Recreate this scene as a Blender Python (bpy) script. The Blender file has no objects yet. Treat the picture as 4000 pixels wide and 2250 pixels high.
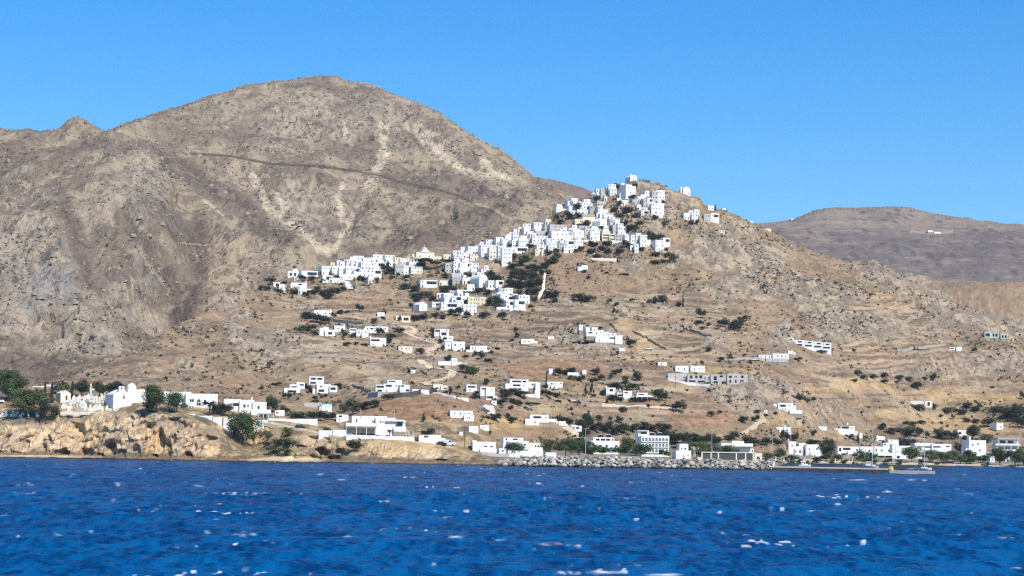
import bpy, math, random
import numpy as np
from mathutils import Matrix, Vector

# ------------------------------------------------------------------ camera, sky, sun, exposure
SC = bpy.context.scene
COL = SC.collection
F, CU, CV = 8571.0, 2000.0, 1125.0          # focal length and centre of the 4000 x 2250 photograph
CAM_H = 12.4                                 # ferry deck above the sea
PITCH = math.atan(566.0 / F)
ROLL = math.radians(0.8)
cam_data = bpy.data.cameras.new('camera')
cam_data.sensor_width = 36.0
cam_data.lens = 36.0 * F / 4000.0
cam_data.clip_start = 1.0
cam_data.clip_end = 20000.0
cam = bpy.data.objects.new('camera', cam_data)
COL.objects.link(cam)
CAM_M = Matrix.Rotation(math.radians(90) + PITCH, 4, 'X') @ Matrix.Rotation(ROLL, 4, 'Z')
cam.matrix_world = Matrix.Translation((0, 0, CAM_H)) @ CAM_M
SC.camera = cam

SUN_EL, SUN_AZ = math.radians(47), math.radians(146)   # azimuth clockwise from +Y (the view direction)
world = bpy.data.worlds.new('World')
SC.world = world
world.use_nodes = True
wn = world.node_tree
wn.nodes.clear()
sky = wn.nodes.new('ShaderNodeTexSky')
sky.sky_type = 'NISHITA'
sky.sun_disc = False
sky.sun_elevation = SUN_EL
sky.sun_rotation = SUN_AZ
sky.altitude = 0
sky.air_density = 1.0
sky.dust_density = 0.3
sky.ozone_density = 3.0
tcw = wn.nodes.new('ShaderNodeTexCoord'); mpw = wn.nodes.new('ShaderNodeMapping')
mpw.inputs['Location'].default_value = (0, 0, 0.05)          # a high, dry summer sky: little paling towards the horizon
wn.links.new(tcw.outputs['Generated'], mpw.inputs[0]); wn.links.new(mpw.outputs[0], sky.inputs['Vector'])
hs = wn.nodes.new('ShaderNodeHueSaturation')
hs.inputs['Saturation'].default_value = 1.5
hs.inputs['Hue'].default_value = 0.504
bg = wn.nodes.new('ShaderNodeBackground')
bg.inputs['Strength'].default_value = 0.146
wo = wn.nodes.new('ShaderNodeOutputWorld')
wn.links.new(sky.outputs[0], hs.inputs['Color'])
wn.links.new(hs.outputs[0], bg.inputs[0])
wn.links.new(bg.outputs[0], wo.inputs[0])

sun_data = bpy.data.lights.new('sun', 'SUN')
sun_data.energy = 4.7
sun_data.angle = math.radians(0.53)
sun_data.color = (1.0, 0.94, 0.84)
sun = bpy.data.objects.new('sun', sun_data)
COL.objects.link(sun)
SUN_DIR = Vector((math.cos(SUN_EL) * math.sin(SUN_AZ), math.cos(SUN_EL) * math.cos(SUN_AZ), math.sin(SUN_EL)))
sun.rotation_euler = SUN_DIR.to_track_quat('Z', 'Y').to_euler()

SC.view_settings.view_transform = 'Standard'
SC.view_settings.look = 'None'
SC.view_settings.exposure = 0.25
SC.view_settings.gamma = 1.0
SC.cycles.use_denoising = False
SC.cycles.filter_width = 1.25
SC.cycles.max_bounces = 5
SC.cycles.diffuse_bounces = 2
SC.cycles.glossy_bounces = 2
SC.cycles.transparent_max_bounces = 6

# ------------------------------------------------------------------ photo pixel <-> world
M3 = np.array(CAM_M.to_3x3())
def ray(u, v):
    d = np.stack([(np.asarray(u, float) - CU) / F, (CV - np.asarray(v, float)) / F, -np.ones_like(np.asarray(u, float))])
    w = np.tensordot(M3, d, 1)
    return w[0] / w[1], w[2] / w[1]          # t = dX/dY, k = dZ/dY
def at(u, v, Y):
    t, k = ray(u, v)
    return float(t * Y), float(Y), float(CAM_H + k * Y)
def project(X, Y, Z):
    p = np.stack([X, Y, Z - CAM_H])
    c = np.tensordot(M3.T, p, 1)
    return CU + F * c[0] / -c[2], CV - F * c[1] / -c[2]

# ------------------------------------------------------------------ noise
def _hash(ix, iy, seed):
    h = (ix.astype(np.int64) * 374761393 + iy.astype(np.int64) * 668265263 + seed * 974634777) & 0xFFFFFFFF
    h = ((h ^ (h >> 13)) * 1274126177) & 0xFFFFFFFF
    h = ((h ^ (h >> 16)) * 2246822519) & 0xFFFFFFFF
    return ((h ^ (h >> 13)) & 0xFFFFFF).astype(np.float32) / 16777216.0
def perlin(x, y, seed=0):
    ix, iy = np.floor(x), np.floor(y)
    fx, fy = (x - ix).astype(np.float32), (y - iy).astype(np.float32)
    sx, sy = fx * fx * fx * (fx * (fx * 6 - 15) + 10), fy * fy * fy * (fy * (fy * 6 - 15) + 10)
    def g(dx, dy):
        a = _hash(ix + dx, iy + dy, seed) * np.float32(2 * math.pi)
        return np.cos(a) * (fx - dx) + np.sin(a) * (fy - dy)
    a = g(0, 0); b = g(1, 0); c = g(0, 1); d = g(1, 1)
    return ((a + sx * (b - a)) * (1 - sy) + (c + sx * (d - c)) * sy) * 1.5
def fbm(x, y, octs=4, seed=0, gain=0.5, lac=2.03):
    r = 0; amp = 1.0
    for i in range(octs):
        r = r + amp * perlin(x, y, seed + i * 17)
        x = x * lac + 13.7; y = y * lac + 7.1; amp *= gain
    return r
def ridged(x, y, octs=4, seed=0, gain=0.5):
    r = 0; amp = 1.0
    for i in range(octs):
        r = r + amp * (1 - 2 * np.abs(perlin(x, y, seed + i * 31)))
        x = x * 2.07 + 3.7; y = y * 2.07 + 9.1; amp *= gain
    return r
def worley(x, y, seed=0):
    ix, iy = np.floor(x), np.floor(y)
    f1 = np.full(x.shape, 9.0, np.float32); f2 = f1.copy(); cell = np.zeros_like(f1)
    for dx in (-1, 0, 1):
        for dy in (-1, 0, 1):
            cx, cy = ix + dx, iy + dy
            px = cx + _hash(cx, cy, seed); py = cy + _hash(cx, cy, seed + 5)
            d = ((px - x) ** 2 + (py - y) ** 2).astype(np.float32)
            m = d < f1
            f2 = np.where(m, f1, np.minimum(f2, d))
            cell = np.where(m, _hash(cx, cy, seed + 9), cell)
            f1 = np.where(m, d, f1)
    return np.sqrt(f1), np.sqrt(f2), cell
def sstep(a, b, x):
    t = np.clip((x - a) / (b - a), 0, 1)
    return t * t * (3 - 2 * t)
def mix(a, b, t):
    t = t[..., None] if np.ndim(a) == 1 or np.ndim(a) > np.ndim(t) else t
    return np.asarray(a, np.float32) * (1 - t) + np.asarray(b, np.float32) * t

# masks drawn in photo pixels on a surface, as real patches of rock, soil or scrub
def ellipse(U, V, items, soft=0.35, wob=None):
    m = np.zeros_like(U)
    for (u, v, ru, rv, w) in items:
        d = np.sqrt(((U - u) / ru) ** 2 + ((V - v) / rv) ** 2)
        if wob is not None: d = d + wob
        m = np.maximum(m, w * (1 - sstep(1 - soft, 1 + soft, d)))
    return m
def stroke_dist(U, V, pts):
    best = np.full(U.shape, 1e9)
    for (a, b) in zip(pts[:-1], pts[1:]):
        ax, ay = a[:2]; bx, by = b[:2]
        L2 = (bx - ax) ** 2 + (by - ay) ** 2 + 1e-6
        s = np.clip(((U - ax) * (bx - ax) + (V - ay) * (by - ay)) / L2, 0, 1)
        best = np.minimum(best, np.hypot(U - ax - s * (bx - ax), V - ay - s * (by - ay)))
    return best
def strokes(U, V, items, wob=0):
    m = np.zeros_like(U)
    for (pts, w, amt) in items:
        us = [p[0] for p in pts]; vs = [p[1] for p in pts]
        sel = (U > min(us) - 4 * w) & (U < max(us) + 4 * w) & (V > min(vs) - 4 * w) & (V < max(vs) + 4 * w)
        if not sel.any(): continue
        d = stroke_dist(U[sel], V[sel], pts)
        if np.ndim(wob): d = d + wob[sel] * w
        g = amt * np.exp(-(d / w) ** 2)
        cur = m[sel]
        m[sel] = np.where(np.abs(g) > np.abs(cur), g, cur)
    return m

def strokes_sum(U, V, items):
    m = np.zeros_like(U)
    for (pts, w, amt) in items:
        us = [p[0] for p in pts]; vs = [p[1] for p in pts]
        sel = (U > min(us) - 4 * w) & (U < max(us) + 4 * w) & (V > min(vs) - 4 * w) & (V < max(vs) + 4 * w)
        if sel.any(): m[sel] += amt * np.exp(-(stroke_dist(U[sel], V[sel], pts) / w) ** 2)
    return m

# ------------------------------------------------------------------ tagging and mesh helpers
def tag(o, label=None, cat=None, group=None, kind=None):
    if label: o['label'] = label
    if cat: o['category'] = cat
    if group: o['group'] = group
    if kind: o['kind'] = kind
    return o
def link(name, me, parent=None, mats=()):
    o = bpy.data.objects.new(name, me)
    COL.objects.link(o)
    if parent is not None: o.parent = parent
    for m in mats:
        if me is not None and m.name not in me.materials: me.materials.append(m)
    return o
def grid_mesh(name, X, Y, Z, smooth=True):
    ny, nx = X.shape
    n = nx * ny
    me = bpy.data.meshes.new(name)
    co = np.stack([X, Y, Z], -1).astype(np.float32).reshape(-1)
    me.vertices.add(n); me.vertices.foreach_set('co', co)
    idx = np.arange(n, dtype=np.int32).reshape(ny, nx)
    q = np.stack([idx[:-1, :-1], idx[:-1, 1:], idx[1:, 1:], idx[1:, :-1]], -1).reshape(-1, 4)
    m = len(q)
    me.loops.add(m * 4); me.loops.foreach_set('vertex_index', q.reshape(-1))
    me.polygons.add(m); me.polygons.foreach_set('loop_start', np.arange(0, m * 4, 4, dtype=np.int32))
    me.polygons.foreach_set('loop_total', np.full(m, 4, np.int32))
    me.polygons.foreach_set('use_smooth', np.full(m, smooth, bool))
    me.update(calc_edges=True)
    return me
def set_color(me, name, rgb):
    a = me.color_attributes.new(name, 'FLOAT_COLOR', 'POINT')
    c = np.ones((len(me.vertices), 4), np.float32)
    c[:, :3] = rgb.reshape(-1, 3)
    a.data.foreach_set('color', c.reshape(-1))

# ------------------------------------------------------------------ materials
def new_mat(name, rough=0.8, color=(0.5, 0.5, 0.5), spec=0.3):
    m = bpy.data.materials.new(name)
    m.use_nodes = True
    b = m.node_tree.nodes['Principled BSDF']
    b.inputs['Base Color'].default_value = (*color, 1)
    b.inputs['Roughness'].default_value = rough
    b.inputs['Specular IOR Level'].default_value = spec
    return m, m.node_tree, b
def noise_mat(name, c1, c2, scale=0.5, rough=0.85, spec=0.2, detail=4, bump=0.0, stretch=None):
    m, nt, b = new_mat(name, rough, c1, spec)
    tc = nt.nodes.new('ShaderNodeTexCoord')
    no = nt.nodes.new('ShaderNodeTexNoise')
    no.inputs['Scale'].default_value = scale
    no.inputs['Detail'].default_value = detail
    if stretch:
        mp = nt.nodes.new('ShaderNodeMapping'); mp.inputs['Scale'].default_value = stretch
        nt.links.new(tc.outputs['Object'], mp.inputs[0]); nt.links.new(mp.outputs[0], no.inputs['Vector'])
    else:
        nt.links.new(tc.outputs['Object'], no.inputs['Vector'])
    cr = nt.nodes.new('ShaderNodeValToRGB')
    cr.color_ramp.elements[0].position = 0.35; cr.color_ramp.elements[0].color = (*c1, 1)
    cr.color_ramp.elements[1].position = 0.65; cr.color_ramp.elements[1].color = (*c2, 1)
    nt.links.new(no.outputs['Fac'], cr.inputs[0])
    nt.links.new(cr.outputs[0], b.inputs['Base Color'])
    if bump:
        bp = nt.nodes.new('ShaderNodeBump'); bp.inputs['Strength'].default_value = bump
        nt.links.new(no.outputs['Fac'], bp.inputs['Height']); nt.links.new(bp.outputs[0], b.inputs['Normal'])
    return m
def terrain_mat(name, s1, s2, amp=0.22, bump=0.5, dist=1.5, s3=0.5, speck=0.5):
    m, nt, b = new_mat(name, 0.95, (0.3, 0.25, 0.2), 0.1)
    N = lambda t, **k: nt.nodes.new(t)
    at_ = N('ShaderNodeVertexColor'); at_.layer_name = 'albedo'
    ge = N('ShaderNodeNewGeometry')
    def noise(sc, det, ro):
        n = N('ShaderNodeTexNoise'); n.inputs['Scale'].default_value = sc; n.inputs['Detail'].default_value = det; n.inputs['Roughness'].default_value = ro
        nt.links.new(ge.outputs['Position'], n.inputs['Vector']); return n.outputs['Fac']
    def ramp(src, a, b_, c, d):
        r = N('ShaderNodeMapRange'); r.inputs['From Min'].default_value = a; r.inputs['From Max'].default_value = b_; r.inputs['To Min'].default_value = c; r.inputs['To Max'].default_value = d
        nt.links.new(src, r.inputs['Value']); return r.outputs[0]
    def math_(op, x, y):
        q = N('ShaderNodeMath'); q.operation = op; nt.links.new(x, q.inputs[0]); nt.links.new(y, q.inputs[1]); return q.outputs[0]
    n1 = noise(s1, 6, .7); n2 = noise(s2, 5, .7); n3 = noise(s3, 3, .6)
    add = math_('ADD', n1, n2)
    base = ramp(add, .65, 1.35, 1 - amp, 1 + amp)
    dark = ramp(n3, .30, .42, 1 - speck, 1.0)              # small dark dry bushes and cracks
    pale = ramp(n3, .60, .74, 1.0, 1 + speck * .7)         # small pale stones
    sc = math_('MULTIPLY', math_('MULTIPLY', base, dark), pale)
    vm = N('ShaderNodeVectorMath'); vm.operation = 'SCALE'
    nt.links.new(at_.outputs['Color'], vm.inputs[0]); nt.links.new(sc, vm.inputs['Scale'])
    nt.links.new(vm.outputs[0], b.inputs['Base Color'])
    bp = N('ShaderNodeBump'); bp.inputs['Strength'].default_value = bump; bp.inputs['Distance'].default_value = dist
    nt.links.new(math_('ADD', add, n3), bp.inputs['Height']); nt.links.new(bp.outputs[0], b.inputs['Normal'])
    return m
# ------------------------------------------------------------------ terrain: lofted through survey lines
def P(u, v, Y):                      # a survey point seen at photo pixel (u, v) at distance Y
    return at(u, v, Y)
def Q(u, Y, z):                      # a survey point in the column of pixel u at distance Y and height z
    t, _ = ray(u, 1690.0)
    return (float(t * Y), float(Y), float(z))
def W(u, v):                         # a point on the waterline
    t, k = ray(u, v)
    Y = -CAM_H / float(k)
    return (float(t * Y), Y, 0.0)
def line_eval(pts, t):
    tt = np.array([p[0] / p[1] for p in pts]); o = np.argsort(tt)
    return np.interp(t, tt[o], np.array([p[1] for p in pts])[o]), np.interp(t, tt[o], np.array([p[2] for p in pts])[o])
def pchip_cols(YK, ZK, Yr):
    """YK, ZK: knots x columns; Yr: rows -> Z rows x columns (monotone cubic)."""
    K, N = YK.shape
    for i in range(1, K): YK[i] = np.maximum(YK[i], YK[i - 1] + 1.0)
    h = np.diff(YK, axis=0); d = np.diff(ZK, axis=0) / h
    m = np.zeros_like(ZK)
    m[0] = d[0]; m[-1] = d[-1]
    w1 = 2 * h[1:] + h[:-1]; w2 = h[1:] + 2 * h[:-1]
    same = d[:-1] * d[1:] > 0
    with np.errstate(divide='ignore', invalid='ignore'):
        hm = (w1 + w2) / (w1 / d[:-1] + w2 / d[1:])
    m[1:-1] = np.where(same, hm, 0)
    Z = np.empty((len(Yr), N), np.float32)
    cols = np.arange(N)
    for r, y in enumerate(Yr):
        i = np.clip((YK <= y).sum(0) - 1, 0, K - 2)
        y0 = YK[i, cols]; hh = h[i, cols]
        s = np.clip((y - y0) / hh, 0, 1)
        z0 = ZK[i, cols]; z1 = ZK[i + 1, cols]
        Z[r] = (2*s**3 - 3*s**2 + 1) * z0 + (s**3 - 2*s**2 + s) * hh * m[i, cols] + (-2*s**3 + 3*s**2) * z1 + (s**3 - s**2) * hh * m[i + 1, cols]
    return Z
class Surf:
    def __init__(s, lines, u0, u1, nx, rows):
        s.t = np.linspace(ray(u0, 1690.)[0], ray(u1, 1690.)[0], nx)
        s.Yr = np.asarray(rows, float)
        YK, ZK = [], []
        for l in lines:
            y, z = l if isinstance(l, tuple) else line_eval(l, s.t)
            YK.append(y * np.ones(nx)); ZK.append(z * np.ones(nx))
        s.Z = pchip_cols(np.array(YK), np.array(ZK), s.Yr)
        s.X = s.t[None, :] * s.Yr[:, None]
        s.Y = np.repeat(s.Yr[:, None], nx, 1)
        s.reproject()
    def keep_skyline(s, line, rough, seed):
        # nothing in front of the surveyed ridge may stand above it
        ry_, rz_ = line_eval(line, s.t); rz_ = rz_ + rough * fbm(s.t * 900.0, s.t * 0 + seed, 4, seed)
        k = (rz_ - CAM_H) / ry_
        lim = CAM_H + k[None, :] * s.Y - 0.012 * np.clip(ry_[None, :] - s.Y, 0, 200)
        s.Z = np.where(s.Y < ry_[None, :] + 2, np.minimum(s.Z, lim), s.Z)
    def reproject(s): s.U, s.V = project(s.X, s.Y, s.Z)
    def height(s, X, Y):
        t = X / Y
        c = np.clip((t - s.t[0]) / (s.t[1] - s.t[0]), 0, len(s.t) - 1.001); j = int(c); fj = c - j
        i = int(np.clip(np.searchsorted(s.Yr, Y) - 1, 0, len(s.Yr) - 2)); fi = min(1, max(0, (Y - s.Yr[i]) / (s.Yr[i + 1] - s.Yr[i])))
        Z = s.Z
        return float((Z[i, j] * (1 - fj) + Z[i, j + 1] * fj) * (1 - fi) + (Z[i + 1, j] * (1 - fj) + Z[i + 1, j + 1] * fj) * fi)
    def hit(s, u, v, ymin=0):
        """first point of the surface met by the ray through photo pixel (u, v)."""
        t, k = ray(u, v); t = float(t); k = float(k)
        c = np.clip((t - s.t[0]) / (s.t[1] - s.t[0]), 0, len(s.t) - 1.001); j = int(c); fj = c - j
        prof = s.Z[:, j] * (1 - fj) + s.Z[:, j + 1] * fj
        d = prof - (CAM_H + k * s.Yr)
        ok = np.nonzero((d > 0) & (s.Yr > ymin))[0]
        if len(ok) == 0: 
            i = int(np.argmax(d)); Y = float(s.Yr[i])
        else:
            i = int(ok[0])
            if i == 0 or d[i - 1] > 0: Y = float(s.Yr[i])
            else: Y = float(s.Yr[i - 1] + (s.Yr[i] - s.Yr[i - 1]) * (-d[i - 1]) / (d[i] - d[i - 1]))
        return t * Y, Y, s.height(t * Y, Y)

# --- near land: headland, village shore, castle hill
coast = [W(-400, 1779), W(0, 1784), W(350, 1789), W(500, 1793), W(700, 1797), W(900, 1801), W(1000, 1801), W(1100, 1803), W(1250, 1804), W(1330, 1807), W(1500, 1810),
         W(1880, 1816), W(2000, 1819), W(2650, 1830), W(2950, 1834), W(3030, 1833), W(3075, 1808), W(3200, 1810), W(3600, 1817), W(4000, 1824), W(4400, 1829)]
_cu = np.array([-400, 0, 350, 700, 1000, 1330, 1500, 1880, 2000]); _cY = np.array([line_eval(coast, ray(u, 1690.)[0])[0] for u in _cu])
def CY(u, off): return float(np.interp(u, _cu, _cY)) + off
lip = [P(u, v, CY(u, o)) for u, v, o in [(-400, 1640, 27), (0, 1634, 27), (110, 1640, 27), (230, 1626, 27), (330, 1622, 26), (560, 1612, 25), (640, 1618, 24), (700, 1628, 24), (800, 1652, 24),
       (870, 1690, 27), (930, 1722, 32), (980, 1738, 36), (1030, 1726, 34), (1080, 1698, 30), (1200, 1700, 26), (1350, 1713, 24), (1500, 1719, 23), (1650, 1737, 21), (1760, 1758, 18), (1860, 1784, 12), (1920, 1797, 8)]] + [
       Q(2000, 832, 2.2), Q(2500, 832, 2.2), Q(3000, 830, 2.2), Q(3040, 840, 1.8), Q(3075, 1062, .8), Q(3200, 1052, .8), Q(3600, 1044, .8), Q(4000, 1026, .8), Q(4400, 1022, .8)]
plateau = [P(u, v, CY(u, o)) for u, v, o in [(-400, 1560, 66), (0, 1550, 66), (200, 1546, 66), (450, 1543, 66), (600, 1560, 60), (700, 1585, 55), (850, 1612, 52), (1050, 1646, 50), (1130, 1655, 50), (1200, 1668, 48),
           (1350, 1690, 44), (1500, 1700, 42), (1650, 1716, 42), (1760, 1737, 42), (1860, 1762, 42)]] + [Q(1950, 880, 3.2), Q(2100, 880, 2.6), Q(2600, 880, 2.6), Q(3000, 880, 2.4), Q(3045, 960, 2.2),
           Q(3080, 1085, 1.0), Q(3200, 1085, 1.0), Q(3600, 1080, 1.0), Q(4000, 1070, 1.0), Q(4400, 1070, 1.0)]
quay = [Q(-400, 960, 30), Q(400, 960, 27), Q(700, 950, 22), Q(1050, 945, 16), Q(1400, 935, 12), Q(1700, 930, 9), Q(1900, 930, 6), Q(2000, 930, 4.0), Q(2600, 930, 3.2), Q(3000, 930, 2.8), Q(3050, 1000, 2.2), Q(3080, 1118, 1.3), Q(3200, 1122, 1.3), Q(4400, 1122, 1.6)]
foot = [P(-400, 1525, 1000), P(0, 1515, 1000), P(300, 1515, 1000), P(600, 1520, 1000), P(850, 1524, 1000), P(1050, 1562, 1000), P(1200, 1580, 1000), P(1330, 1600, 1000), P(1410, 1575, 990),
        P(1480, 1556, 985), P(1600, 1548, 985), P(1700, 1546, 985), P(1800, 1556, 985), P(1900, 1592, 985), P(2000, 1640, 985), P(2060, 1656, 985), P(2150, 1660, 985), P(2220, 1682, 985), P(2270, 1710, 990),
        P(2330, 1735, 1000), P(2500, 1745, 1020), P(2700, 1745, 1040), P(2860, 1738, 1060), P(3000, 1732, 1090), P(3080, 1720, 1150), P(3160, 1718, 1170), P(3300, 1732, 1200), P(3420, 1748, 1220), P(3700, 1748, 1240), P(4000, 1752, 1240), P(4400, 1756, 1240)]
low = [P(-400, 1520, 1040), P(0, 1508, 1040), P(240, 1500, 1045), P(400, 1495, 1050), P(600, 1480, 1060), P(900, 1470, 1080), P(1100, 1500, 1080), P(1250, 1520, 1070), P(1400, 1530, 1060), P(1600, 1528, 1040), P(1800, 1532, 1040),
       P(1950, 1545, 1045), P(2100, 1560, 1060), P(2300, 1600, 1075), P(2500, 1625, 1080), P(2700, 1650, 1090), P(2850, 1650, 1110), P(2960, 1640, 1130), P(3050, 1610, 1175), P(3130, 1612, 1190), P(3250, 1660, 1220), P(3400, 1690, 1260), P(3700, 1680, 1310), P(4000, 1670, 1320), P(4400, 1670, 1320)]
middle = [P(-400, 1530, 1060), P(0, 1512, 1060), P(150, 1502, 1065), P(240, 1490, 1070), P(400, 1455, 1090), P(600, 1405, 1120), P(900, 1330, 1200), P(1200, 1330, 1230), P(1500, 1350, 1230), P(1800, 1380, 1220), P(2000, 1400, 1210), P(2200, 1400, 1210),
          P(2400, 1410, 1210), P(2600, 1440, 1210), P(2700, 1470, 1200), P(2900, 1490, 1210), P(3050, 1490, 1240), P(3200, 1490, 1290), P(3400, 1500, 1330), P(3700, 1500, 1390), P(4000, 1500, 1400), P(4400, 1500, 1400)]
upper = [P(-400, 1535, 1075), P(0, 1514, 1075), P(150, 1500, 1080), P(240, 1485, 1085), P(400, 1440, 1115), P(600, 1350, 1180), P(800, 1270, 1250), P(950, 1200, 1340), P(1200, 1180, 1400), P(1500, 1190, 1420), P(1800, 1220, 1400), P(2000, 1220, 1390), P(2200, 1210, 1400),
         P(2400, 1160, 1440), P(2600, 1180, 1440), P(2800, 1200, 1430), P(3000, 1240, 1420), P(3200, 1280, 1420), P(3400, 1310, 1430), P(3700, 1350, 1450), P(4000, 1390, 1460), P(4400, 1430, 1460)]
ridge_px = [(-400, 1540, 1090), (0, 1516, 1090), (150, 1500, 1095), (240, 1481, 1105), (400, 1427, 1140), (520, 1367, 1185), (650, 1292, 1235), (760, 1237, 1290), (860, 1172, 1345), (900, 1135, 1375), (1000, 1128, 1430), (1060, 1100, 1460), (1120, 1085, 1490),
         (1200, 1062, 1510), (1300, 1040, 1530), (1500, 1025, 1540), (1620, 1008, 1545), (1750, 1000, 1555), (1850, 962, 1575), (1950, 925, 1590), (2050, 898, 1610), (2130, 862, 1630), (2180, 826, 1640), (2230, 802, 1650), (2300, 765, 1660),
         (2380, 735, 1660), (2440, 712, 1660), (2475, 706, 1660), (2510, 707, 1660), (2560, 718, 1660), (2620, 740, 1665), (2680, 760, 1670), (2730, 775, 1670), (2752, 800, 1672), (2775, 814, 1675), (2820, 818, 1678), (2880, 840, 1680), (2960, 882, 1690), (3050, 924, 1700), (3110, 952, 1700),
         (3200, 990, 1690), (3290, 1014, 1680), (3371, 1022, 1670), (3420, 1020, 1660), (3508, 1070, 1650), (3568, 1100, 1640), (3660, 1150, 1630), (3760, 1192, 1610), (3870, 1234, 1590), (4000, 1287, 1570), (4400, 1420, 1540)]
ridge = [P(*p) for p in ridge_px]
tc = np.linspace(ray(-330, 1690.)[0], ray(4330, 1690.)[0], 1750)
cy, cz = line_eval(coast, tc)
ry, rz = line_eval(ridge, tc)
_py, _pz = line_eval(plateau, tc); _fy, _fz = line_eval(foot, tc); _qy, _qz = line_eval(quay, tc); _tq = ray(2000, 1690.)[0]
_bl = sstep(ray(1800, 1690.)[0], ray(2100, 1690.)[0], tc)
QUAY = ((_py * .5 + _fy * .5) * (1 - _bl) + _qy * _bl, (_pz * .5 + _fz * .5) * (1 - _bl) + _qz * _bl)
back_z = np.interp(tc, [ray(u, 1690.)[0] for u in (-400, 300, 1000, 2400, 3200, 3500, 4400)], [10, 12, 26, 45, 30, 14, 10])
crest = [Q(-400, 2050, 5), Q(1000, 2050, 40), Q(2400, 2050, 80), P(3100, 1110, 2050), P(3300, 1096, 2050), P(3558, 1076, 2050), P(3650, 1084, 2050), P(3760, 1094, 2050), P(3870, 1100, 2050), P(4000, 1108, 2050), P(4400, 1120, 2050)]
rows = np.concatenate([np.arange(700, 795, 8), np.arange(795, 900, 0.5), np.arange(900, 1130, 0.9), np.arange(1130, 1480, 1.3), np.arange(1480, 1705, 1.3), np.arange(1705, 2130, 6.0)])
LAND = Surf([(np.full_like(tc, 650.), np.full_like(tc, -14.)), (cy - 14, np.full_like(tc, -5.)), (cy - 0.2, np.full_like(tc, -0.35)), (cy + 3.0, np.where(cy > 900, 0.5, 0.9)), lip, plateau, QUAY, foot, low, middle, upper, (ry, rz), (ry + 110, rz - back_z * 1.3), (ry + 240, rz - back_z * 1.8), crest, (np.full_like(tc, 2400.), np.full_like(tc, 60.))],
            -330, 4330, 1750, rows)
# the cliff face rises quickly behind a thin strand
L = LAND
del tc
# --- relief and soil of the near land
U, V, X, Y = L.U, L.V, L.X, L.Y
def smooth_ridge(S, line):
    ry_, _ = line_eval(line, S.t); return np.abs(S.Y - ry_[None, :])
cyy = np.repeat(cy[None, :], len(L.Yr), 0)
base_z = L.Z.copy()
headland = (1 - sstep(1830, 1960, U))
onland = sstep(-0.5, 1.0, base_z)
dz = np.gradient(base_z, L.Yr, axis=0)
cliff = headland * sstep(0.22, 0.5, dz) * (Y < 925) * onland
wob = fbm(X / 22, Y / 22, 3, 5) * 0.35
rocky = ellipse(U, V, [
    (915, 1190, 55, 110, 1.0), (930, 1290, 40, 60, .9), (1060, 1340, 130, 75, .8), (1040, 1400, 60, 40, .9), (720, 1435, 60, 28, .7), (560, 1440, 50, 20, .4), (830, 1470, 60, 25, .4),
    (2500, 850, 130, 80, 1.0), (2520, 735, 100, 40, 1.0), (2440, 745, 60, 30, .8), (2690, 790, 60, 30, .8), (2420, 930, 60, 50, .6), (2600, 770, 120, 45, .6), (2700, 850, 60, 45, .5), (2800, 970, 110, 110, 1.0), (2880, 900, 90, 40, .8), (2960, 1010, 120, 70, .8), (2470, 1035, 60, 30, .8),
    (2640, 1010, 60, 40, .8), (2900, 1120, 170, 60, .8), (3130, 1105, 90, 40, .9), (3200, 1180, 130, 70, 1.0), (3330, 1280, 190, 60, .9), (3060, 1310, 70, 50, .8), (3430, 1050, 90, 55, 1.0), (3540, 1110, 90, 50, 1.0),
    (3660, 1180, 70, 40, .9), (3800, 1250, 160, 40, .7), (3930, 1290, 120, 40, .8), (3650, 1310, 120, 30, .5), (2340, 1340, 120, 55, .9), (2250, 1310, 80, 40, .8), (2400, 1190, 30, 25, .9), (2450, 1225, 25, 20, .8),
    (2860, 1520, 110, 55, .8), (3000, 1550, 130, 70, .8), (2920, 1610, 100, 35, .6), (3130, 1640, 70, 35, .7), (3260, 1600, 90, 40, .5), (3700, 1440, 180, 50, .5), (3880, 1420, 160, 60, .6), (2790, 1350, 60, 40, .8),
    (1420, 1110, 60, 50, .7), (1560, 1290, 60, 30, .3), (1520, 1420, 40, 60, .4), (1900, 1030, 60, 45, .6), (1840, 1000, 60, 30, .5)], 0.45, wob)
rocky = np.maximum(rocky, 0.30 * sstep(-0.1, 0.5, fbm(X / 60, Y / 60, 3, 9)) * sstep(930, 1000, Y))
field = ellipse(U, V, [(1610, 1625, 210, 75, 1.0), (1420, 1660, 110, 40, .7), (2130, 1445, 200, 35, .8), (2280, 1455, 120, 30, .7), (2470, 1580, 220, 45, .6), (2720, 1640, 150, 40, .9), (3480, 1530, 250, 30, .7), (2250, 1480, 70, 20, .6),
                       (2330, 1620, 200, 22, .5), (2090, 1690, 150, 28, .5), (3060, 1470, 120, 20, .4), (1480, 1140, 70, 40, .4), (2650, 1350, 120, 30, .3)], 0.4, wob)
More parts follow.
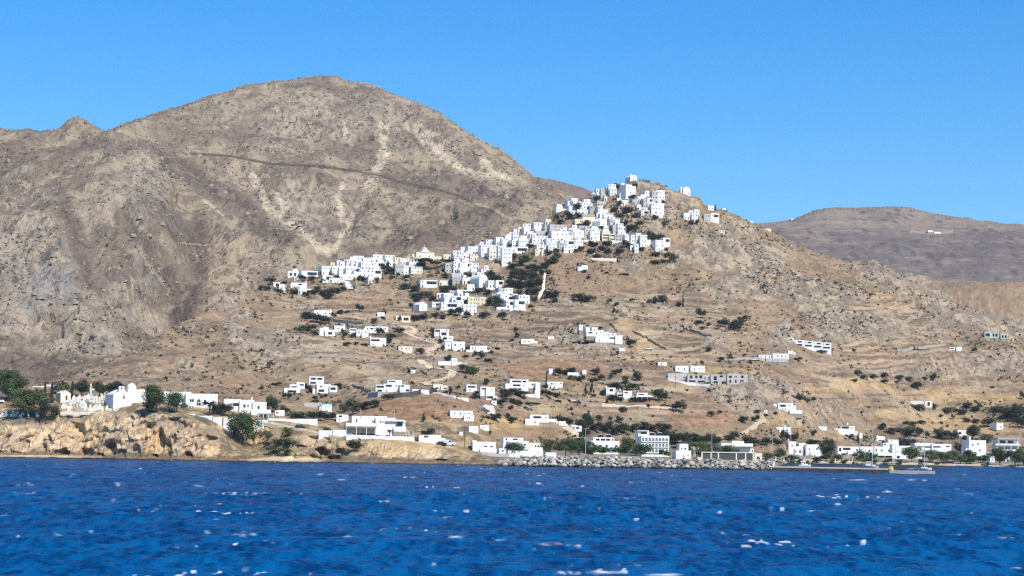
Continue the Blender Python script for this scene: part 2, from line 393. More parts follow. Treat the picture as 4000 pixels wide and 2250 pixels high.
ochre = ellipse(U, V, [(1640, 1682, 160, 18, 1.0), (2130, 1592, 60, 26, .9), (1990, 1655, 90, 25, .8), (3340, 1510, 160, 20, 1.0), (3240, 1515, 100, 16, .7), (3680, 1540, 150, 20, .8), (3900, 1560, 160, 20, .7), (3560, 1620, 200, 24, .7), (3750, 1660, 200, 25, .6),
                       (2440, 1272, 45, 16, .9), (2520, 1340, 55, 28, 1.0), (2480, 1310, 50, 16, .6), (2530, 1400, 60, 16, .5), (2790, 1450, 55, 16, .6), (2900, 1460, 70, 14, .5), (3010, 1630, 120, 22, .6), (3300, 1690, 110, 18, .5), (1350, 1690, 90, 22, .6),
                       (1720, 1330, 60, 30, .6), (1660, 1290, 60, 25, .5), (30, 1600, 40, 25, .9), (2480, 1715, 45, 14, .8), (3870, 1690, 150, 18, .7), (1250, 1680, 90, 18, .6), (1600, 1480, 110, 24, .35), (1960, 1010, 40, 16, .2), (3120, 1655, 70, 20, .7)], 0.4, wob)
green = ellipse(U, V, [(2060, 1080, 80, 100, .9), (2300, 840, 60, 60, .6), (1950, 1150, 110, 60, .5), (1760, 1130, 160, 90, .45), (1240, 1120, 180, 26, .6), (1330, 1270, 150, 60, .4), (2500, 880, 70, 60, .4), (2400, 980, 80, 40, .4), (3780, 1590, 150, 22, .7), (3980, 1620, 120, 50, .8),
                        (2260, 1470, 110, 24, .3), (2400, 1490, 130, 24, .4), (2650, 1690, 500, 20, .5), (3350, 1720, 300, 16, .5), (1700, 1060, 60, 20, .3), (1310, 1080, 130, 20, .5), (1130, 1750, 55, 55, .75), (1020, 1740, 50, 40, .4)], 0.4, wob)
field *= sstep(880, 900, Y); ochre *= np.maximum(sstep(870, 890, Y), (U < 200))
# relief (metres)
hill = sstep(930, 1010, Y) * onland
d = 2.2 * fbm(X / 70, Y / 70, 3, 1) * sstep(1000, 1120, Y)
ridge_fade = 0.35 + 0.65 * sstep(10, 110, smooth_ridge(L, ridge))
d *= ridge_fade
smoothness = 1 - 0.75 * np.maximum(field, ochre)
d = d + (.7 * fbm(X / 18, Y / 18, 3, 2) + 0.38 * fbm(X / 5, Y / 5, 3, 3)) * hill * smoothness
w1, w2, cell = worley(X / 9 + 0.3 * fbm(X / 9, Y / 9, 2, 44), Y / 12, 3)
w1b, w2b, cellb = worley(X / 3.6, Y / 5, 8)
blocks = (cell - 0.35) * sstep(0.02, 0.25, w2 - w1) * 3.4 + (cellb - 0.3) * sstep(0.02, 0.22, w2b - w1b) * 1.5 + 1.2 * ridged(X / 14 + Y / 40, Y / 14, 3, 12)
d = d + rocky * blocks * hill * .8
# old field terraces: low dry stone steps that follow the contours
terr = np.maximum(ellipse(U, V, [(1500, 1330, 420, 190, 1), (2150, 1290, 420, 130, 1), (2600, 1280, 330, 160, 1), (2400, 1560, 420, 110, .8), (3450, 1250, 260, 140, 1), (3500, 1500, 420, 160, .9), (1300, 1180, 250, 60, .8), (700, 1440, 300, 80, .35), (3450, 1690, 300, 60, .8)], .4), 0.15) * (1 - 0.9 * rocky)
tz = base_z + 2.2 * fbm(X / 45, Y / 45, 3, 21)
th = 3.6 + 0.9 * perlin(X / 150, Y / 150, 77)
fr = (tz / th) % 1.0
stepm = sstep(0.72, 0.98, fr)
keep = sstep(-0.15, 0.1, perlin(X / 38, Y / 90 + np.floor(tz / th) * 7.3, 22))
d = d + terr * keep * hill * th * 0.62 * (stepm - fr)
step_wall = terr * keep * hill * sstep(0.70, 0.78, fr)
# cliffs: the face is pushed in and out along the view of the sea, with clefts and slabs dipping to the right
A = X * 0.82 - base_z * 0.9; B = X * 0.5 + base_z * 1.3
slab = ridged(A / 7, B / 16, 4, 31) * 1.5 + fbm(X / 14, base_z / 9, 3, 32) * 2.2
c1, c2, cc = worley(A / 3.4, B / 6.0, 33)
slab = slab + (cc - 0.5) * 3.6 * sstep(0.02, 0.2, c2 - c1)
k1, k2, kc = worley(A / 1.5 + .3 * perlin(A / 2, B / 2, 61), B / 3.2, 36)
slab = slab + (kc - .5) * 1.5 * sstep(.02, .2, k2 - k1)
crack = np.maximum(1 - sstep(.02, .10, c2 - c1), .7 * (1 - sstep(.02, .12, k2 - k1)))
cleft = ellipse(U, V, [(430, 1750, 20, 24, 1), (470, 1768, 18, 16, .8), (520, 1765, 20, 18, .7), (625, 1725, 14, 40, 1), (650, 1755, 14, 26, .9), (730, 1785, 16, 16, 1), (828, 1718, 24, 16, 1), (848, 1735, 14, 30, .9), (100, 1740, 12, 18, .7), (165, 1752, 14, 16, .8), (245, 1768, 22, 12, .8),
                        (330, 1768, 30, 16, .9), (390, 1780, 14, 12, .9), (600, 1788, 12, 10, .9), (300, 1678, 26, 14, .6), (1255, 1765, 26, 14, .9), (1300, 1790, 30, 12, 1), (1230, 1790, 22, 12, .8), (1330, 1770, 25, 14, .8), (1370, 1740, 22, 20, .6), (1720, 1800, 24, 7, .9), (1790, 1790, 30, 6, .7), (190, 1715, 12, 14, .5), (1180, 1745, 30, 10, .5)], 0.5, wob * 0.5)
face = cliff * sstep(0.2, 1.6, base_z)
dY = face * (slab * (0.45 + 0.55 * (1 - sstep(1400, 1800, U))) + cleft * 6.5)
d = d + face * 0.9 * fbm(A / 5, B / 5, 3, 35)
strand = headland * (1 - sstep(0.9, 2.0, base_z)) * onland
d = d + (0.25 * fbm(X / 2.5, Y / 2.5, 3, 41) + 0.7 * np.clip(worley(X / 3, Y / 3, 42)[2] - 0.62, 0, 1)) * strand * (1 - ellipse(U, V, [(1125, 1800, 130, 16, 1), (150, 1785, 200, 6, 1)], .3))
d = d + headland * sstep(1, 3, base_z) * (1 - cliff) * (Y < 960) * 0.3 * fbm(X / 6, Y / 6, 3, 43)
L.Z = L.Z + d
for _ in range(1): pass
L.keep_skyline(ridge, .9, 71)
L_true_Z = L.Z.copy()
L.reproject(); U, V = L.U, L.V
# soil and rock colour
def c3(*c): return np.array(c, np.float32)
n1 = fbm(X / 30, Y / 45, 4, 51); n2 = fbm(X / 7, Y / 12, 4, 52); n3 = fbm(X / 2.2, Y / 4, 3, 53)
alb = mix(c3(.185, .138, .098), c3(.335, .245, .160), sstep(-0.55, 0.6, n1 * 0.7 + n2 * 0.6 + n3 * 0.35))
alb = mix(alb, c3(.275, .185, .125), 0.5 * sstep(0, .6, fbm(X / 80, Y / 80, 3, 54)))
alb = mix(alb, mix(c3(.235, .140, .085), c3(.36, .225, .135), sstep(-.5, .5, n2 + n3 * .5)), 0.9 * field)
alb = mix(alb, mix(c3(.36, .25, .12), c3(.52, .37, .18), sstep(-.5, .5, n2 + n3 * .5)), 0.9 * ochre)
lines = fbm(X / 60, tz / 2.6, 3, 56)                       # thin pale and dark bands along the contours
lines2 = fbm(X / 26, tz / 1.4, 3, 58)
alb = mix(alb, c3(.44, .335, .22), 0.85 * terr * sstep(.1, .5, lines) * (1 - field))
alb = mix(alb, c3(.47, .37, .25), 0.6 * terr * sstep(.35, .7, lines2) * (1 - field))
alb = mix(alb, c3(.12, .095, .065), 0.6 * terr * sstep(.35, .7, -lines2) * (1 - .6 * ochre))
alb = mix(alb, c3(.13, .10, .07), 0.8 * terr * sstep(.1, .5, -lines) * (1 - ochre))
alb = mix(alb, mix(c3(.20, .17, .14), c3(.36, .31, .25), keep), 0.7 * step_wall)
rk = mix(c3(.20, .17, .14), c3(.40, .33, .25), sstep(-.4, .6, (cell - .5) + 0.5 * n3 + 0.5 * n2))
alb = mix(alb, rk, 0.85 * sstep(.25, .7, rocky + 0.35 * n3))
alb = mix(alb, mix(c3(.085, .085, .05), c3(.17, .155, .095), sstep(-.4, .5, n2)), 0.75 * green * sstep(-.5, .2, n2 + n3))
sw1, _, sc_ = worley(X / 4.2, Y / 5.5, 61)                 # low dry shrubs
sh = (sc_ > 0.72) * (1 - sstep(.18, .36, sw1)) * hill * (1 - .6 * field)
alb = mix(alb, c3(.085, .075, .05), 0.5 * sh * (1 - .6 * terr))
cn = fbm(A / 6, B / 9, 4, 57)
cliffc = mix(c3(.35, .27, .19), c3(.60, .47, .325), sstep(-.6, .6, cn + .4 * n3))
cliffc = mix(cliffc, c3(.60, .40, .20), ellipse(U, V, [(590, 1720, 26, 70, .8), (300, 1700, 130, 40, .3), (860, 1760, 60, 30, .4)], .5, wob))
cliffc = mix(cliffc, c3(.33, .31, .26), ellipse(U, V, [(490, 1765, 50, 30, .7), (1230, 1795, 60, 14, .5), (440, 1720, 40, 40, .4)], .5, wob))
cliffc = mix(cliffc, c3(.27, .20, .14), ellipse(U, V, [(1260, 1750, 110, 40, .55), (1150, 1720, 100, 30, .5), (730, 1665, 120, 22, .5), (900, 1770, 60, 30, .25)], .5, wob))
cliffc = mix(cliffc, c3(.15, .105, .07), .75 * crack * sstep(-.3, .3, fbm(A / 9, B / 12, 2, 62)))
cliffc = mix(cliffc, c3(.66, .52, .35), .5 * sstep(.62, .8, kc) * (1 - crack))
topscrub = mix(c3(.17, .135, .09), c3(.40, .30, .18), sstep(-.4, .5, n2 + .4 * n3))
hl = headland * (Y < 930)
cm = sstep(.12, .4, cliff + .12 * n3)
alb = mix(alb, topscrub, hl * onland)
sand = np.maximum(ellipse(U, V, [(1125, 1800, 150, 18, 1), (120, 1786, 260, 8, 1)], .3) * (base_z < 2.2), (U > 3060) * (Y > 1000) * (1 - sstep(14, 19, Y - cyy)))
alb = mix(alb, cliffc, cm)
dry = ellipse(U, V, [(1550, 1745, 260, 30, .85), (1020, 1690, 90, 30, .5), (1250, 1710, 150, 12, .5)], .4, wob)
alb = mix(alb, mix(c3(.42, .31, .17), c3(.58, .44, .26), sstep(-.4, .4, n2)), dry * hl * onland)
alb = mix(alb, mix(c3(.12, .105, .06), c3(.22, .19, .10), sstep(-.3, .3, n2)), hl * green * sstep(-.4, .1, n2 + n3))
alb = mix(alb, mix(c3(.10, .09, .07), c3(.21, .17, .13), sstep(-.3, .4, n2)), hl * ellipse(U, V, [(90, 1635, 120, 26, .9), (260, 1640, 60, 14, .5), (1380, 1745, 40, 25, .8), (720, 1640, 130, 16, .7), (840, 1690, 50, 22, .5)], .4, wob))
alb = mix(alb, mix(c3(.52, .42, .27), c3(.62, .52, .36), sstep(-.4, .4, n2)), sand)
flat = (1 - headland) * (base_z < 4.5) * (1 - sand) * (Y < 1200)
flat = flat * (.55 + .45 * sstep(-.2, .3, fbm(X / 14, Y / 20, 2, 66)))
alb = mix(alb, mix(c3(.20, .18, .14), c3(.34, .30, .24), sstep(-.4, .4, n2)), flat * onland)
alb = mix(alb, c3(.07, .065, .05), (1 - sstep(0.15, 0.6, base_z + .15 * n3)) * (1 - .6 * sand))
alb = mix(alb, c3(.13, .095, .065), .85 * (1 - sstep(1.5, 3.2, base_z + .9 * n3 + .9 * n2)) * headland * (1 - sand) * onland)   # wet tide line
alb = np.clip(alb * c3(1.03, .995, .905), 0.02, 0.8)
me = grid_mesh('hillside', X, Y + dY, L.Z)
set_color(me, 'albedo', alb)
M_land = terrain_mat('dry_hillside', 0.55, 0.16, 0.22, 0.6, 1.0, .75, .4)
tag(link('hillside', me, None, [M_land]), kind='structure')
del A, B, slab, c1, c2, cc, lines, w1, w2, w1b, w2b, cellb, blocks, n1, n2, n3, alb, rk, cliffc, topscrub

# --- the big mountain behind
g0 = [Q(-500, 1180, 18), Q(0, 1190, 20), Q(300, 1240, 22), Q(600, 1420, 34), Q(900, 1620, 70), Q(1300, 1780, 95), Q(1700, 1850, 105), Q(2200, 1900, 115), Q(2800, 1900, 90)]
g1 = [P(-500, 1350, 1420), P(0, 1360, 1415), P(200, 1380, 1420), P(400, 1480, 1330), P(600, 1650, 1210), P(720, 1760, 1180), P(900, 1830, 1060), P(1200, 1900, 1010), P(1500, 1960, 985), P(1800, 1990, 930), P(2100, 2000, 860), P(2400, 2000, 880), P(2800, 1980, 960)]
g1 = [P(-500, 1425, 1390), P(0, 1420, 1390), P(200, 1412, 1410), P(400, 1330, 1500), P(600, 1240, 1680), P(720, 1190, 1760), P(900, 1075, 1840), P(1200, 1005, 1900), P(1500, 985, 1960), P(1800, 935, 1990), P(2100, 870, 2010), P(2400, 890, 2010), P(2800, 970, 1980)]
g2 = [P(-500, 1000, 1750), P(0, 1000, 1750), P(200, 985, 1750), P(400, 950, 1760), P(560, 900, 1800), P(680, 900, 1960), P(760, 880, 2050), P(900, 800, 2120), P(1100, 790, 2160), P(1350, 790, 2200), P(1600, 790, 2230), P(1850, 790, 2230), P(2050, 790, 2200), P(2200, 830, 2160), P(2800, 960, 2100)]
g3 = [P(-500, 720, 2120), P(0, 690, 2120), P(250, 640, 2140), P(430, 600, 2180), P(600, 620, 2280), P(800, 600, 2400), P(1100, 560, 2500), P(1400, 560, 2520), P(1700, 590, 2470), P(1900, 670, 2400), P(2050, 730, 2350), P(2200, 790, 2280), P(2800, 950, 2180)]
g4 = [P(*p) for p in [(-500, 520, 2500), (-100, 512, 2500), (0, 500, 2500), (40, 508, 2500), (110, 504, 2500), (150, 512, 2500), (200, 508, 2500), (235, 498, 2500), (262, 470, 2500), (300, 460, 2500), (325, 463, 2500), (350, 478, 2510), (380, 498, 2520), (412, 511, 2530), (450, 500, 2560), (520, 474, 2600),
      (640, 433, 2650), (760, 402, 2700), (810, 384, 2720), (835, 374, 2720), (900, 356, 2760), (945, 338, 2780), (965, 330, 2800), (1030, 326, 2820), (1080, 313, 2840), (1110, 316, 2850), (1180, 304, 2850), (1250, 297, 2850), (1300, 299, 2850), (1340, 312, 2850), (1375, 323, 2850), (1430, 326, 2850), (1470, 337, 2850),
      (1520, 361, 2830), (1590, 384, 2810), (1700, 432, 2760), (1750, 462, 2740), (1830, 518, 2700), (1920, 575, 2650), (1990, 615, 2620), (2050, 662, 2580), (2085, 694, 2560), (2150, 728, 2520), (2250, 775, 2470), (2400, 850, 2400), (2800, 980, 2300)]]
t_m = np.linspace(ray(-420, 1690.)[0], ray(2700, 1690.)[0], 1300)
y4, z4 = line_eval(g4, t_m)
y0_, z0_ = line_eval(g0, t_m)
MT = Surf([(y0_ - 120, z0_ - 90), g0, g1, g2, g3, (y4, z4), (y4 + 160, z4 - 45), (y4 + 600, z4 * 0.4)], -420, 2700, 1300, np.concatenate([np.arange(1180, 2150, 1.9), np.arange(2150, 2870, 1.9), np.arange(2870, 3300, 20)]))
U, V, X, Y = MT.U, MT.V, MT.X, MT.Y
bz = MT.Z.copy()
wob = fbm(X / 40, bz / 30, 4, 105) * 0.45
rel = strokes_sum(U, V, [
    ([(690, 680), (735, 850), (745, 1000), (725, 1120), (690, 1260)], 60, -5), ([(990, 700), (1040, 800), (1110, 860), (1250, 970)], 60, -9), ([(1505, 500), (1480, 620), (1400, 790), (1364, 861), (1300, 985)], 55, -8), ([(1160, 700), (1240, 800), (1330, 900)], 40, -5),
    ([(430, 520), (560, 640), (650, 760), (690, 880), (670, 1050), (600, 1150)], 55, 11), ([(600, 640), (800, 840), (960, 950), (1200, 1000)], 40, 8), ([(1250, 640), (1290, 760), (1310, 880)], 50, 7), ([(1480, 700), (1440, 830), (1380, 960)], 40, 6), ([(1580, 480), (1700, 570), (1830, 680)], 40, -5),
    ([(330, 760), (345, 920), (360, 1080)], 45, -8), ([(180, 950), (240, 1120), (300, 1300)], 60, 8), ([(470, 850), (560, 960), (640, 1080)], 40, -6), ([(60, 1000), (120, 1200), (160, 1380)], 50, -6), ([(1620, 420), (1800, 560), (1960, 680)], 45, 4),
    ([(1840, 760), (1920, 740), (2030, 790)], 50, -5), ([(1900, 850), (2040, 800), (2150, 790)], 40, 6), ([(1300, 330), (1350, 420), (1330, 500)], 45, -4), ([(1050, 380), (1000, 480), (900, 560)], 50, -4), ([(1550, 900), (1750, 830), (1900, 830)], 35, -4), ([(760, 600), (1000, 630), (1250, 650)], 14, -1.5)])
rockm = np.maximum(ellipse(U, V, [(150, 1130, 260, 230, 1), (420, 1180, 230, 170, 1), (560, 760, 130, 160, .9), (300, 1330, 250, 90, .8), (1130, 850, 100, 140, .8), (1300, 860, 130, 120, .7), (1230, 480, 260, 120, .7), (1430, 450, 140, 90, .7), (960, 900, 70, 60, .9), (1580, 420, 120, 60, .7), (1800, 560, 140, 80, .5),
                           (1050, 600, 200, 70, .5), (1450, 850, 130, 60, .4), (300, 480, 60, 30, 1), (60, 520, 120, 40, .7), (840, 390, 60, 22, .8), (1080, 330, 90, 20, .8), (850, 1000, 90, 60, .2), (100, 800, 200, 60, .5)], .5, wob), 0.28)
fade = 0.25 + 0.75 * sstep(15, 260, smooth_ridge(MT, g4))
d = .6 * rel * sstep(0, 60, smooth_ridge(MT, g4)) + fade * (11 * fbm(X / 110, Y / 150, 3, 101)) * sstep(0, 200, Y - 1250)
d = d + fade ** .5 * (3.0 * ridged(X / 42 + .2 * fbm(X / 60, Y / 60, 2, 7), Y / 60, 3, 102) + 1.3 * fbm(X / 12, Y / 18, 3, 103))
w1, w2, cell = worley(X / 17 + .3 * fbm(X / 15, Y / 15, 2, 4), Y / 24, 104)
w1b, w2b, cellb = worley(X / 6, Y / 9, 108)
blk = (cell - .35) * sstep(.02, .25, w2 - w1) * 3.6 + (cellb - .35) * sstep(.02, .25, w2b - w1b) * 2.0
d = d + rockm * blk * (0.4 + 0.6 * fade) + 0.5 * fbm(X / 4, Y / 6, 2, 109)
wl1, wl2, wlc = worley(X / 30 + .4 * fbm(X / 40, Y / 40, 2, 6), Y / 52, 114)
d = d + ellipse(U, V, [(150, 1150, 240, 220, 1), (430, 1190, 220, 170, 1), (560, 780, 110, 150, .7), (1130, 850, 100, 140, .7)], .5, wob) * (wlc - .4) * sstep(.02, .2, wl2 - wl1) * 11
cave = ellipse(U, V, [(160, 1022, 26, 12, 1), (500, 1150, 24, 22, 1), (540, 1158, 22, 26, 1), (185, 1245, 24, 12, .9), (490, 1342, 26, 8, .9), (1440, 530, 20, 12, 1), (1392, 553, 14, 9, 1), (1090, 755, 24, 14, 1), (960, 900, 20, 14, .8), (25, 912, 40, 12, .8), (680, 780, 12, 30, .6), (620, 660, 30, 20, .7), (235, 1300, 14, 24, .7), (300, 1345, 24, 8, .7), (1900, 930, 26, 10, .6), (1760, 870, 20, 10, .7), (450, 1265, 30, 10, .6), (70, 1140, 30, 14, .5)], .5, wob * .6)
d = d - cave * 11.0
MT.Z = MT.Z + d
MT.keep_skyline(g4, 2.0, 72)
MT.reproject(); U, V = MT.U, MT.V
n1 = fbm(X / 70, bz / 45, 4, 151); n2 = fbm(X / 18, bz / 10, 4, 152); n3 = fbm(X / 5, bz / 3, 3, 153)
alb = mix(c3(.225, .178, .128), c3(.375, .300, .208), sstep(-.45, .45, .7 * n1 + .8 * n2 + .2 * n3))
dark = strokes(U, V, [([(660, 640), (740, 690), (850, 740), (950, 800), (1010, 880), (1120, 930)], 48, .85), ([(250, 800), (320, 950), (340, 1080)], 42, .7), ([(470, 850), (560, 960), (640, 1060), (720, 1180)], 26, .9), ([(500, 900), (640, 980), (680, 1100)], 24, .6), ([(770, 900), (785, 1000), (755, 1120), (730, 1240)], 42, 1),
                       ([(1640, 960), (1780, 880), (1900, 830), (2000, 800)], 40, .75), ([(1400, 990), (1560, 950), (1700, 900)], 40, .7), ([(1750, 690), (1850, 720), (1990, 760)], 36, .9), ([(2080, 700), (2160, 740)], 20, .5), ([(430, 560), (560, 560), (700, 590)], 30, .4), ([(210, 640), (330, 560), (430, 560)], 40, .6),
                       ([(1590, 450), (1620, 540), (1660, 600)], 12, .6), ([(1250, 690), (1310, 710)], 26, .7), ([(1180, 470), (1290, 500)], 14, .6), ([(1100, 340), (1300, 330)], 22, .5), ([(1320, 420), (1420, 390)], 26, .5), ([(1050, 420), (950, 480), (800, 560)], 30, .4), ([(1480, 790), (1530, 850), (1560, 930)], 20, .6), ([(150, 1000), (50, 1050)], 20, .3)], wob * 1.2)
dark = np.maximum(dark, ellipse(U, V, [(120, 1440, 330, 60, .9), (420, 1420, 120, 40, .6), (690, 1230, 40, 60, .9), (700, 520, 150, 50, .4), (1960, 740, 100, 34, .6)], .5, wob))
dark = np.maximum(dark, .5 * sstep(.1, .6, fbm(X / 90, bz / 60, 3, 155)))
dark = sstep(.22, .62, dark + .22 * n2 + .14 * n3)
bare = ellipse(U, V, [(910, 1040, 100, 95, .85), (1430, 770, 60, 50, .5), (1230, 720, 120, 40, .3), (940, 1110, 60, 50, .6), (1700, 760, 130, 40, .4), (590, 1180, 40, 40, .6), (2050, 790, 120, 40, .4), (1480, 790, 60, 40, .4)], .5, wob)
alb = mix(alb, c3(.43, .335, .225), bare * sstep(-.6, .1, n2 + n3))
scree = strokes(U, V, [([(985, 690), (1015, 735), (1045, 810), (1100, 856), (1177, 901), (1242, 962), (1280, 990)], 17, 1), ([(1303, 985), (1364, 861), (1404, 790)], 11, .9), ([(1420, 770), (1485, 650), (1500, 580), (1510, 500)], 26, .6), ([(1596, 490), (1672, 553), (1732, 608), (1818, 669), (1990, 740)], 20, .9), ([(1640, 500), (1700, 560), (1780, 640)], 24, .5),
                        ([(1884, 633), (1950, 690), (2010, 724)], 16, .8), ([(1090, 760), (1120, 830)], 24, .5), ([(1340, 870), (1320, 780), (1345, 700)], 14, .5), ([(800, 785), (870, 840)], 5, .8), ([(1280, 900), (1200, 860)], 22, .4), ([(1345, 480), (1350, 520)], 12, .5), ([(540, 960), (600, 1060), (660, 1130)], 8, .7)], wob * 1.3)
scree = sstep(.2, .6, scree + .16 * n2 + .14 * n3)
rk = mix(c3(.25, .215, .175), c3(.43, .355, .265), sstep(-.5, .6, cell - .5 + .5 * n3 + .4 * n2))
alb = mix(alb, rk, .75 * sstep(.45, .8, rockm + .3 * n3) * (1 - .7 * dark))
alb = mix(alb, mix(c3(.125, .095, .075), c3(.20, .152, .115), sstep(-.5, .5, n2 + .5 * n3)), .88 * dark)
alb = mix(alb, mix(c3(.46, .38, .27), c3(.60, .50, .36), sstep(-.5, .5, n2 + n3)), .9 * scree * (1 - .6 * dark))
crk = fbm(X / 26, bz / 13, 4, 171)
alb = mix(alb, c3(.17, .14, .115), .6 * (1 - sstep(.0, .07, np.abs(crk))) * sstep(-.1, .3, fbm(X / 60, bz / 40, 2, 172) + .4 * rockm))
alb = mix(alb, c3(.28, .285, .275), ellipse(U, V, [(200, 1120, 90, 60, .5), (140, 1200, 60, 40, .4), (240, 1090, 60, 60, .4), (400, 1330, 60, 30, .3)], .5, wob))
pathd = strokes(U, V, [([(745, 600), (900, 610), (1060, 640), (1250, 650), (1420, 672), (1480, 683), (1560, 712), (1700, 738), (1800, 768), (1860, 800)], 5, 1)])
alb = mix(alb, c3(.105, .08, .06), .9 * sstep(.15, .6, pathd + .25 * n3))
alb = mix(alb, c3(.48, .38, .25), strokes(U, V, [([(1850, 795), (1920, 812), (1980, 850), (2040, 856)], 4, .8), ([(700, 948), (800, 958), (920, 950)], 3, .7), ([(1420, 668), (1480, 679)], 3, .7)]))
sw1, _, sc_ = worley(X / 9, Y / 14, 161)
alb = mix(alb, c3(.12, .098, .075), .7 * (sc_ > .7) * (1 - sstep(.2, .4, sw1)))
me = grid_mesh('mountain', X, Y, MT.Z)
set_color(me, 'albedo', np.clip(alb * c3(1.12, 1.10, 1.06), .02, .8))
M_mount = terrain_mat('bare_mountain', 0.22, 0.07, 0.20, 1.0, 3.5, .30, .28)
tag(link('mountain', me, None, [M_mount]), kind='structure')
rockw = rockm
del w1, w2, w1b, w2b, cell, cellb, blk, n1, n2, n3, alb, rk, rel, rockm, dark

# --- far hills on the right
f0 = [Q(1500, 2300, 60), Q(4700, 2300, 60)]
f1 = [P(1500, 960, 2700), P(2600, 960, 2700), P(3000, 990, 2700), P(3500, 1010, 2700), P(4000, 1020, 2700), P(4700, 1030, 2700)]
f2 = [P(*p) for p in [(1500, 800, 3600), (1950, 700, 3600), (2060, 693, 3600), (2120, 697, 3600), (2200, 712, 3600), (2260, 730, 3600), (2310, 750, 3600), (2400, 790, 3600), (2600, 850, 3600), (2900, 872, 3600), (2960, 873, 3600), (3010, 871, 3600), (3080, 862, 3600), (3130, 845, 3600), (3180, 825, 3600), (3230, 812, 3600),
      (3320, 813, 3600), (3400, 811, 3600), (3450, 808, 3600), (3480, 808, 3600), (3520, 807, 3600), (3560, 813, 3600), (3640, 832, 3600), (3720, 846, 3600), (3780, 852, 3600), (3840, 866, 3600), (3890, 869, 3600), (3930, 874, 3600), (4000, 878, 3600), (4700, 930, 3600)]]
t_f = np.linspace(ray(1700, 1690.)[0], ray(4450, 1690.)[0], 900)
y2, z2 = line_eval(f2, t_f)
FH = Surf([f0, f1, (y2, z2), (y2 + 300, z2 - 60), (y2 + 900, z2 * .3)], 1700, 4450, 900, np.concatenate([np.arange(2300, 3610, 5), np.arange(3610, 4500, 40)]))
X, Y, U, V = FH.X, FH.Y, FH.U, FH.V
FH.Z = FH.Z + (7 * fbm(X / 200, Y / 250, 3, 201) * sstep(0, 250, smooth_ridge(FH, f2)) + 1.6 * fbm(X / 25, Y / 35, 3, 202)) + 1.5 * ridged(X / 60, Y / 80, 2, 205)
FH.keep_skyline(f2, 1.5, 73); FH.reproject(); U, V = FH.U, FH.V
n2 = fbm(X / 60, FH.Z / 14, 4, 203); n3 = fbm(X / 12, FH.Z / 3, 3, 204)
alb = mix(c3(.145, .122, .110), c3(.245, .195, .152), sstep(-.5, .6, .6 * n2 + .5 * n3 + .9 * sstep(940, 860, V) - .3))
alb = mix(alb, c3(.10, .09, .075), .8 * (worley(X / 14, Y / 40, 206)[2] > .78) * (1 - sstep(.2, .4, worley(X / 14, Y / 40, 206)[0])))
alb = mix(alb, c3(.16, .10, .085), ellipse(U, V, [(2200, 760, 160, 50, .5)], .4))
alb = mix(alb, c3(.34, .29, .22), strokes(U, V, [([(3560, 905), (3640, 912), (3720, 905)], 5, .7), ([(2960, 873), (3200, 870), (3400, 868)], 4, .4)]))
me = grid_mesh('far_hill', X, Y, FH.Z)
set_color(me, 'albedo', np.clip(alb, .02, .8))
tag(link('far_hill', me, None, [terrain_mat('far_scrub', 0.1, 0.03, 0.16, 0.4, 3.0, .12, .3)]), kind='structure')

# ------------------------------------------------------------------ the sea
def sea_rows():
    ys = [95.0]
    while ys[-1] < 1300: ys.append(ys[-1] + max(0.35, ys[-1] ** 2 / (F * CAM_H) * 1.7))
    return np.array(ys)
ys = sea_rows()
ts = np.linspace(-0.40, 0.40, 1900)
X = ts[None, :] * ys[:, None]; Y = np.repeat(ys[:, None], len(ts), 1)
rng = np.random.default_rng(4)
dyr = np.gradient(ys)[:, None]
Zs = np.zeros_like(X); 
gust = 0.75 + 0.45 * fbm(X / 120, Y / 160, 3, 301)
for i in range(46):
    lam = 1.1 * (13.0 / 1.1) ** (i / 45.0) * rng.uniform(.9, 1.1)
    th_ = math.radians(rng.normal(-66, 26))          # travel direction, seas running in from the left
    kx, ky = math.cos(th_) * 2 * math.pi / lam, math.sin(th_) * 2 * math.pi / lam
    a = 0.0175 * lam ** 0.72 * rng.uniform(.7, 1.2)
    att = np.clip(lam / abs(math.sin(th_) + 1e-3) / (2.2 * dyr), 0, 1) ** 1.5
    ph = kx * X + ky * Y + rng.uniform(0, 6.28) + 1.4 * perlin(X / (lam * 5), Y / (lam * 5), 400 + i)
    s_ = np.sin(ph)
    Zs += a * att * gust * (s_ + 0.25 * np.cos(2 * ph))
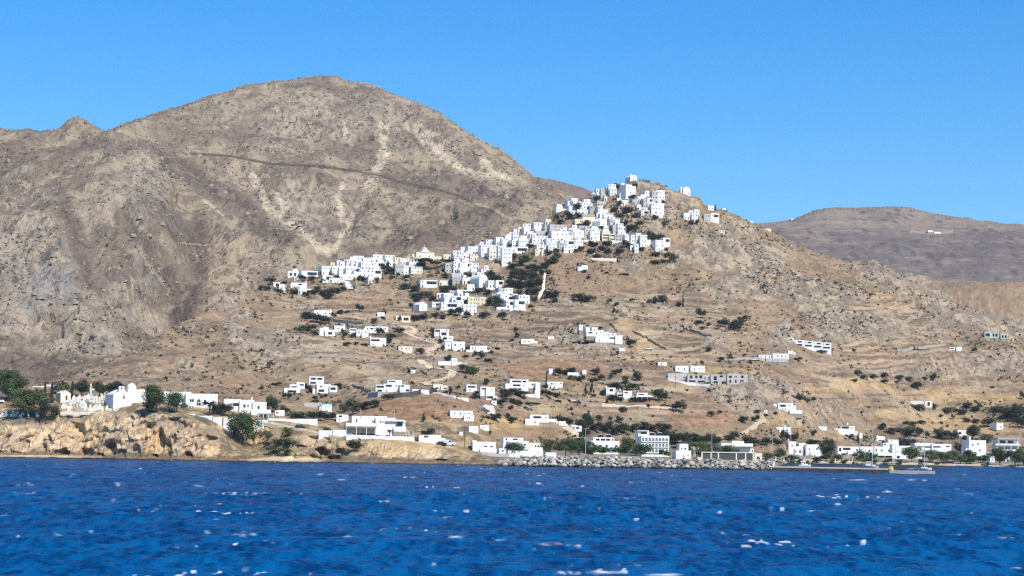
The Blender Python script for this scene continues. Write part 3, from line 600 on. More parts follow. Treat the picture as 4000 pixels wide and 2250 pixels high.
# breaking crests
sl = np.gradient(Zs, axis=0) / dyr
patch = fbm(X / 20, Y / 34, 2, 311)
foam = sstep(.80, 1.05, perlin(X / 1.1, Y / 5.0, 310) + .5 * patch + .5 * Zs) * sstep(.45, .8, patch)
wu, wv = project(X, Y, Zs)
caps = ellipse(wu, wv, [(a_, b_, c_ * .85, max(1.5, d_ * .55), e_ * .72) for a_, b_, c_, d_, e_ in [(100, 1893, 26, 2.6, 1), (130, 1925, 34, 2.4, .9), (60, 1930, 14, 2, .7), (780, 1898, 20, 2.4, 1), (960, 2087, 42, 4.2, 1), (810, 2080, 20, 3, .7), (1780, 2098, 26, 5.5, 1), (1950, 2110, 22, 3.5, .9), (1358, 2096, 14, 4, .9), (2150, 2125, 40, 6.5, 1), (2240, 2131, 30, 3.6, .9), (2090, 2143, 10, 4, .8),
    (2210, 2238, 36, 6, 1), (2360, 2236, 62, 8, 1), (2255, 2240, 14, 9, .9), (2590, 2247, 60, 8, 1), (2250, 2000, 12, 2, .8), (2140, 1942, 14, 3, .8), (2275, 1900, 10, 3.5, .8), (2810, 2002, 9, 5, .9), (3275, 1969, 16, 4.5, 1), (3350, 1875, 30, 1.6, .9), (3475, 1922, 26, 3, 1), (3770, 1932, 24, 2.8, .8), (3560, 1875, 18, 1.6, .8), (3610, 1876, 8, 4, .8),
    (1330, 1873, 16, 2, .8), (1250, 1853, 12, 2, .7), (1620, 1864, 16, 2, .7), (1370, 1931, 12, 2.6, .7), (600, 1996, 18, 3, .7), (540, 1989, 10, 3, .6), (440, 1956, 12, 2.6, .7), (460, 1892, 18, 2, .8), (280, 1861, 9, 2.6, .8), (985, 1926, 40, 1.8, .7), (340, 2075, 40, 2.4, .6), (1748, 2020, 16, 4, .6), (840, 2027, 18, 2.4, .6), (70, 2095, 8, 5, .6), (225, 2090, 18, 3, .6), (3740, 2087, 14, 3.5, .6), (3930, 2100, 30, 3, .6), (3970, 2218, 20, 4, .6), (1694, 2205, 8, 4, .7)]], .95, .3 * perlin(X / 2.0, Y / 6, 313) + .2 * perlin(X / .7, Y / 3, 314) + .12)
foam = np.maximum(foam * .6, caps)
Zs += 0.12 * foam
wave_tone = sstep(-.8, .8, .3 * fbm(X / 34, Y / 80, 3, 320) + .35 * fbm(X / 9, Y / 30, 3, 321) + .6 * fbm(X / 3.2, Y / 15, 3, 322) + .75 * fbm(X / 1.3, Y / 6.5, 3, 323) * sstep(800, 350, Y) + .6 * fbm(X / 2.2, Y / 30, 2, 324) * sstep(350, 700, Y))  # light and shade of the wave faces, painted as streaks into the colour
col = mix(c3(.0002, .029, .108), c3(.0008, .084, .238), wave_tone)
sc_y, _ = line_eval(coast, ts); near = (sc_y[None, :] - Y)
col = mix(col, c3(.020, .026, .022), .9 * (1 - sstep(14, 44, near + 14 * fbm(X / 30, Y / 30, 2, 330))) * (wu < 3030))  # reflection of the dark shore rocks painted into the sea colour
hb = sstep(3020, 3050, wu) * (1 - sstep(3620, 3760, wu)) * sstep(800, 850, Y)     # sheltered water behind the pier
col = mix(col, mix(c3(.010, .020, .035), c3(.016, .034, .062), wave_tone), .95 * hb)  # dark reflection of houses and trees painted into the calm water
foam = foam * (1 - hb); Zs = Zs * (1 - .7 * hb)
me = grid_mesh('sea', X, Y, Zs)
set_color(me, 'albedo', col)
fa = me.attributes.new('foam', 'FLOAT', 'POINT'); fa.data.foreach_set('value', np.clip(foam, 0, 1).astype(np.float32).reshape(-1))
M_sea, nt, b = new_mat('sea_water', 0.3, (.01, .09, .28), 0.5)
b.inputs['IOR'].default_value = 1.03
vc = nt.nodes.new('ShaderNodeVertexColor'); vc.layer_name = 'albedo'
fo = nt.nodes.new('ShaderNodeAttribute'); fo.attribute_name = 'foam'
mx = nt.nodes.new('ShaderNodeMix'); mx.data_type = 'RGBA'
nt.links.new(fo.outputs['Fac'], mx.inputs['Factor']); nt.links.new(vc.outputs['Color'], mx.inputs['A']); mx.inputs['B'].default_value = (.78, .82, .84, 1)
nt.links.new(mx.outputs['Result'], b.inputs['Base Color'])
ro = nt.nodes.new('ShaderNodeMapRange'); ro.inputs['To Min'].default_value = .3; ro.inputs['To Max'].default_value = .9
nt.links.new(fo.outputs['Fac'], ro.inputs['Value']); nt.links.new(ro.outputs[0], b.inputs['Roughness'])
ge = nt.nodes.new('ShaderNodeNewGeometry')
mp = nt.nodes.new('ShaderNodeMapping'); mp.inputs['Scale'].default_value = (.8, .35, .8)
no = nt.nodes.new('ShaderNodeTexNoise'); no.inputs['Scale'].default_value = 1.0; no.inputs['Detail'].default_value = 6
nt.links.new(ge.outputs['Position'], mp.inputs[0]); nt.links.new(mp.outputs[0], no.inputs['Vector'])
bp = nt.nodes.new('ShaderNodeBump'); bp.inputs['Strength'].default_value = .8; bp.inputs['Distance'].default_value = .4
nt.links.new(no.outputs['Fac'], bp.inputs['Height']); nt.links.new(bp.outputs[0], b.inputs['Normal'])
tag(link('sea', me, None, [M_sea]), kind='structure')
# the sea beyond the part in view, a sheet a little lower that carries on round the ship
bm_v = [(-2600, -700, -.9), (2600, -700, -.9), (2600, 1400, -.9), (-2600, 1400, -.9)]
me = bpy.data.meshes.new('open_sea'); me.from_pydata(bm_v, [], [(0, 1, 2, 3)]); me.update()
M_open, _, b2 = new_mat('open_water', 0.3, (.0005, .055, .17), 0.5); b2.inputs['IOR'].default_value = 1.03
tag(link('open_sea', me, None, [M_open]), kind='structure')
# ------------------------------------------------------------------ materials of the built things
WHITE = noise_mat('whitewash', (.80, .80, .78), (.72, .71, .68), .6)
CREAM = noise_mat('cream_plaster', (.74, .67, .48), (.68, .61, .43), .6)
PALE = noise_mat('pale_cream_plaster', (.76, .71, .58), (.70, .65, .52), .6)
GREY = noise_mat('grey_render', (.42, .41, .39), (.34, .33, .31), .5)
LGREY = noise_mat('light_grey_render', (.50, .475, .44), (.42, .40, .37), .5)
PGREEN = noise_mat('pale_green_plaster', (.50, .60, .50), (.44, .54, .45), .5)
STONE = noise_mat('field_stone', (.40, .34, .27), (.20, .17, .13), 1.6, .95, .1, 5, .6)
DSTONE = noise_mat('grey_stonework', (.115, .11, .11), (.065, .065, .068), 2.2, .95, .1, 5, .5)
ROOFM = noise_mat('roof_screed', (.66, .65, .61), (.52, .50, .46), .8)
TILE = noise_mat('weathered_tiles', (.42, .36, .28), (.30, .25, .19), 1.5)
DOME = noise_mat('lead_grey_dome', (.42, .44, .48), (.36, .38, .42), 1.0)
BLUE = noise_mat('blue_paint', (.06, .16, .36), (.05, .13, .30), 2)
BLUEROOF = noise_mat('pale_blue_roof', (.42, .55, .68), (.36, .50, .64), 1.5)
BROWN = noise_mat('brown_wood', (.13, .075, .04), (.09, .05, .03), 3)
GREYP = noise_mat('grey_paint', (.30, .32, .34), (.26, .28, .30), 2)
DARKW = noise_mat('dark_timber', (.06, .045, .035), (.035, .028, .022), 3)
GLASS, _nt, _b = new_mat('window_glass', .12, (.02, .026, .034), .5)
VOID = noise_mat('shaded_room', (.07, .07, .075), (.05, .05, .055), 1)
METAL = noise_mat('galvanised_metal', (.45, .46, .47), (.36, .37, .38), 4, .45, .5)
CONC = noise_mat('concrete', (.46, .43, .38), (.34, .31, .27), .9, .9, .2, 5, .3)
WETC = noise_mat('wet_concrete', (.10, .085, .065), (.055, .045, .035), .8, .6, .4, 5, .4)
DIRT = noise_mat('dirt_road', (.58, .47, .33), (.48, .38, .26), .5, .95, .1, 5, .2)
PAVED = noise_mat('pale_paving', (.66, .63, .57), (.55, .52, .46), .5)
GREYROAD = noise_mat('grey_gravel', (.36, .32, .27), (.29, .26, .22), .5)
BOULDER = noise_mat('limestone_boulder', (.54, .505, .42), (.27, .255, .22), .9, .95, .15, 6, .6)

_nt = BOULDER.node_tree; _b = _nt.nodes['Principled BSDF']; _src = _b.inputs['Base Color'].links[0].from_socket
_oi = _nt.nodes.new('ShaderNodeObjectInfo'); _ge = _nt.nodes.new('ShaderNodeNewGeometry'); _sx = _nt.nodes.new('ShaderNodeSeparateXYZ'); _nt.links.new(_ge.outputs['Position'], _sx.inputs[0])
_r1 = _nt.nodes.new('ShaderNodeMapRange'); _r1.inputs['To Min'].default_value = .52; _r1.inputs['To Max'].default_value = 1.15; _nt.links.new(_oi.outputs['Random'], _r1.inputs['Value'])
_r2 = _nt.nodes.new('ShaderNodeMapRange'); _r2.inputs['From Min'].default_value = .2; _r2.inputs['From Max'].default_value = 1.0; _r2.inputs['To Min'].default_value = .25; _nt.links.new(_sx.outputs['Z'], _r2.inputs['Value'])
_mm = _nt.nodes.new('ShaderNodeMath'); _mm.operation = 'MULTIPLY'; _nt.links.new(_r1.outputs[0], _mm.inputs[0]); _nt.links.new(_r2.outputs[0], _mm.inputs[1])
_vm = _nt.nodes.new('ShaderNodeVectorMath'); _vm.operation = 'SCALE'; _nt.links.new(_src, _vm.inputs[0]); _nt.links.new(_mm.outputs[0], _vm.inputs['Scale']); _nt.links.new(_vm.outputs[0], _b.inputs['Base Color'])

# ------------------------------------------------------------------ mesh building
class MB:
    def __init__(s): s.v = []; s.f = []; s.m = []; s.cur = 0
    def quad(s, *pts):
        n = len(s.v); s.v += [tuple(p) for p in pts]; s.f.append(tuple(range(n, n + len(pts)))); s.m.append(s.cur); return s
    def box(s, x0, x1, y0, y1, z0, z1, top=True, bottom=False):
        a, b, c, d = (x0, y0, z0), (x1, y0, z0), (x1, y1, z0), (x0, y1, z0)
        e, f, g, h = (x0, y0, z1), (x1, y0, z1), (x1, y1, z1), (x0, y1, z1)
        s.quad(a, b, f, e); s.quad(b, c, g, f); s.quad(c, d, h, g); s.quad(d, a, e, h)
        if top: s.quad(e, f, g, h)
        if bottom: s.quad(d, c, b, a)
        return s
    def cyl(s, cx, cy, z0, z1, r0, r1=None, n=12, cap=True):
        r1 = r0 if r1 is None else r1
        p = [(math.cos(2 * math.pi * i / n), math.sin(2 * math.pi * i / n)) for i in range(n)]
        for i in range(n):
            a, b = p[i], p[(i + 1) % n]
            s.quad((cx + a[0] * r0, cy + a[1] * r0, z0), (cx + b[0] * r0, cy + b[1] * r0, z0), (cx + b[0] * r1, cy + b[1] * r1, z1), (cx + a[0] * r1, cy + a[1] * r1, z1))
        if cap: s.quad(*[(cx + a[0] * r1, cy + a[1] * r1, z1) for a in p])
        return s
    def dome(s, cx, cy, z, r, h=None, n=14, k=5):
        h = r if h is None else h
        for j in range(k):
            t0, t1 = j / k * math.pi / 2, (j + 1) / k * math.pi / 2
            s.cyl(cx, cy, z + h * math.sin(t0), z + h * math.sin(t1), r * math.cos(t0), max(r * math.cos(t1), .01), n, False)
        return s
    def vault(s, x0, x1, y0, y1, z, h, along='y', n=10):
        """barrel vault over the rectangle; along is the direction of its ridge."""
        pr = []
        for i in range(n + 1):
            a = math.pi * i / n
            pr.append((-math.cos(a), math.sin(a) * h))
        for i in range(n):
            (a, za), (b, zb) = pr[i], pr[i + 1]
            if along == 'y':
                c, w = (x0 + x1) / 2, (x1 - x0) / 2
                s.quad((c + a * w, y0, z + za), (c + b * w, y0, z + zb), (c + b * w, y1, z + zb), (c + a * w, y1, z + za))
            else:
                c, w = (y0 + y1) / 2, (y1 - y0) / 2
                s.quad((x0, c + a * w, z + za), (x1, c + a * w, z + za), (x1, c + b * w, z + zb), (x0, c + b * w, z + zb))
        if along == 'y':
            c, w = (x0 + x1) / 2, (x1 - x0) / 2
            s.quad(*[(c + a * w, y0, z + q) for a, q in pr]); s.quad(*[(c + a * w, y1, z + q) for a, q in reversed(pr)])
        else:
            c, w = (y0 + y1) / 2, (y1 - y0) / 2
            s.quad(*[(x0, c + a * w, z + q) for a, q in reversed(pr)]); s.quad(*[(x1, c + a * w, z + q) for a, q in pr])
        return s
    def gable(s, x0, x1, y0, y1, z, h, along='x'):
        if along == 'x':
            c = (y0 + y1) / 2
            s.quad((x0, y0, z), (x1, y0, z), (x1, c, z + h), (x0, c, z + h)); s.quad((x1, y1, z), (x0, y1, z), (x0, c, z + h), (x1, c, z + h))
            s.quad((x0, y1, z), (x0, y0, z), (x0, c, z + h)); s.quad((x1, y0, z), (x1, y1, z), (x1, c, z + h))
        else:
            c = (x0 + x1) / 2
            s.quad((x0, y1, z), (x0, y0, z), (c, y0, z + h), (c, y1, z + h)); s.quad((x1, y0, z), (x1, y1, z), (c, y1, z + h), (c, y0, z + h))
            s.quad((x0, y0, z), (x1, y0, z), (c, y0, z + h)); s.quad((x1, y1, z), (x0, y1, z), (c, y1, z + h))
        return s
    def block(s, x0, x1, y0, y1, z0, z1, holes=(), par=.35, pt=.25):
        """walls of a flat-roofed block: openings cut in the front face with real reveals, and a parapet round the roof."""
        xs = sorted({x0, x1, *[h[0] for h in holes], *[h[1] for h in holes]}); zs = sorted({z0, z1, *[h[2] for h in holes], *[h[3] for h in holes]})
        for xa, xb in zip(xs[:-1], xs[1:]):
            for za, zb in zip(zs[:-1], zs[1:]):
                xm, zm = (xa + xb) / 2, (za + zb) / 2
                if not any(h[0] < xm < h[1] and h[2] < zm < h[3] for h in holes):
                    s.quad((xa, y0, za), (xb, y0, za), (xb, y0, zb), (xa, y0, zb))
        for (a, b, c, d, r) in holes:
            y = y0 + r
            s.quad((a, y, c), (b, y, c), (b, y, d), (a, y, d))
            s.quad((a, y0, c), (a, y, c), (a, y, d), (a, y0, d)); s.quad((b, y, c), (b, y0, c), (b, y0, d), (b, y, d))
            s.quad((a, y0, d), (a, y, d), (b, y, d), (b, y0, d)); s.quad((a, y, c), (a, y0, c), (b, y0, c), (b, y, c))
        s.quad((x1, y0, z0), (x1, y1, z0), (x1, y1, z1), (x1, y0, z1)); s.quad((x1, y1, z0), (x0, y1, z0), (x0, y1, z1), (x1, y1, z1)); s.quad((x0, y1, z0), (x0, y0, z0), (x0, y0, z1), (x0, y1, z1))
        a, b, c, d = x0 + pt, x1 - pt, y0 + pt, y1 - pt
        o = [(x0, y0), (x1, y0), (x1, y1), (x0, y1)]; i = [(a, c), (b, c), (b, d), (a, d)]
        for k in range(4):
            p, q, pi, qi = o[k], o[(k + 1) % 4], i[k], i[(k + 1) % 4]
            s.quad((*p, z1), (*q, z1), (*qi, z1), (*pi, z1)); s.quad((*pi, z1), (*qi, z1), (*qi, z1 - par), (*pi, z1 - par))
        s.roofs = getattr(s, 'roofs', []) + [(a, b, c, d, z1 - par)]
        return s
    def mesh(s, name):
        me = bpy.data.meshes.new(name); me.from_pydata(s.v, [], s.f)
        me.polygons.foreach_set('material_index', s.m); me.update(); return me
    def obj(s, name, mats, parent=None):
        me = s.mesh(name)
        for m in (mats if isinstance(mats, (list, tuple)) else [mats]): me.materials.append(m)
        return link(name, me, parent)

def empty(name, loc, rz=0.0):
    o = bpy.data.objects.new(name, None); COL.objects.link(o)
    o.location = loc; o.rotation_euler = (0, 0, rz); o.empty_display_size = .5
    return o
def child(name, me, parent, loc=(0, 0, 0), scale=(1, 1, 1), rz=0.0):
    o = bpy.data.objects.new(name, me); COL.objects.link(o); o.parent = parent
    o.location = loc; o.scale = scale; o.rotation_euler = (0, 0, rz)
    return o
# unit fittings (1 x 1, front at y = 0, centred), scaled to each opening
def _window(frame):
    b = MB()
    for x0, x1, z0, z1 in ((-.5, -.42, -.5, .5), (.42, .5, -.5, .5), (-.42, .42, .42, .5), (-.42, .42, -.5, -.42), (-.03, .03, -.42, .42)):
        b.box(x0, x1, 0, .035, z0, z1)
    me = b.mesh('window'); me.materials.append(frame); return me
WIN = {k: _window(m) for k, m in (('w', WHITE), ('b', BLUE), ('n', BROWN), ('g', GREYP))}
WPANE = MB().quad((-.5, .04, -.5), (.5, .04, -.5), (.5, .04, .5), (-.5, .04, .5)).mesh('pane'); WPANE.materials.append(GLASS)
def _door(mat):
    b = MB(); b.box(-.5, .5, 0, .06, -.5, .5); b.box(-.38, -.06, -.03, 0, -.4, .4); b.box(.06, .38, -.03, 0, -.4, .4)
    me = b.mesh('door'); me.materials.append(mat); return me
DOOR = {'d': _door(BLUE), 'D': _door(BROWN), 'G': _door(GREYP)}
def _arch(wall):
    b = MB()
    n = 8; pts = [(-.5 * math.cos(math.pi * i / n), .02 + .44 * math.sin(math.pi * i / n)) for i in range(n + 1)]
    for i in range(n):
        (xa, za), (xb, zb) = pts[i], pts[i + 1]
        b.quad((xa, 0, za), (xb, 0, zb), (xb, 0, .5), (xa, 0, .5))
    b.box(-.03, .03, .01, .04, -.5, .3); b.box(-.5, .5, .01, .04, -.06, .0)
    me = b.mesh('arched_window'); me.materials.append(wall); return me
ARCH = {}
def _pane():
    b = MB(); b.cur = 0; b.quad((-.5, .02, -.5), (.5, .02, -.5), (.5, .02, .5), (-.5, .02, .5)); b.cur = 1
    for x in (-.5, -.18, .14, .46): b.box(x, x + .04, 0, .018, -.5, .5)
    me = b.mesh('glazed_door'); me.materials.append(GLASS); me.materials.append(GREYP); return me
PANE = _pane()
def _chim():
    b = MB(); b.box(-.3, .3, -.3, .3, 0, 1.1); b.box(-.4, .4, -.4, .4, 1.1, 1.25, bottom=True); me = b.mesh('chimney'); me.materials.append(WHITE); return me
CHIM = _chim()
def _heater():
    b = MB(); b.quad((-.9, -.9, .2), (.9, -.9, .2), (.9, .3, 1.2), (-.9, .3, 1.2)); b.quad((-.9, .3, 1.2), (.9, .3, 1.2), (.9, .3, .1), (-.9, .3, .1)); b.cur = 1
    b.vault(-.9, .9, .3, .8, 1.1, .3, 'x', 6); b.box(-.9, .9, .3, .8, .9, 1.1, bottom=True)
    me = b.mesh('solar_heater'); me.materials.append(GLASS); me.materials.append(METAL); return me
HEAT = _heater()

ROLLK = math.tan(ROLL)
THINGS = []
class House:
    """A building set where the photograph shows it: its pixel base is found on the ground, then it is built in metres."""
    def __init__(s, name, label, cat, uc, vb, Y=None, yaw=0.0, wall=None, group=None, ext=4.0, found=False):
        x, y, z = L.hit(uc, vb) if Y is None else at(uc, vb, Y)
        s.k = y / F; s.uc, s.vb, s.yaw, s.cy = uc, vb, yaw, math.cos(yaw)
        s.o = empty(name, (x, y, z), yaw); tag(s.o, label, cat, group); THINGS.append(s.o)
        s.found = found; s.wall = wall or WHITE; s.mb = MB(); s.ext = ext; s.fit = []
        s.x0 = x; s.z0 = z
    def X(s, u): return (u - s.uc) * s.k / s.cy
    def Zv(s, v, u=None): return ((s.vb - v) + ((u if u is not None else s.uc) - s.uc) * ROLLK) * s.k
    def block(s, u0, u1, v0, v1, depth=7.0, dy=0.0, op=(), par=.35, ext=None, ground=True):
        """u0..u1, v0 (top)..v1 (foot) in photo pixels; op: (u, v, w, h, kind) openings in pixels."""
        um = (u0 + u1) / 2; sh = dy * math.tan(s.yaw); x0, x1 = s.X(u0) + sh, s.X(u1) + sh; z1 = s.Zv(v0, um); zf = s.Zv(v1, um); z0 = zf - ((s.ext if ext is None else ext) if ground else 0)
        if ground and ext is None and s.found:
            c_, s_ = math.cos(s.yaw), math.sin(s.yaw); O = s.o.location
            lo = min(L.height(O.x + xx * c_ - yy * s_, O.y + xx * s_ + yy * c_) for xx in (x0, x1) for yy in (dy, dy + depth)) - O.z - .4
            z0 = zf - .25; lo = max(lo, zf - 2.6)
            if lo < z0 - .1: MB().box(x0 + .02, x1 - .02, dy + .02, dy + depth - .02, lo, z0, bottom=True).obj('foundation', STONE, s.o)
        holes = []
        for (u, v, w, h, k) in op:
            a, b = s.X(u - w / 2) + sh, s.X(u + w / 2) + sh; c, d = s.Zv(v + h / 2, um), s.Zv(v - h / 2, um)
            a, b = max(a, x0 + .12), min(b, x1 - .12); c, d = max(c, z0 + .05), min(d, z1 - .15)
            if b - a < .2 or d - c < .2: continue
            r = {'o': min(1.7, depth * .4), 'p': min(2.6, depth * .5)}.get(k, .28)
            holes.append((a, b, c, d, r)); s.fit.append((k, (a + b) / 2, dy + r - .08, (c + d) / 2, b - a, d - c))
        s.mb.block(x0, x1, dy, dy + depth, z0, z1, holes, par)
        return s
    def done(s, *, chim=(), heat=()):
        s.mb.obj('walls', s.wall, s.o)
        for (a, b, c, d, z) in getattr(s.mb, 'roofs', []):
            if b - a > .3: MB().box(a, b, c, d, z - .12, z + .0).obj('roof', ROOFM, s.o)
        for (k, x, y, z, w, h) in s.fit:
            if k in WIN: child('pane', WPANE, child('window', WIN[k], s.o, (x, y, z), (w, 1, h)))
            elif k in DOOR: child('door', DOOR[k], s.o, (x, y, z), (w, 1, h))
            elif k == 'a':
                if s.wall.name not in ARCH: ARCH[s.wall.name] = _arch(s.wall)
                child('pane', WPANE, child('arched_window', ARCH[s.wall.name], s.o, (x, y - .12, z), (w, 1, h)), (0, .02, 0))
            elif k in 'op': child('glazed_door', PANE, s.o, (x, y, z - h * .06), (w * .86, 1, h * .86))
        for (u, v, dy) in chim: child('chimney', CHIM, s.o, (s.X(u), dy, s.Zv(v)))
        for (u, v, dy) in heat: child('solar_heater', HEAT, s.o, (s.X(u), dy, s.Zv(v)))
        return s.o
    def part(s, name, mb, mat): return mb.obj(name, mat, s.o)
    def slab(s, name, u0, u1, v0, v1, y0, y1, mat):
        um = (u0 + u1) / 2
        return MB().box(s.X(u0), s.X(u1), y0, y1, s.Zv(v1, um), s.Zv(v0, um), bottom=True).obj(name, mat, s.o)
    def pergola(s, u0, u1, v0, v1, depth, dy=0.0, mat=None, n=3):
        """posts carrying a slatted roof, v0 top .. v1 ground."""
        mat = mat or DARKW; um = (u0 + u1) / 2; x0, x1 = s.X(u0), s.X(u1); z1, z0 = s.Zv(v0, um), s.Zv(v1, um) - 1.0
        b = MB()
        for i in range(n):
            x = x0 + (x1 - x0 - .2) * i / max(1, n - 1)
            b.box(x, x + .2, dy, dy + .2, z0, z1 - .15)
        b.obj('posts', mat, s.o)
        r = MB(); k = max(3, int((x1 - x0) / .5))
        for i in range(k):
            x = x0 + (x1 - x0) * i / k
            r.box(x, x + (x1 - x0) / k * .72, dy - .2, dy + depth, z1 - .15, z1, bottom=True)
        r.obj('pergola_roof', mat, s.o)

ORD = ['leftmost', 'second', 'third', 'fourth', 'fifth', 'sixth', 'seventh', 'eighth', 'ninth', 'tenth', 'eleventh', 'twelfth', 'thirteenth', 'fourteenth', 'fifteenth', 'sixteenth', 'seventeenth', 'eighteenth', 'nineteenth', 'twentieth'] + ['twenty-' + q for q in ('first', 'second', 'third', 'fourth', 'fifth', 'sixth', 'seventh', 'eighth', 'ninth')] + ['thirtieth'] + ['thirty-' + q for q in ('first', 'second', 'third', 'fourth', 'fifth', 'sixth', 'seventh', 'eighth', 'ninth')] + ['fortieth'] + ['forty-' + q for q in ('first', 'second', 'third', 'fourth', 'fifth', 'sixth', 'seventh', 'eighth', 'ninth')]
NUM = ['no', 'one', 'two', 'three', 'four', 'five', 'six', 'seven', 'eight', 'nine', 'ten']
def rank(i, n): return 'leftmost' if i == 0 else ('rightmost' if i == n - 1 else ORD[i] + ' from the left')
RND = random.Random(11)
def village_row(where, group, items):
    """a row of plain cubic village houses; items: (u0, u1, v0, v1[, options])."""
    items = sorted(items, key=lambda q: q[0] + q[1])
    for i, it in enumerate(items):
        u0, u1, v0, v1 = it[:4]; op = it[4] if len(it) > 4 else ''
        uc = (u0 + u1) / 2; u0, u1 = uc + (u0 - uc) * 1.27, uc + (u1 - uc) * 1.27; v0 -= (v1 - v0) * .1
        yaw = .0 if 'f' in op else RND.uniform(.12, .5) * (-.5 if 'r' in op else 1)
        wall = CREAM if 'y' in op else GREY if 'g' in op else LGREY if 'l' in op else PALE if 'c' in op else STONE if 's' in op else WHITE
        colour = {'y': 'yellow', 'g': 'grey', 'l': 'light grey', 'c': 'cream', 's': 'bare stone'}.get(next((q for q in op if q in 'yglcs'), ''), 'white')
        h = House('village_house', '', 'house', uc, v1, None, yaw, wall, group)
        Wp = (u1 - u0) * h.k; rat = min(.8, 7.5 / max(Wp, 4)); c, sn = math.cos(yaw), abs(math.sin(yaw))
        Wd = Wp / (c + rat * sn); dep = Wd * rat + 1.0; Hm = (v1 - v0) * h.k
        st = max(1, min(4, round(Hm / 3.0)))
        off = (dep * math.sin(yaw)) / 2                       # keeps the visible width centred
        x0, x1 = -Wd / 2 + off, Wd / 2 + off
        holes = []; nw = 0; n = max(1, min(4, int(Wd / 2.0)))
        top = Hm
        upper = 'u' in op and Wd > 4.5
        if upper: top = Hm - 2.7; st = max(1, st - 1)
        for s_ in range(st):
            zf = top - (s_ + 1) * (top / st)
            for j in range(n):
                xm = x0 + Wd * (j + .5) / n + RND.uniform(-.2, .2)
                r = RND.random()
                if s_ == st - 1 and r < .3 and top > 2.4: hw, za, zb, k = .5, zf, zf + 2.05, RND.choice('dDG')
                elif r < .86 and top > 1.9: hw, za, zb, k = RND.uniform(.3, .44), zf + 1.0, zf + RND.uniform(1.8, 2.05), RND.choice('wwbgn')
                else: continue
                zb = min(zb, top - .4); za = min(za, zb - .5)
                if xm - hw < x0 + .2 or xm + hw > x1 - .2: continue
                holes.append((xm - hw, xm + hw, za, zb, .25)); h.fit.append((k, xm, .17, (za + zb) / 2, 2 * hw, zb - za)); nw += k in WIN
        if 'o' in op and Wd > 3.4:
            holes = [q for q in holes if q[1] < x0 + Wd * .3]; h.fit = [q for q in h.fit if q[1] < x0 + Wd * .3]; nw = sum(q[0] in WIN for q in h.fit)
            za = max(top - 3.2, 0); holes.append((x0 + Wd * .36, x1 - .4, za + .3, za + 2.4, 1.6)); h.fit.append(('o', (x0 + Wd * .36 + x1 - .4) / 2, 1.52, za + 1.35, Wd * .64 - .4, 2.1))
        h.mb.block(x0, x1, 0, dep, -4.0, top, holes, .3, .22)
        feats = ''
        if upper:
            a = x0 + Wd * RND.choice((.05, .4)); h.mb.block(a, a + Wd * .5, dep * .3, dep, top - .35, Hm, [(a + Wd * .12, a + Wd * .12 + .8, top + .1, top + 1.9, .2)], .25, .2)
            h.fit.append(('w', a + Wd * .12 + .4, dep * .3 + .12, top + 1.0, .8, 1.8)); feats = ' with small upper room'
        elif 'o' in op and Wd > 3.4: feats = ' with shaded loggia'
        elif 'v' in op:
            h.mb.vault(x0 + .1, x1 - .1, .05, dep - .05, top - .3, Wd * .22, 'y'); feats = ' with rounded vault roof'
        elif nw > 2: feats = ' with ' + (NUM[min(nw, 10)]) + ' windows'
        kind = 'tall narrow' if Hm > 1.35 * Wp else ('long low' if Wp > 2.6 * Hm else {1: 'single-storey', 2: 'two-storey', 3: 'three-storey', 4: 'four-storey'}[st])
        h.o['label'] = f'{colour} {kind} house{feats}, {rank(i, len(items))} {where}'
        if 'h' in op: child('chimney', CHIM, h.o, (x0 + Wd * .8, dep * .6, top - .3))
        h.done()
# ------------------------------------------------------------------ the hilltop village, row by row
VG = 'white cube houses of the hill village'
village_row('in lower village skyline', VG, [(1174, 1232, 1060, 1082, 'o'), (1247, 1296, 1043, 1072, 'h'), (1286, 1304, 1027, 1044, 'y'), (1312, 1328, 1019, 1045, ''), (1325, 1343, 1023, 1046, ''), (1341, 1364, 1010, 1028, ''),
    (1367, 1386, 1005, 1030, ''), (1379, 1415, 1002, 1034, ''), (1415, 1435, 992, 1012, 'y'), (1436, 1456, 992, 1012, 'y'), (1478, 1500, 994, 1022, 'f'), (1496, 1535, 997, 1022, '')])
village_row('in lower village middle', VG, [(1296, 1325, 1042, 1078, ''), (1320, 1350, 1040, 1060, ''), (1348, 1375, 1019, 1044, 'v'), (1388, 1406, 1025, 1050, ''), (1404, 1454, 1027, 1056, ''), (1418, 1456, 1008, 1028, 'fc'),
    (1452, 1500, 1026, 1054, 'o'), (1455, 1480, 997, 1028, ''), (1500, 1537, 1014, 1040, '')])
village_row('in lower village front', VG, [(1258, 1294, 1078, 1104, 'o'), (1284, 1320, 1087, 1105, ''), (1316, 1352, 1047, 1082, ''), (1334, 1386, 1072, 1093, 'f'), (1351, 1386, 1042, 1080, ''), (1384, 1404, 1048, 1084, 'of'), (1402, 1454, 1055, 1084, ''), (1432, 1457, 1084, 1108, 'c'), (1450, 1485, 1055, 1085, 'o')])
village_row('left of the umbrella pines', VG, [(1537, 1562, 1008, 1036, 'y'), (1560, 1594, 1010, 1036, 'c'), (1540, 1574, 1034, 1072, 'l'), (1572, 1592, 1040, 1072, ''), (1592, 1647, 1024, 1044, ''), (1602, 1644, 1044, 1070, 'c')])
village_row('just right of domed church', VG, [(1737, 1772, 995, 1014, 'cf'), (1768, 1792, 982, 1012, ''), (1790, 1824, 981, 1012, 'u'), (1774, 1806, 1006, 1032, ''), (1800, 1828, 1010, 1034, ''), (1821, 1852, 965, 994, ''), (1834, 1861, 994, 1018, 'c'), (1852, 1868, 963, 984, 'v')])
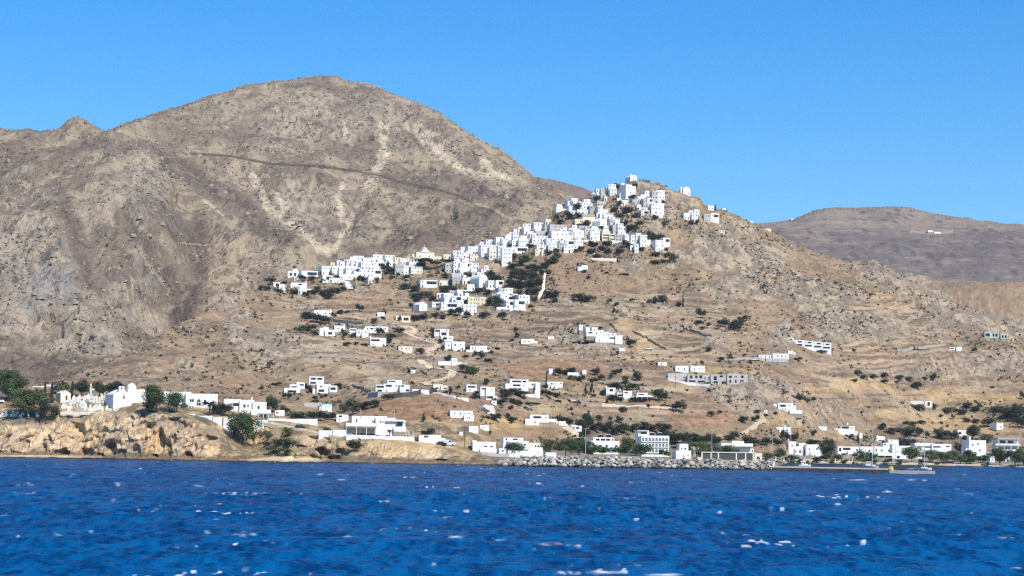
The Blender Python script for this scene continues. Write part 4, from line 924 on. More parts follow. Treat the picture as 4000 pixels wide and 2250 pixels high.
village_row('right of the umbrella pines', VG, [(1738, 1772, 1030, 1066, 'l'), (1768, 1795, 1024, 1066, ''), (1790, 1818, 1030, 1066, ''), (1812, 1842, 1028, 1060, 'o'), (1838, 1866, 1029, 1054, 'f'), (1880, 1908, 1038, 1064, 'u')])
village_row('along the ascending skyline', VG, [(1866, 1888, 955, 970, ''), (1894, 1922, 938, 962, ''), (1933, 1960, 929, 958, ''), (1955, 1980, 932, 962, 'u'), (1967, 1992, 922, 944, ''), (1988, 2004, 909, 930, 'c'), (2000, 2022, 911, 936, ''), (2026, 2040, 889, 906, 'f'), (2046, 2070, 876, 902, 'f'), (2084, 2117, 870, 884, ''), (2122, 2142, 880, 904, 'l'), (2128, 2148, 857, 878, 'y')])
village_row('in the steep middle quarter', VG, [(1875, 1928, 960, 1000, ''), (1908, 1946, 970, 1010, 'c'), (1945, 1966, 964, 1012, ''), (1995, 2028, 940, 968, ''), (1996, 2054, 966, 988, 'o'), (2026, 2056, 936, 972, 'v'), (2053, 2084, 931, 952, 'l'), (2058, 2082, 905, 925, ''), (2080, 2136, 924, 948, ''), (2088, 2126, 903, 924, 'l'), (2089, 2120, 880, 903, 'f'), (2066, 2096, 912, 936, 'u')])
village_row('below the yellow church', VG, [(2130, 2156, 933, 954, ''), (2146, 2204, 880, 910, 'l'), (2155, 2212, 906, 944, ''), (2205, 2240, 906, 940, 'l'), (2219, 2256, 880, 908, 'u'), (2234, 2276, 902, 938, ''), (2255, 2297, 884, 910, 'l'), (2277, 2308, 894, 928, 'l'), (2302, 2338, 906, 938, ''), (2318, 2338, 894, 908, 'c')])
village_row('above the dark gardens', VG, [(2086, 2112, 974, 998, 'y'), (2094, 2128, 957, 984, ''), (2112, 2130, 976, 998, 'y'), (2146, 2181, 952, 976, 'f'), (2178, 2210, 953, 978, 'l'), (2204, 2240, 940, 966, 'o'), (2202, 2226, 962, 988, ''), (2224, 2250, 962, 986, 'c'), (2236, 2272, 940, 970, '')])
village_row('in the upper left quarter', VG, [(2170, 2192, 791, 818, 'c'), (2190, 2212, 790, 812, 'l'), (2210, 2238, 787, 812, ''), (2219, 2240, 806, 828, ''), (2232, 2264, 788, 820, ''), (2261, 2308, 780, 818, 'u'), (2234, 2262, 824, 840, 'f'), (2256, 2306, 820, 840, ''), (2302, 2334, 806, 834, 'g'), (2329, 2362, 787, 808, 'l')])
village_row('on castle hill crest', VG, [(2311, 2328, 755, 776, ''), (2326, 2350, 740, 768, 'u'), (2347, 2360, 738, 768, 'l'), (2364, 2384, 732, 750, ''), (2380, 2403, 722, 748, 'f'), (2386, 2406, 738, 764, ''), (2415, 2434, 746, 766, ''), (2423, 2443, 756, 778, 'f'), (2357, 2370, 770, 786, 'cv')])
village_row('beneath the castle summit', VG, [(2422, 2450, 783, 804, 'c'), (2464, 2490, 780, 800, 'l'), (2484, 2508, 770, 796, 'u'), (2515, 2543, 748, 776, ''), (2508, 2530, 780, 814, 'l'), (2522, 2548, 776, 816, 'o'), (2542, 2566, 750, 796, 'l'), (2556, 2592, 747, 797, ''), (2544, 2588, 797, 838, ''), (2497, 2532, 822, 844, 'o')])
village_row('right of the yellow church', VG, [(2333, 2370, 806, 840, 'u'), (2340, 2360, 836, 862, ''), (2356, 2388, 840, 862, ''), (2376, 2400, 858, 890, 'l'), (2392, 2418, 850, 884, ''), (2393, 2420, 882, 914, 'l'), (2410, 2432, 876, 914, ''), (2423, 2443, 888, 918, 'f'), (2401, 2436, 918, 946, 'l')])
village_row('in the village right end', VG, [(2434, 2463, 922, 948, ''), (2459, 2482, 920, 950, ''), (2478, 2501, 918, 948, 'u'), (2500, 2524, 922, 966, ''), (2520, 2540, 938, 958, 'f'), (2462, 2476, 960, 978, ''), (2480, 2493, 955, 988, 'f'), (2554, 2588, 942, 982, ''), (2582, 2614, 932, 966, 'o')])
village_row('east of the castle chapel', VG, [(2668, 2692, 837, 858, 'v'), (2688, 2705, 825, 858, ''), (2704, 2724, 834, 867, 'f'), (2714, 2730, 820, 838, 'f'), (2748, 2772, 838, 868, 'l'), (2768, 2805, 836, 868, 'o'), (2810, 2828, 900, 911, 'cf'), (2758, 2785, 804, 821, '')])
village_row('below the vaulted church', VG, [(1640, 1700, 1096, 1124, 'o'), (1710, 1747, 1097, 1116, 'c'), (1823, 1850, 1112, 1136, 'c'), (1843, 1866, 1064, 1086, 'l'), (1862, 1886, 1066, 1090, ''), (1804, 1830, 1088, 1110, ''), (1900, 1934, 1098, 1126, ''), (1930, 1963, 1097, 1124, 'o'), (1820, 1846, 1084, 1104, '')])
village_row('around the cream mansion', VG, [(1712, 1758, 1146, 1164, 'f'), (1727, 1778, 1150, 1184, 'u'), (1766, 1806, 1158, 1184, 'o'), (1782, 1834, 1134, 1156, 'o'), (1752, 1784, 1136, 1152, 'l'), (1679, 1720, 1181, 1199, 'o'), (1721, 1780, 1184, 1212, 'o'), (1777, 1806, 1176, 1208, ''), (1806, 1855, 1191, 1222, 'f'), (1800, 1830, 1160, 1180, '')])
village_row('right of the cream mansion', VG, [(1917, 1950, 1150, 1178, 'l'), (1941, 1968, 1128, 1160, 'l'), (1966, 1998, 1128, 1158, ''), (1946, 1980, 1152, 1184, ''), (1981, 2018, 1156, 1186, 'u'), (2016, 2062, 1155, 1188, 'h'), (1971, 2008, 1176, 1206, 'o'), (2004, 2046, 1174, 1206, 'o')])
village_row('in village lower left', VG, [(1067, 1090, 1104, 1122, 'o'), (1092, 1110, 1112, 1134, 'f'), (1160, 1184, 1131, 1149, ''), (1182, 1212, 1130, 1148, 'o'), (1146, 1171, 1083, 1096, ''), (2257, 2276, 1036, 1058, 'f')][:5])

# more of the tightly packed houses between those rows
for where, quads in (('packed in lower village', [(1265, 1300, 1056, 1082), (1300, 1345, 1032, 1064), (1345, 1400, 1014, 1060), (1400, 1500, 1002, 1050)]), ('packed in church quarter', [(1742, 1800, 1000, 1036), (1800, 1862, 975, 1024)]), ('packed on ascending slope', [(1870, 1920, 950, 990), (1920, 1980, 936, 985), (1980, 2060, 908, 970)]),
                     ('packed in middle quarter', [(2055, 2140, 900, 955), (2140, 2240, 892, 962)]), ('packed in right quarter', [(2230, 2340, 896, 946), (2340, 2430, 850, 930), (2430, 2520, 926, 950)]), ('packed below the summit', [(2180, 2300, 792, 826), (2330, 2400, 752, 790), (2490, 2585, 770, 826)]), ('packed near cream mansion', [(1730, 1830, 1150, 1196), (1930, 2050, 1150, 1186), (1770, 1850, 1060, 1110)])):
    its = []
    for (a, b, c, d) in quads:
        n = int((b - a) / 20); m = max(2, int((d - c) / 15))
        for i in range(n):
            for j in range(m):
                if RND.random() < .58:
                    u = a + (b - a) * (i + RND.random()) / n; v = c + (d - c) * (j + RND.random()) / m + (0 if j else 4); wd = RND.uniform(15, 26); its.append((u - wd / 2, u + wd / 2, v - RND.uniform(14, 22), v, RND.choice(('', '', 'u', 'o', 'v', 'l', 'c', ''))))
    village_row(where, VG, its)

def H(*a, **k): return House(*a, **k)
# whitewashed retaining walls and terraces that join the houses
for where, its in (('in lower village', [(1262, 1292, 1084), (1330, 1368, 1094), (1390, 1440, 1088), (1300, 1338, 1066), (1420, 1462, 1040), (1500, 1536, 1044), (1372, 1410, 1060)]), ('in church quarter', [(1742, 1784, 1034), (1800, 1846, 1036), (1786, 1830, 1014), (1842, 1872, 1004), (1880, 1924, 1004)]), ('on ascending slope', [(1930, 1972, 1000), (1996, 2050, 992), (2052, 2090, 958), (1960, 1996, 960), (2020, 2060, 936), (2086, 2130, 952)]),
                   ('in right quarter', [(2146, 2196, 946), (2210, 2262, 968), (2262, 2330, 944), (2150, 2204, 978), (2338, 2396, 892), (2390, 2440, 948), (2446, 2510, 952), (2300, 2340, 910)]), ('below the summit', [(2176, 2230, 822), (2236, 2300, 842), (2330, 2384, 842), (2470, 2530, 818), (2544, 2588, 842), (2410, 2446, 782)]), ('near cream mansion', [(1720, 1790, 1214), (1790, 1850, 1226), (1940, 2010, 1210), (1990, 2056, 1212), (1900, 1960, 1130), (1826, 1880, 1138)])):
    for i, (u0, u1, v1) in enumerate(sorted(its)):
        h = House('retaining_wall', f'whitewashed terrace wall {where}, {rank(i, len(its))} of those walls', 'wall', (u0 + u1) / 2, v1, None, RND.uniform(-.05, .15), None, 'whitewashed terrace walls of the village')
        um = u0 + (u1 - u0) * RND.uniform(.35, .65); h.block(u0, um, v1 - RND.uniform(7, 11), v1, 3, 0, par=.05, ext=2); h.block(um, u1, v1 - RND.uniform(5, 8), v1 + 1, 3, .2, par=.05, ext=2); h.done()
# landmarks of the village
h = H('domed_church', 'pale church with grey dome on windowed drum above the umbrella pines', 'church', 1660, 1018, None, .2, PALE)
h.block(1626, 1696, 986, 1018, 12, 0, [(1640, 1002, 4, 8, 'w'), (1676, 1002, 4, 8, 'w')]); h.mb.gable(h.X(1640), h.X(1682), -.3, 12.3, h.Zv(986), 3.2, 'y')
h.block(1690, 1724, 1000, 1027, 9, 1.0, [(1707, 1012, 5, 8, 'w')])
h.done()
r = h.X(1671) - h.X(1659)
cx = h.X(1662)
h.part('drum', MB().cyl(cx, 6, h.Zv(986) - .4, h.Zv(973), r, n=16), PALE)
for i in range(8):
    a = i * math.pi / 4 + .3
    child('window', WIN['w'], h.o, (cx + (r + .02) * math.cos(a), 6 + (r + .02) * math.sin(a), h.Zv(981)), (1.0, 1, 2.4), a + math.pi / 2)
h.part('dome', MB().dome(cx, 6, h.Zv(973), r * 1.08, r * 1.0), DOME)
h.part('cross', MB().box(cx - .1, cx + .1, 5.9, 6.1, h.Zv(960), h.Zv(953)).box(cx - .5, cx + .5, 5.92, 6.08, h.Zv(957), h.Zv(956)), WHITE)
h = H('bell_pavilion', 'cream pavilion with tiled hip roof and bell gable left of domed church', 'pavilion', 1612, 1026, None, .15, PALE)
h.block(1592, 1632, 1010, 1026, 8, 0, [(1600, 1018, 6, 9, 'o'), (1611, 1018, 6, 9, 'o'), (1622, 1018, 6, 9, 'o')]); h.done()
h.part('roof', MB().gable(h.X(1590), h.X(1634), -.4, 8.4, h.Zv(1010), 1.8, 'x'), TILE)
h.part('bell_gable', MB().box(h.X(1611), h.X(1618), .5, 1.2, h.Zv(1003), h.Zv(991)), WHITE)
h = H('yellow_church', 'pale yellow long church with tiled roof below the upper houses', 'church', 2288, 880, None, .12, CREAM)
h.block(2246, 2318, 856, 882, 9, 0, [(2268, 864, 4, 7, 'a'), (2285, 864, 4, 7, 'a'), (2300, 864, 4, 7, 'a')], par=.1); h.block(2276, 2326, 842, 858, 6, 2.6, par=.1, ground=False); h.done()
h.part('tiled_roof', MB().gable(h.X(2276), h.X(2327), 2.2, 9.0, h.Zv(842), 1.6, 'x'), TILE)
h = H('bell_tower', 'slim white bell tower with arched top right of yellow church', 'tower', 2338, 858, None, .1)
h.block(2330, 2347, 834, 858, 3.2, 0, [(2338, 840, 5, 6, 'a')]); h.done(); h.part('cap', MB().dome(h.X(2338.5), 1.6, h.Zv(834) - .3, 1.3, 1.2), WHITE)
h = H('vaulted_church', 'white vaulted church with long shaded side below the bell tower', 'church', 2362, 890, None, .75)
h.block(2344, 2372, 868, 890, 13, 0, [(2358, 880, 4, 8, 'D')], par=.05); h.mb.vault(h.X(2344), h.X(2372), .02, 12.98, h.Zv(868) - .1, 2.6, 'y'); h.done()
h = H('vaulted_church', 'white chapel with rounded vault in the gardens above cream mansion', 'church', 1890, 1118, None, .6)
h.block(1872, 1904, 1090, 1118, 11, 0, [(1888, 1108, 4, 8, 'D'), (1888, 1096, 3, 3, 'w')], par=.05); h.mb.vault(h.X(1872), h.X(1904), .02, 10.98, h.Zv(1090) - .1, 3.2, 'y'); h.done()
h = H('castle_church', 'white church with bell gable on the very top of castle hill', 'church', 2476, 707, 1661, .45)
h.block(2462, 2489, 692, 707, 8, 0, [(2476, 701, 3, 6, 'd')], par=.05, ext=6); h.mb.vault(h.X(2466), h.X(2489), .02, 7.98, h.Zv(692) - .1, 1.9, 'y')
h.done(); h.part('bell_gable', MB().box(h.X(2461), h.X(2467), .2, .9, h.Zv(694), h.Zv(683)).box(h.X(2459.5), h.X(2468.5), .1, 1.0, h.Zv(683), h.Zv(681.5)), WHITE)
h = H('ridge_chapel', 'white vaulted chapel standing alone at the right end of castle ridge', 'chapel', 2684, 763, 1668, .35)
h.block(2668, 2697, 744, 763, 8, 0, [(2690, 756, 3, 7, 'd')], par=.05, ext=6); h.mb.vault(h.X(2668), h.X(2697), .02, 7.98, h.Zv(744) - .1, 3.0, 'y')
h.done(); h.part('bell_gable', MB().box(h.X(2658), h.X(2663), .2, .8, h.Zv(760), h.Zv(730)), WHITE)
h = H('ridge_wall', 'long white low wall running left from the ridge chapel', 'wall', 2630, 764, 1666, 0)
for u0, u1, v0, v1 in ((2634, 2668, 753, 764), (2612, 2634, 755, 766), (2588, 2612, 760, 770)): h.block(u0, u1, v0, v1, .6, 0, par=.02, ext=3)
h.done()
h = H('summit_wall', 'white low terrace wall just right of the summit church', 'wall', 2500, 708, 1661, 0)
h.block(2487, 2508, 704, 709, .6, 0, par=.02, ext=3); h.done()
h = H('tall_house', 'tall white four-storey tower house with grey left side under the summit', 'house', 2456, 780, None, .5)
h.block(2444, 2468, 720, 780, 9, 0, [(2456, 734, 4, 5, 'w'), (2462, 752, 4, 5, 'w')]); h.block(2469, 2484, 724, 756, 6, 1.5); h.mb.dome(h.X(2444) + .4, 5, h.Zv(720) - .3, 2.0, 1.6); h.done()
h = H('village_mansion', 'large white five-storey mansion with rows of windows above the gardens', 'house', 1974, 1040, None, .12)
h.block(1960, 2000, 966, 1040, 9, 0, [(u, v, 3.4, 4.6, 'w') for v in (975, 991, 1007, 1026) for u in (1969, 1979, 1989)]); h.done()
h = H('cream_mansion', 'cream two-storey neoclassical mansion with two rows of arched windows', 'house', 1862, 1193, None, .1, CREAM)
h.block(1828, 1898, 1159, 1194, 10, 0, [(u, v, 4, 8, 'a') for v in (1170, 1186) for u in (1840, 1854, 1862, 1870, 1884)]); h.done(); h.part('hip_roof', MB().gable(h.X(1852), h.X(1874), -.2, 10, h.Zv(1159) - .2, 1.5, 'y'), TILE)
h = H('yellow_apartments', 'pale yellow apartment block with long dark balconies amid white houses', 'apartment', 2378, 950, None, .15, CREAM)
h.block(2352, 2384, 902, 936, 8, 1, [(2368, 918, 26, 5, 'o'), (2368, 929, 26, 5, 'o')]); h.block(2380, 2404, 912, 950, 8, 0, [(2392, 920, 17, 5, 'o'), (2392, 934, 17, 5, 'o')]); h.done()
h = H('grey_house', 'unpainted grey gabled house left of the vaulted garden chapel', 'house', 1786, 1112, None, .2, GREY)
h.block(1766, 1806, 1082, 1112, 9, 0, [(1784, 1100, 4, 5, 'w')]); h.mb.gable(h.X(1766), h.X(1800), .3, 8.7, h.Zv(1082) - .2, 3.2, 'x'); h.done()
h = H('gabled_chapel', 'white gabled chapel standing left of the mansion houses', 'chapel', 1654, 1214, None, .5)
h.block(1638, 1668, 1190, 1214, 9, 0, [(1652, 1206, 3, 7, 'd')], par=.02); h.mb.gable(h.X(1638), h.X(1668), .02, 8.98, h.Zv(1190) - .05, 2.0, 'y'); h.done()
h = H('arcade_house', 'long white house with columned porch at the village left end', 'house', 1156, 1080, None, .1)
h.block(1124, 1190, 1060, 1080, 7, 0, [(1136, 1072, 9, 12, 'o'), (1152, 1072, 9, 12, 'o'), (1172, 1070, 5, 6, 'w')]); h.block(1143, 1161, 1049, 1062, 5, 1.5, ground=False); h.done()
h = H('wide_house', 'wide white flat house with dark loggia left of the scrub slope', 'house', 1166, 1130, None, .08)
h.block(1135, 1198, 1104, 1130, 9, 0, [(1172, 1111, 14, 6, 'o'), (1150, 1121, 5, 5, 'w')]); h.done(chim=[(1194, 1104, 3)])
h = H('windmill', 'round stone windmill tower without sails on the ridge skyline', 'windmill', 2827, 838, 1681, 0, PALE)
h.part('tower', MB().cyl(0, 3, -4, h.Zv(812), (h.X(2837) - h.X(2817)) / 2 * 1.06, (h.X(2837) - h.X(2817)) / 2 * .94, 18), PALE)
h.part('door', MB().box(-.5, .5, .75 - (h.X(2837) - h.X(2827)) + 2.0, 3 - (h.X(2837) - h.X(2827)) + .4, 0, 2.0), BROWN)
h = H('village_steps', 'white ramp wall climbing beside the dark gardens', 'wall', 2120, 1148, None, 0, PALE)
for (ua, va, ub, vb) in ((2106, 1170, 2112, 1148), (2112, 1148, 2122, 1136), (2122, 1136, 2124, 1100), (2124, 1100, 2130, 1068)):
    x0, y0, z0 = L.hit(ua, va); x1, y1, z1 = L.hit(ub, vb); ox, oy, oz = h.o.location
    d = Vector((x1 - x0, y1 - y0)); n_ = Vector((-d.y, d.x)).normalized() * .5
    for k in range(6):
        p = [(x0 + (x1 - x0) * (k + q) / 6 - ox, y0 + (y1 - y0) * (k + q) / 6 - oy, z0 + (z1 - z0) * (k + q) / 6 - oz) for q in (0, 1)]
        h.mb.quad((p[0][0] - .9, p[0][1], p[0][2] - 1), (p[0][0] + .9, p[0][1], p[0][2] - 1), (p[1][0] + .9, p[1][1], p[1][2] + 1.2), (p[1][0] - .9, p[1][1], p[1][2] + 1.2))
h.done()

# ------------------------------------------------------------------ houses on the slope
SG = 'white houses scattered over the slope'
def villa(label, uc, vb, blocks, yaw=.12, wall=None, name='hillside_house', cat='house', per=(), chim=(), heat=(), Y=None, group=SG, mats=None):
    h = H(name, label, cat, uc, vb, Y, yaw, wall, group, found=True)
    for b in blocks:
        u0, u1, v0, v1, dep, dy = b[:6]; h.block(u0, u1, v0, v1, dep, dy, b[6] if len(b) > 6 else ())
    h.done(chim=chim, heat=heat)
    for p in per: h.pergola(*p)
    return h
w = lambda u, v, a=5, b=6, k='w': (u, v, a, b, k)
villa('white house with chimney above the dense green slope trees', 1258, 1234, [(1226, 1296, 1212, 1234, 9, 0, [w(1240, 1224), w(1272, 1224), w(1286, 1224)]), (1214, 1228, 1222, 1234, 6, 1)], chim=[(1292, 1212, 4)])
villa('white stepped house with open upper terrace left of the pair', 1278, 1311, [(1248, 1276, 1281, 1311, 8, 0, [w(1266, 1304, 6, 6)]), (1270, 1308, 1288, 1311, 8, -1, [w(1290, 1302, 16, 10, 'o')]), (1262, 1282, 1277, 1290, 6, 2)])
villa('white tall-fronted house with end chimney behind the stepped house', 1328, 1298, [(1306, 1348, 1272, 1298, 9, 0, [w(1320, 1284), w(1338, 1284)])], chim=[(1345, 1272, 3)])
villa('white house with dark loggia left of the wide villa', 1378, 1310, [(1364, 1392, 1282, 1296, 8, 2, [w(1378, 1288, 22, 5, 'o')]), (1366, 1400, 1296, 1312, 8, 0, [w(1380, 1304, 16, 8, 'o')])])
villa('white two-block house in front of the wide villa', 1416, 1316, [(1392, 1426, 1288, 1312, 8, 0, [w(1402, 1298), w(1416, 1298)]), (1414, 1440, 1300, 1318, 7, -2), (1420, 1432, 1280, 1292, 5, 2)])
villa('wide white villa with row of windows behind dark trees', 1470, 1302, [(1426, 1516, 1275, 1302, 9, 0, [w(1436, 1285), w(1452, 1284, 12, 6, 'o'), w(1472, 1284), w(1486, 1284), w(1504, 1284)])])
villa('white house with long dark upper veranda right of dark trees', 1476, 1353, [(1446, 1508, 1320, 1353, 9, 0, [w(1466, 1329, 34, 8, 'o'), w(1494, 1331, 4, 4), w(1458, 1346), w(1496, 1346)])], chim=[(1449, 1320, 3)])
villa('pale cream square house beside the zigzag road', 1584, 1378, [(1557, 1611, 1353, 1378, 8, 0, [w(1568, 1362), w(1588, 1362, 4, 5), w(1598, 1362, 4, 5), w(1568, 1374, 4, 6, 'D')])], wall=PALE)
villa('small white house with low roof above the curved grey wall', 1486, 1236, [(1474, 1502, 1220, 1236, 7, 0, [w(1488, 1228, 3, 4)])])
villa('cream house with open portico behind a dark shrub', 1574, 1258, [(1546, 1602, 1233, 1258, 8, 0, [w(1562, 1248, 14, 14, 'o'), w(1586, 1246, 20, 12, 'o')])], wall=PALE)
villa('white house with dark upper opening right of the zigzag road', 1724, 1316, [(1697, 1724, 1286, 1312, 8, 1, [w(1708, 1292, 18, 8, 'o')]), (1718, 1754, 1285, 1316, 8, 0, [w(1734, 1304, 20, 12, 'o'), w(1744, 1292)])])
villa('small white house with dark doorway under the dark upper opening', 1746, 1333, [(1722, 1770, 1312, 1333, 7, 0, [w(1738, 1322, 16, 10, 'o'), w(1758, 1322)])])
villa('white villa with arched windows beside the road bend', 1782, 1371, [(1738, 1772, 1336, 1366, 8, 1, [w(1752, 1350)]), (1766, 1816, 1334, 1371, 9, 0, [w(1778, 1347, 7, 9, 'a'), w(1798, 1347, 6, 5), w(1806, 1364, 6, 9, 'D')])])
villa('long low white house with two doors on a terrace', 1866, 1376, [(1836, 1902, 1351, 1370, 8, 0, [w(1846, 1361, 4, 10, 'G'), w(1858, 1361, 4, 10, 'G'), w(1882, 1362, 4, 4), w(1894, 1362, 4, 4)]), (1822, 1916, 1367, 1377, 5, -2)])
villa('white turret house behind long white garden wall', 1774, 1428, [(1764, 1786, 1399, 1428, 7, 0, [w(1776, 1410, 4, 4)]), (1712, 1766, 1411, 1425, 3, .5), (1784, 1804, 1414, 1428, 5, 0), (1804, 1828, 1420, 1428, .6, 0)])
villa('tiny white cube hut alone on the terraced slope', 1613, 1458, [(1605, 1622, 1445, 1458, 5, 0, [w(1611, 1453, 3, 6, 'D')])], name='hut', cat='hut')
villa('white stepped villa with three levels above the brown mound', 1535, 1532, [(1512, 1568, 1484, 1530, 9, 2, [w(1530, 1490, 26, 5, 'o'), w(1546, 1508, 4, 8), w(1556, 1508, 4, 8)]), (1500, 1536, 1499, 1530, 8, 0, [w(1518, 1507, 24, 8, 'o'), w(1510, 1525, 4, 5)]), (1468, 1504, 1503, 1532, 8, -1, [w(1486, 1511, 30, 8, 'o'), w(1484, 1526, 18, 8, 'o')]), (1562, 1600, 1503, 1532, 8, -1, [w(1572, 1508, 14, 6, 'o'), w(1592, 1525, 14, 8, 'o')])])
villa('white house in front of the mound crest wall', 1640, 1540, [(1610, 1642, 1520, 1540, 7, 0, [w(1626, 1532, 20, 10, 'o')]), (1636, 1676, 1522, 1540, 6, 1, [])], group=SG)
villa('low cream house at the zigzag road foot', 1722, 1524, [(1692, 1730, 1501, 1522, 7, 1, [w(1708, 1516, 10, 6, 'o')]), (1722, 1748, 1506, 1526, 7, 0, [w(1736, 1518, 8, 6)])], wall=PALE)
villa('white two-part house above the mound right shoulder', 1844, 1530, [(1822, 1862, 1502, 1530, 8, 0, [w(1842, 1511, 30, 7, 'o'), w(1836, 1523)])])
villa('tall white house with shaded ground porch beside dark trees', 1902, 1562, [(1876, 1912, 1510, 1545, 8, 1, [w(1892, 1519, 22, 6, 'o')]), (1898, 1932, 1512, 1562, 9, 0, [w(1920, 1522, 4, 4), w(1914, 1552, 26, 10, 'p')]), (1926, 1942, 1546, 1558, 5, -1)])
villa('small white house down the pale path', 1930, 1580, [(1920, 1940, 1565, 1580, 6, 0, [w(1930, 1573, 6, 6)])])
villa('white terraced villa on hillock with wide upper balcony', 1234, 1536, [(1205, 1262, 1470, 1500, 8, 3, [w(1221, 1479, 20, 8, 'o'), w(1246, 1479, 20, 8, 'o'), w(1220, 1495, 22, 8, 'o')]), (1236, 1290, 1500, 1534, 8, 1, [w(1252, 1510, 10, 6), w(1254, 1526, 22, 10, 'o')]), (1286, 1316, 1506, 1530, 7, 0, [w(1300, 1518, 20, 10, 'o')]), (1222, 1232, 1518, 1545, 3, -1)])
villa('white low villa with dark long openings left on the hillock', 1140, 1534, [(1110, 1172, 1516, 1534, 8, 0, [w(1140, 1529, 34, 9, 'o')]), (1130, 1160, 1501, 1518, 7, 2, [w(1146, 1511, 22, 5, 'o')]), (1156, 1188, 1493, 1516, 7, 2, [w(1176, 1503, 16, 6, 'o')])])
villa('small white square house beside the headland trees', 1092, 1625, [(1074, 1094, 1603, 1625, 6, 0, [w(1082, 1613, 10, 6)]), (1088, 1110, 1602, 1622, 6, 1)])
h = villa('small white chapel with pale blue roof on lower slope', 1272, 1606, [(1248, 1296, 1590, 1606, 7, 0, [w(1254, 1600, 3, 6, 'd')]), (1220, 1252, 1601, 1609, 5, -2)], name='chapel', cat='chapel', yaw=.1)
h.part('blue_roof', MB().vault(h.X(1250), h.X(1296), .1, 6.9, h.Zv(1590) - .1, 1.5, 'x'), BLUEROOF); h.part('bell_gable', MB().box(h.X(1253), h.X(1257), 0, .7, h.Zv(1590), h.Zv(1574)), WHITE)
villa('long grey retaining wall above the blue-roofed chapel', 1220, 1590, [(1188, 1254, 1573, 1590, 2, 0)], wall=LGREY, name='retaining_wall', cat='wall')
villa('white square house with two window bands left of the porch house', 1336, 1649, [(1314, 1340, 1619, 1649, 7, 0, [w(1330, 1626, 12, 7, 'o'), w(1326, 1640, 5, 5)]), (1338, 1360, 1620, 1644, 7, 1, [w(1350, 1632, 4, 5)])])
villa('white house with six upper windows on the yellow field', 1806, 1642, [(1758, 1846, 1604, 1630, 9, 2, [w(1776, 1615, 4, 8), w(1798, 1616, 5, 10, 'G'), w(1812, 1615, 4, 6), w(1824, 1615, 4, 6), w(1834, 1615, 4, 6)]), (1812, 1852, 1622, 1643, 8, 0, [w(1824, 1632, 4, 6), w(1834, 1632, 4, 6)])])
villa('grey-sided white cube house below the yellow field', 1848, 1690, [(1832, 1868, 1665, 1690, 8, 0, [w(1856, 1676, 4, 5)])], yaw=.5)
villa('plain white cube house next to the grey-sided one', 1892, 1681, [(1874, 1910, 1661, 1681, 7, 0, [w(1888, 1670, 4, 4)])])
villa('small white shed under the yellow field', 1802, 1700, [(1794, 1808, 1687, 1700, 4, 0)], name='shed', cat='shed')
h = villa('white hilltop villa with two loggias on the brown knoll', 2100, 1662, [(2070, 2143, 1620, 1648, 8, 3, [w(2098, 1630, 30, 9, 'o'), w(2114, 1631, 5, 5), w(2132, 1631, 5, 5)]), (2052, 2074, 1636, 1660, 7, 0), (2074, 2106, 1637, 1662, 7, 0, [w(2090, 1650, 6, 8, 'G')])])
villa('low white outbuildings right of the knoll villa', 2176, 1660, [(2140, 2174, 1636, 1648, 6, 2), (2172, 2188, 1645, 1660, 6, 1), (2182, 2210, 1645, 1660, 6, 0)])
villa('white low house at the pale lane above the harbour', 2246, 1682, [(2220, 2252, 1660, 1676, 7, 1), (2244, 2272, 1663, 1684, 7, 0, [w(2256, 1672, 14, 7, 'o')])])
h = villa('large white villa with three storeys of balconies among trees', 2030, 1527, [(1992, 2064, 1482, 1526, 10, 1, [w(2018, 1490, 36, 7, 'o'), w(2048, 1490, 14, 7, 'o'), w(2018, 1505, 30, 7, 'o'), w(2046, 1505, 5, 5), w(2010, 1520, 10, 7, 'G'), w(2030, 1520, 14, 7, 'o')]), (1974, 1994, 1498, 1520, 7, 0), (2062, 2100, 1491, 1514, 7, 2, [w(2080, 1502, 10, 8)]), (2092, 2110, 1494, 1550, 4, 0)])
villa('long white garden terrace in front of the balcony villa', 2074, 1552, [(2048, 2096, 1540, 1553, 4, 0), (2090, 2108, 1525, 1552, 5, 0)], name='garden_wall', cat='wall')
villa('white house with square windows right of the cypress', 2168, 1518, [(2138, 2180, 1491, 1517, 8, 0, [w(2154, 1500, 9, 7), w(2168, 1499, 4, 5), w(2152, 1511, 4, 5), w(2166, 1511, 4, 5)]), (2176, 2198, 1491, 1512, 7, 2, [w(2190, 1497, 8, 5)])])
villa('white low house hidden behind dark trees above red field', 2170, 1464, [(2144, 2160, 1440, 1466, 6, 0), (2218, 2262, 1454, 1464, 6, 2), (2276, 2292, 1444, 1458, 5, 3)])
villa('leftmost of three white villas along a hedge', 2386, 1540, [(2368, 2404, 1514, 1540, 8, 0, [w(2388, 1524, 14, 10, 'o')])], chim=[(2370, 1514, 2)])
villa('middle of three white villas along a hedge', 2440, 1556, [(2411, 2440, 1534, 1550, 7, 1, [w(2424, 1544, 18, 8, 'o')]), (2434, 2469, 1527, 1556, 8, 0, [w(2446, 1534, 14, 5, 'o')])], chim=[(2425, 1528, 3)])
h = villa('rightmost of three white villas with flat stepped roofs', 2516, 1562, [(2490, 2530, 1534, 1552, 7, 2, [w(2506, 1541, 22, 5, 'o')]), (2526, 2548, 1543, 1560, 6, 1)])
h.slab('roof_slab', 2482, 2548, 1546, 1551, -2, 4, WHITE); h.pergola(2484, 2526, 1550, 1564, 3, -2, WHITE)
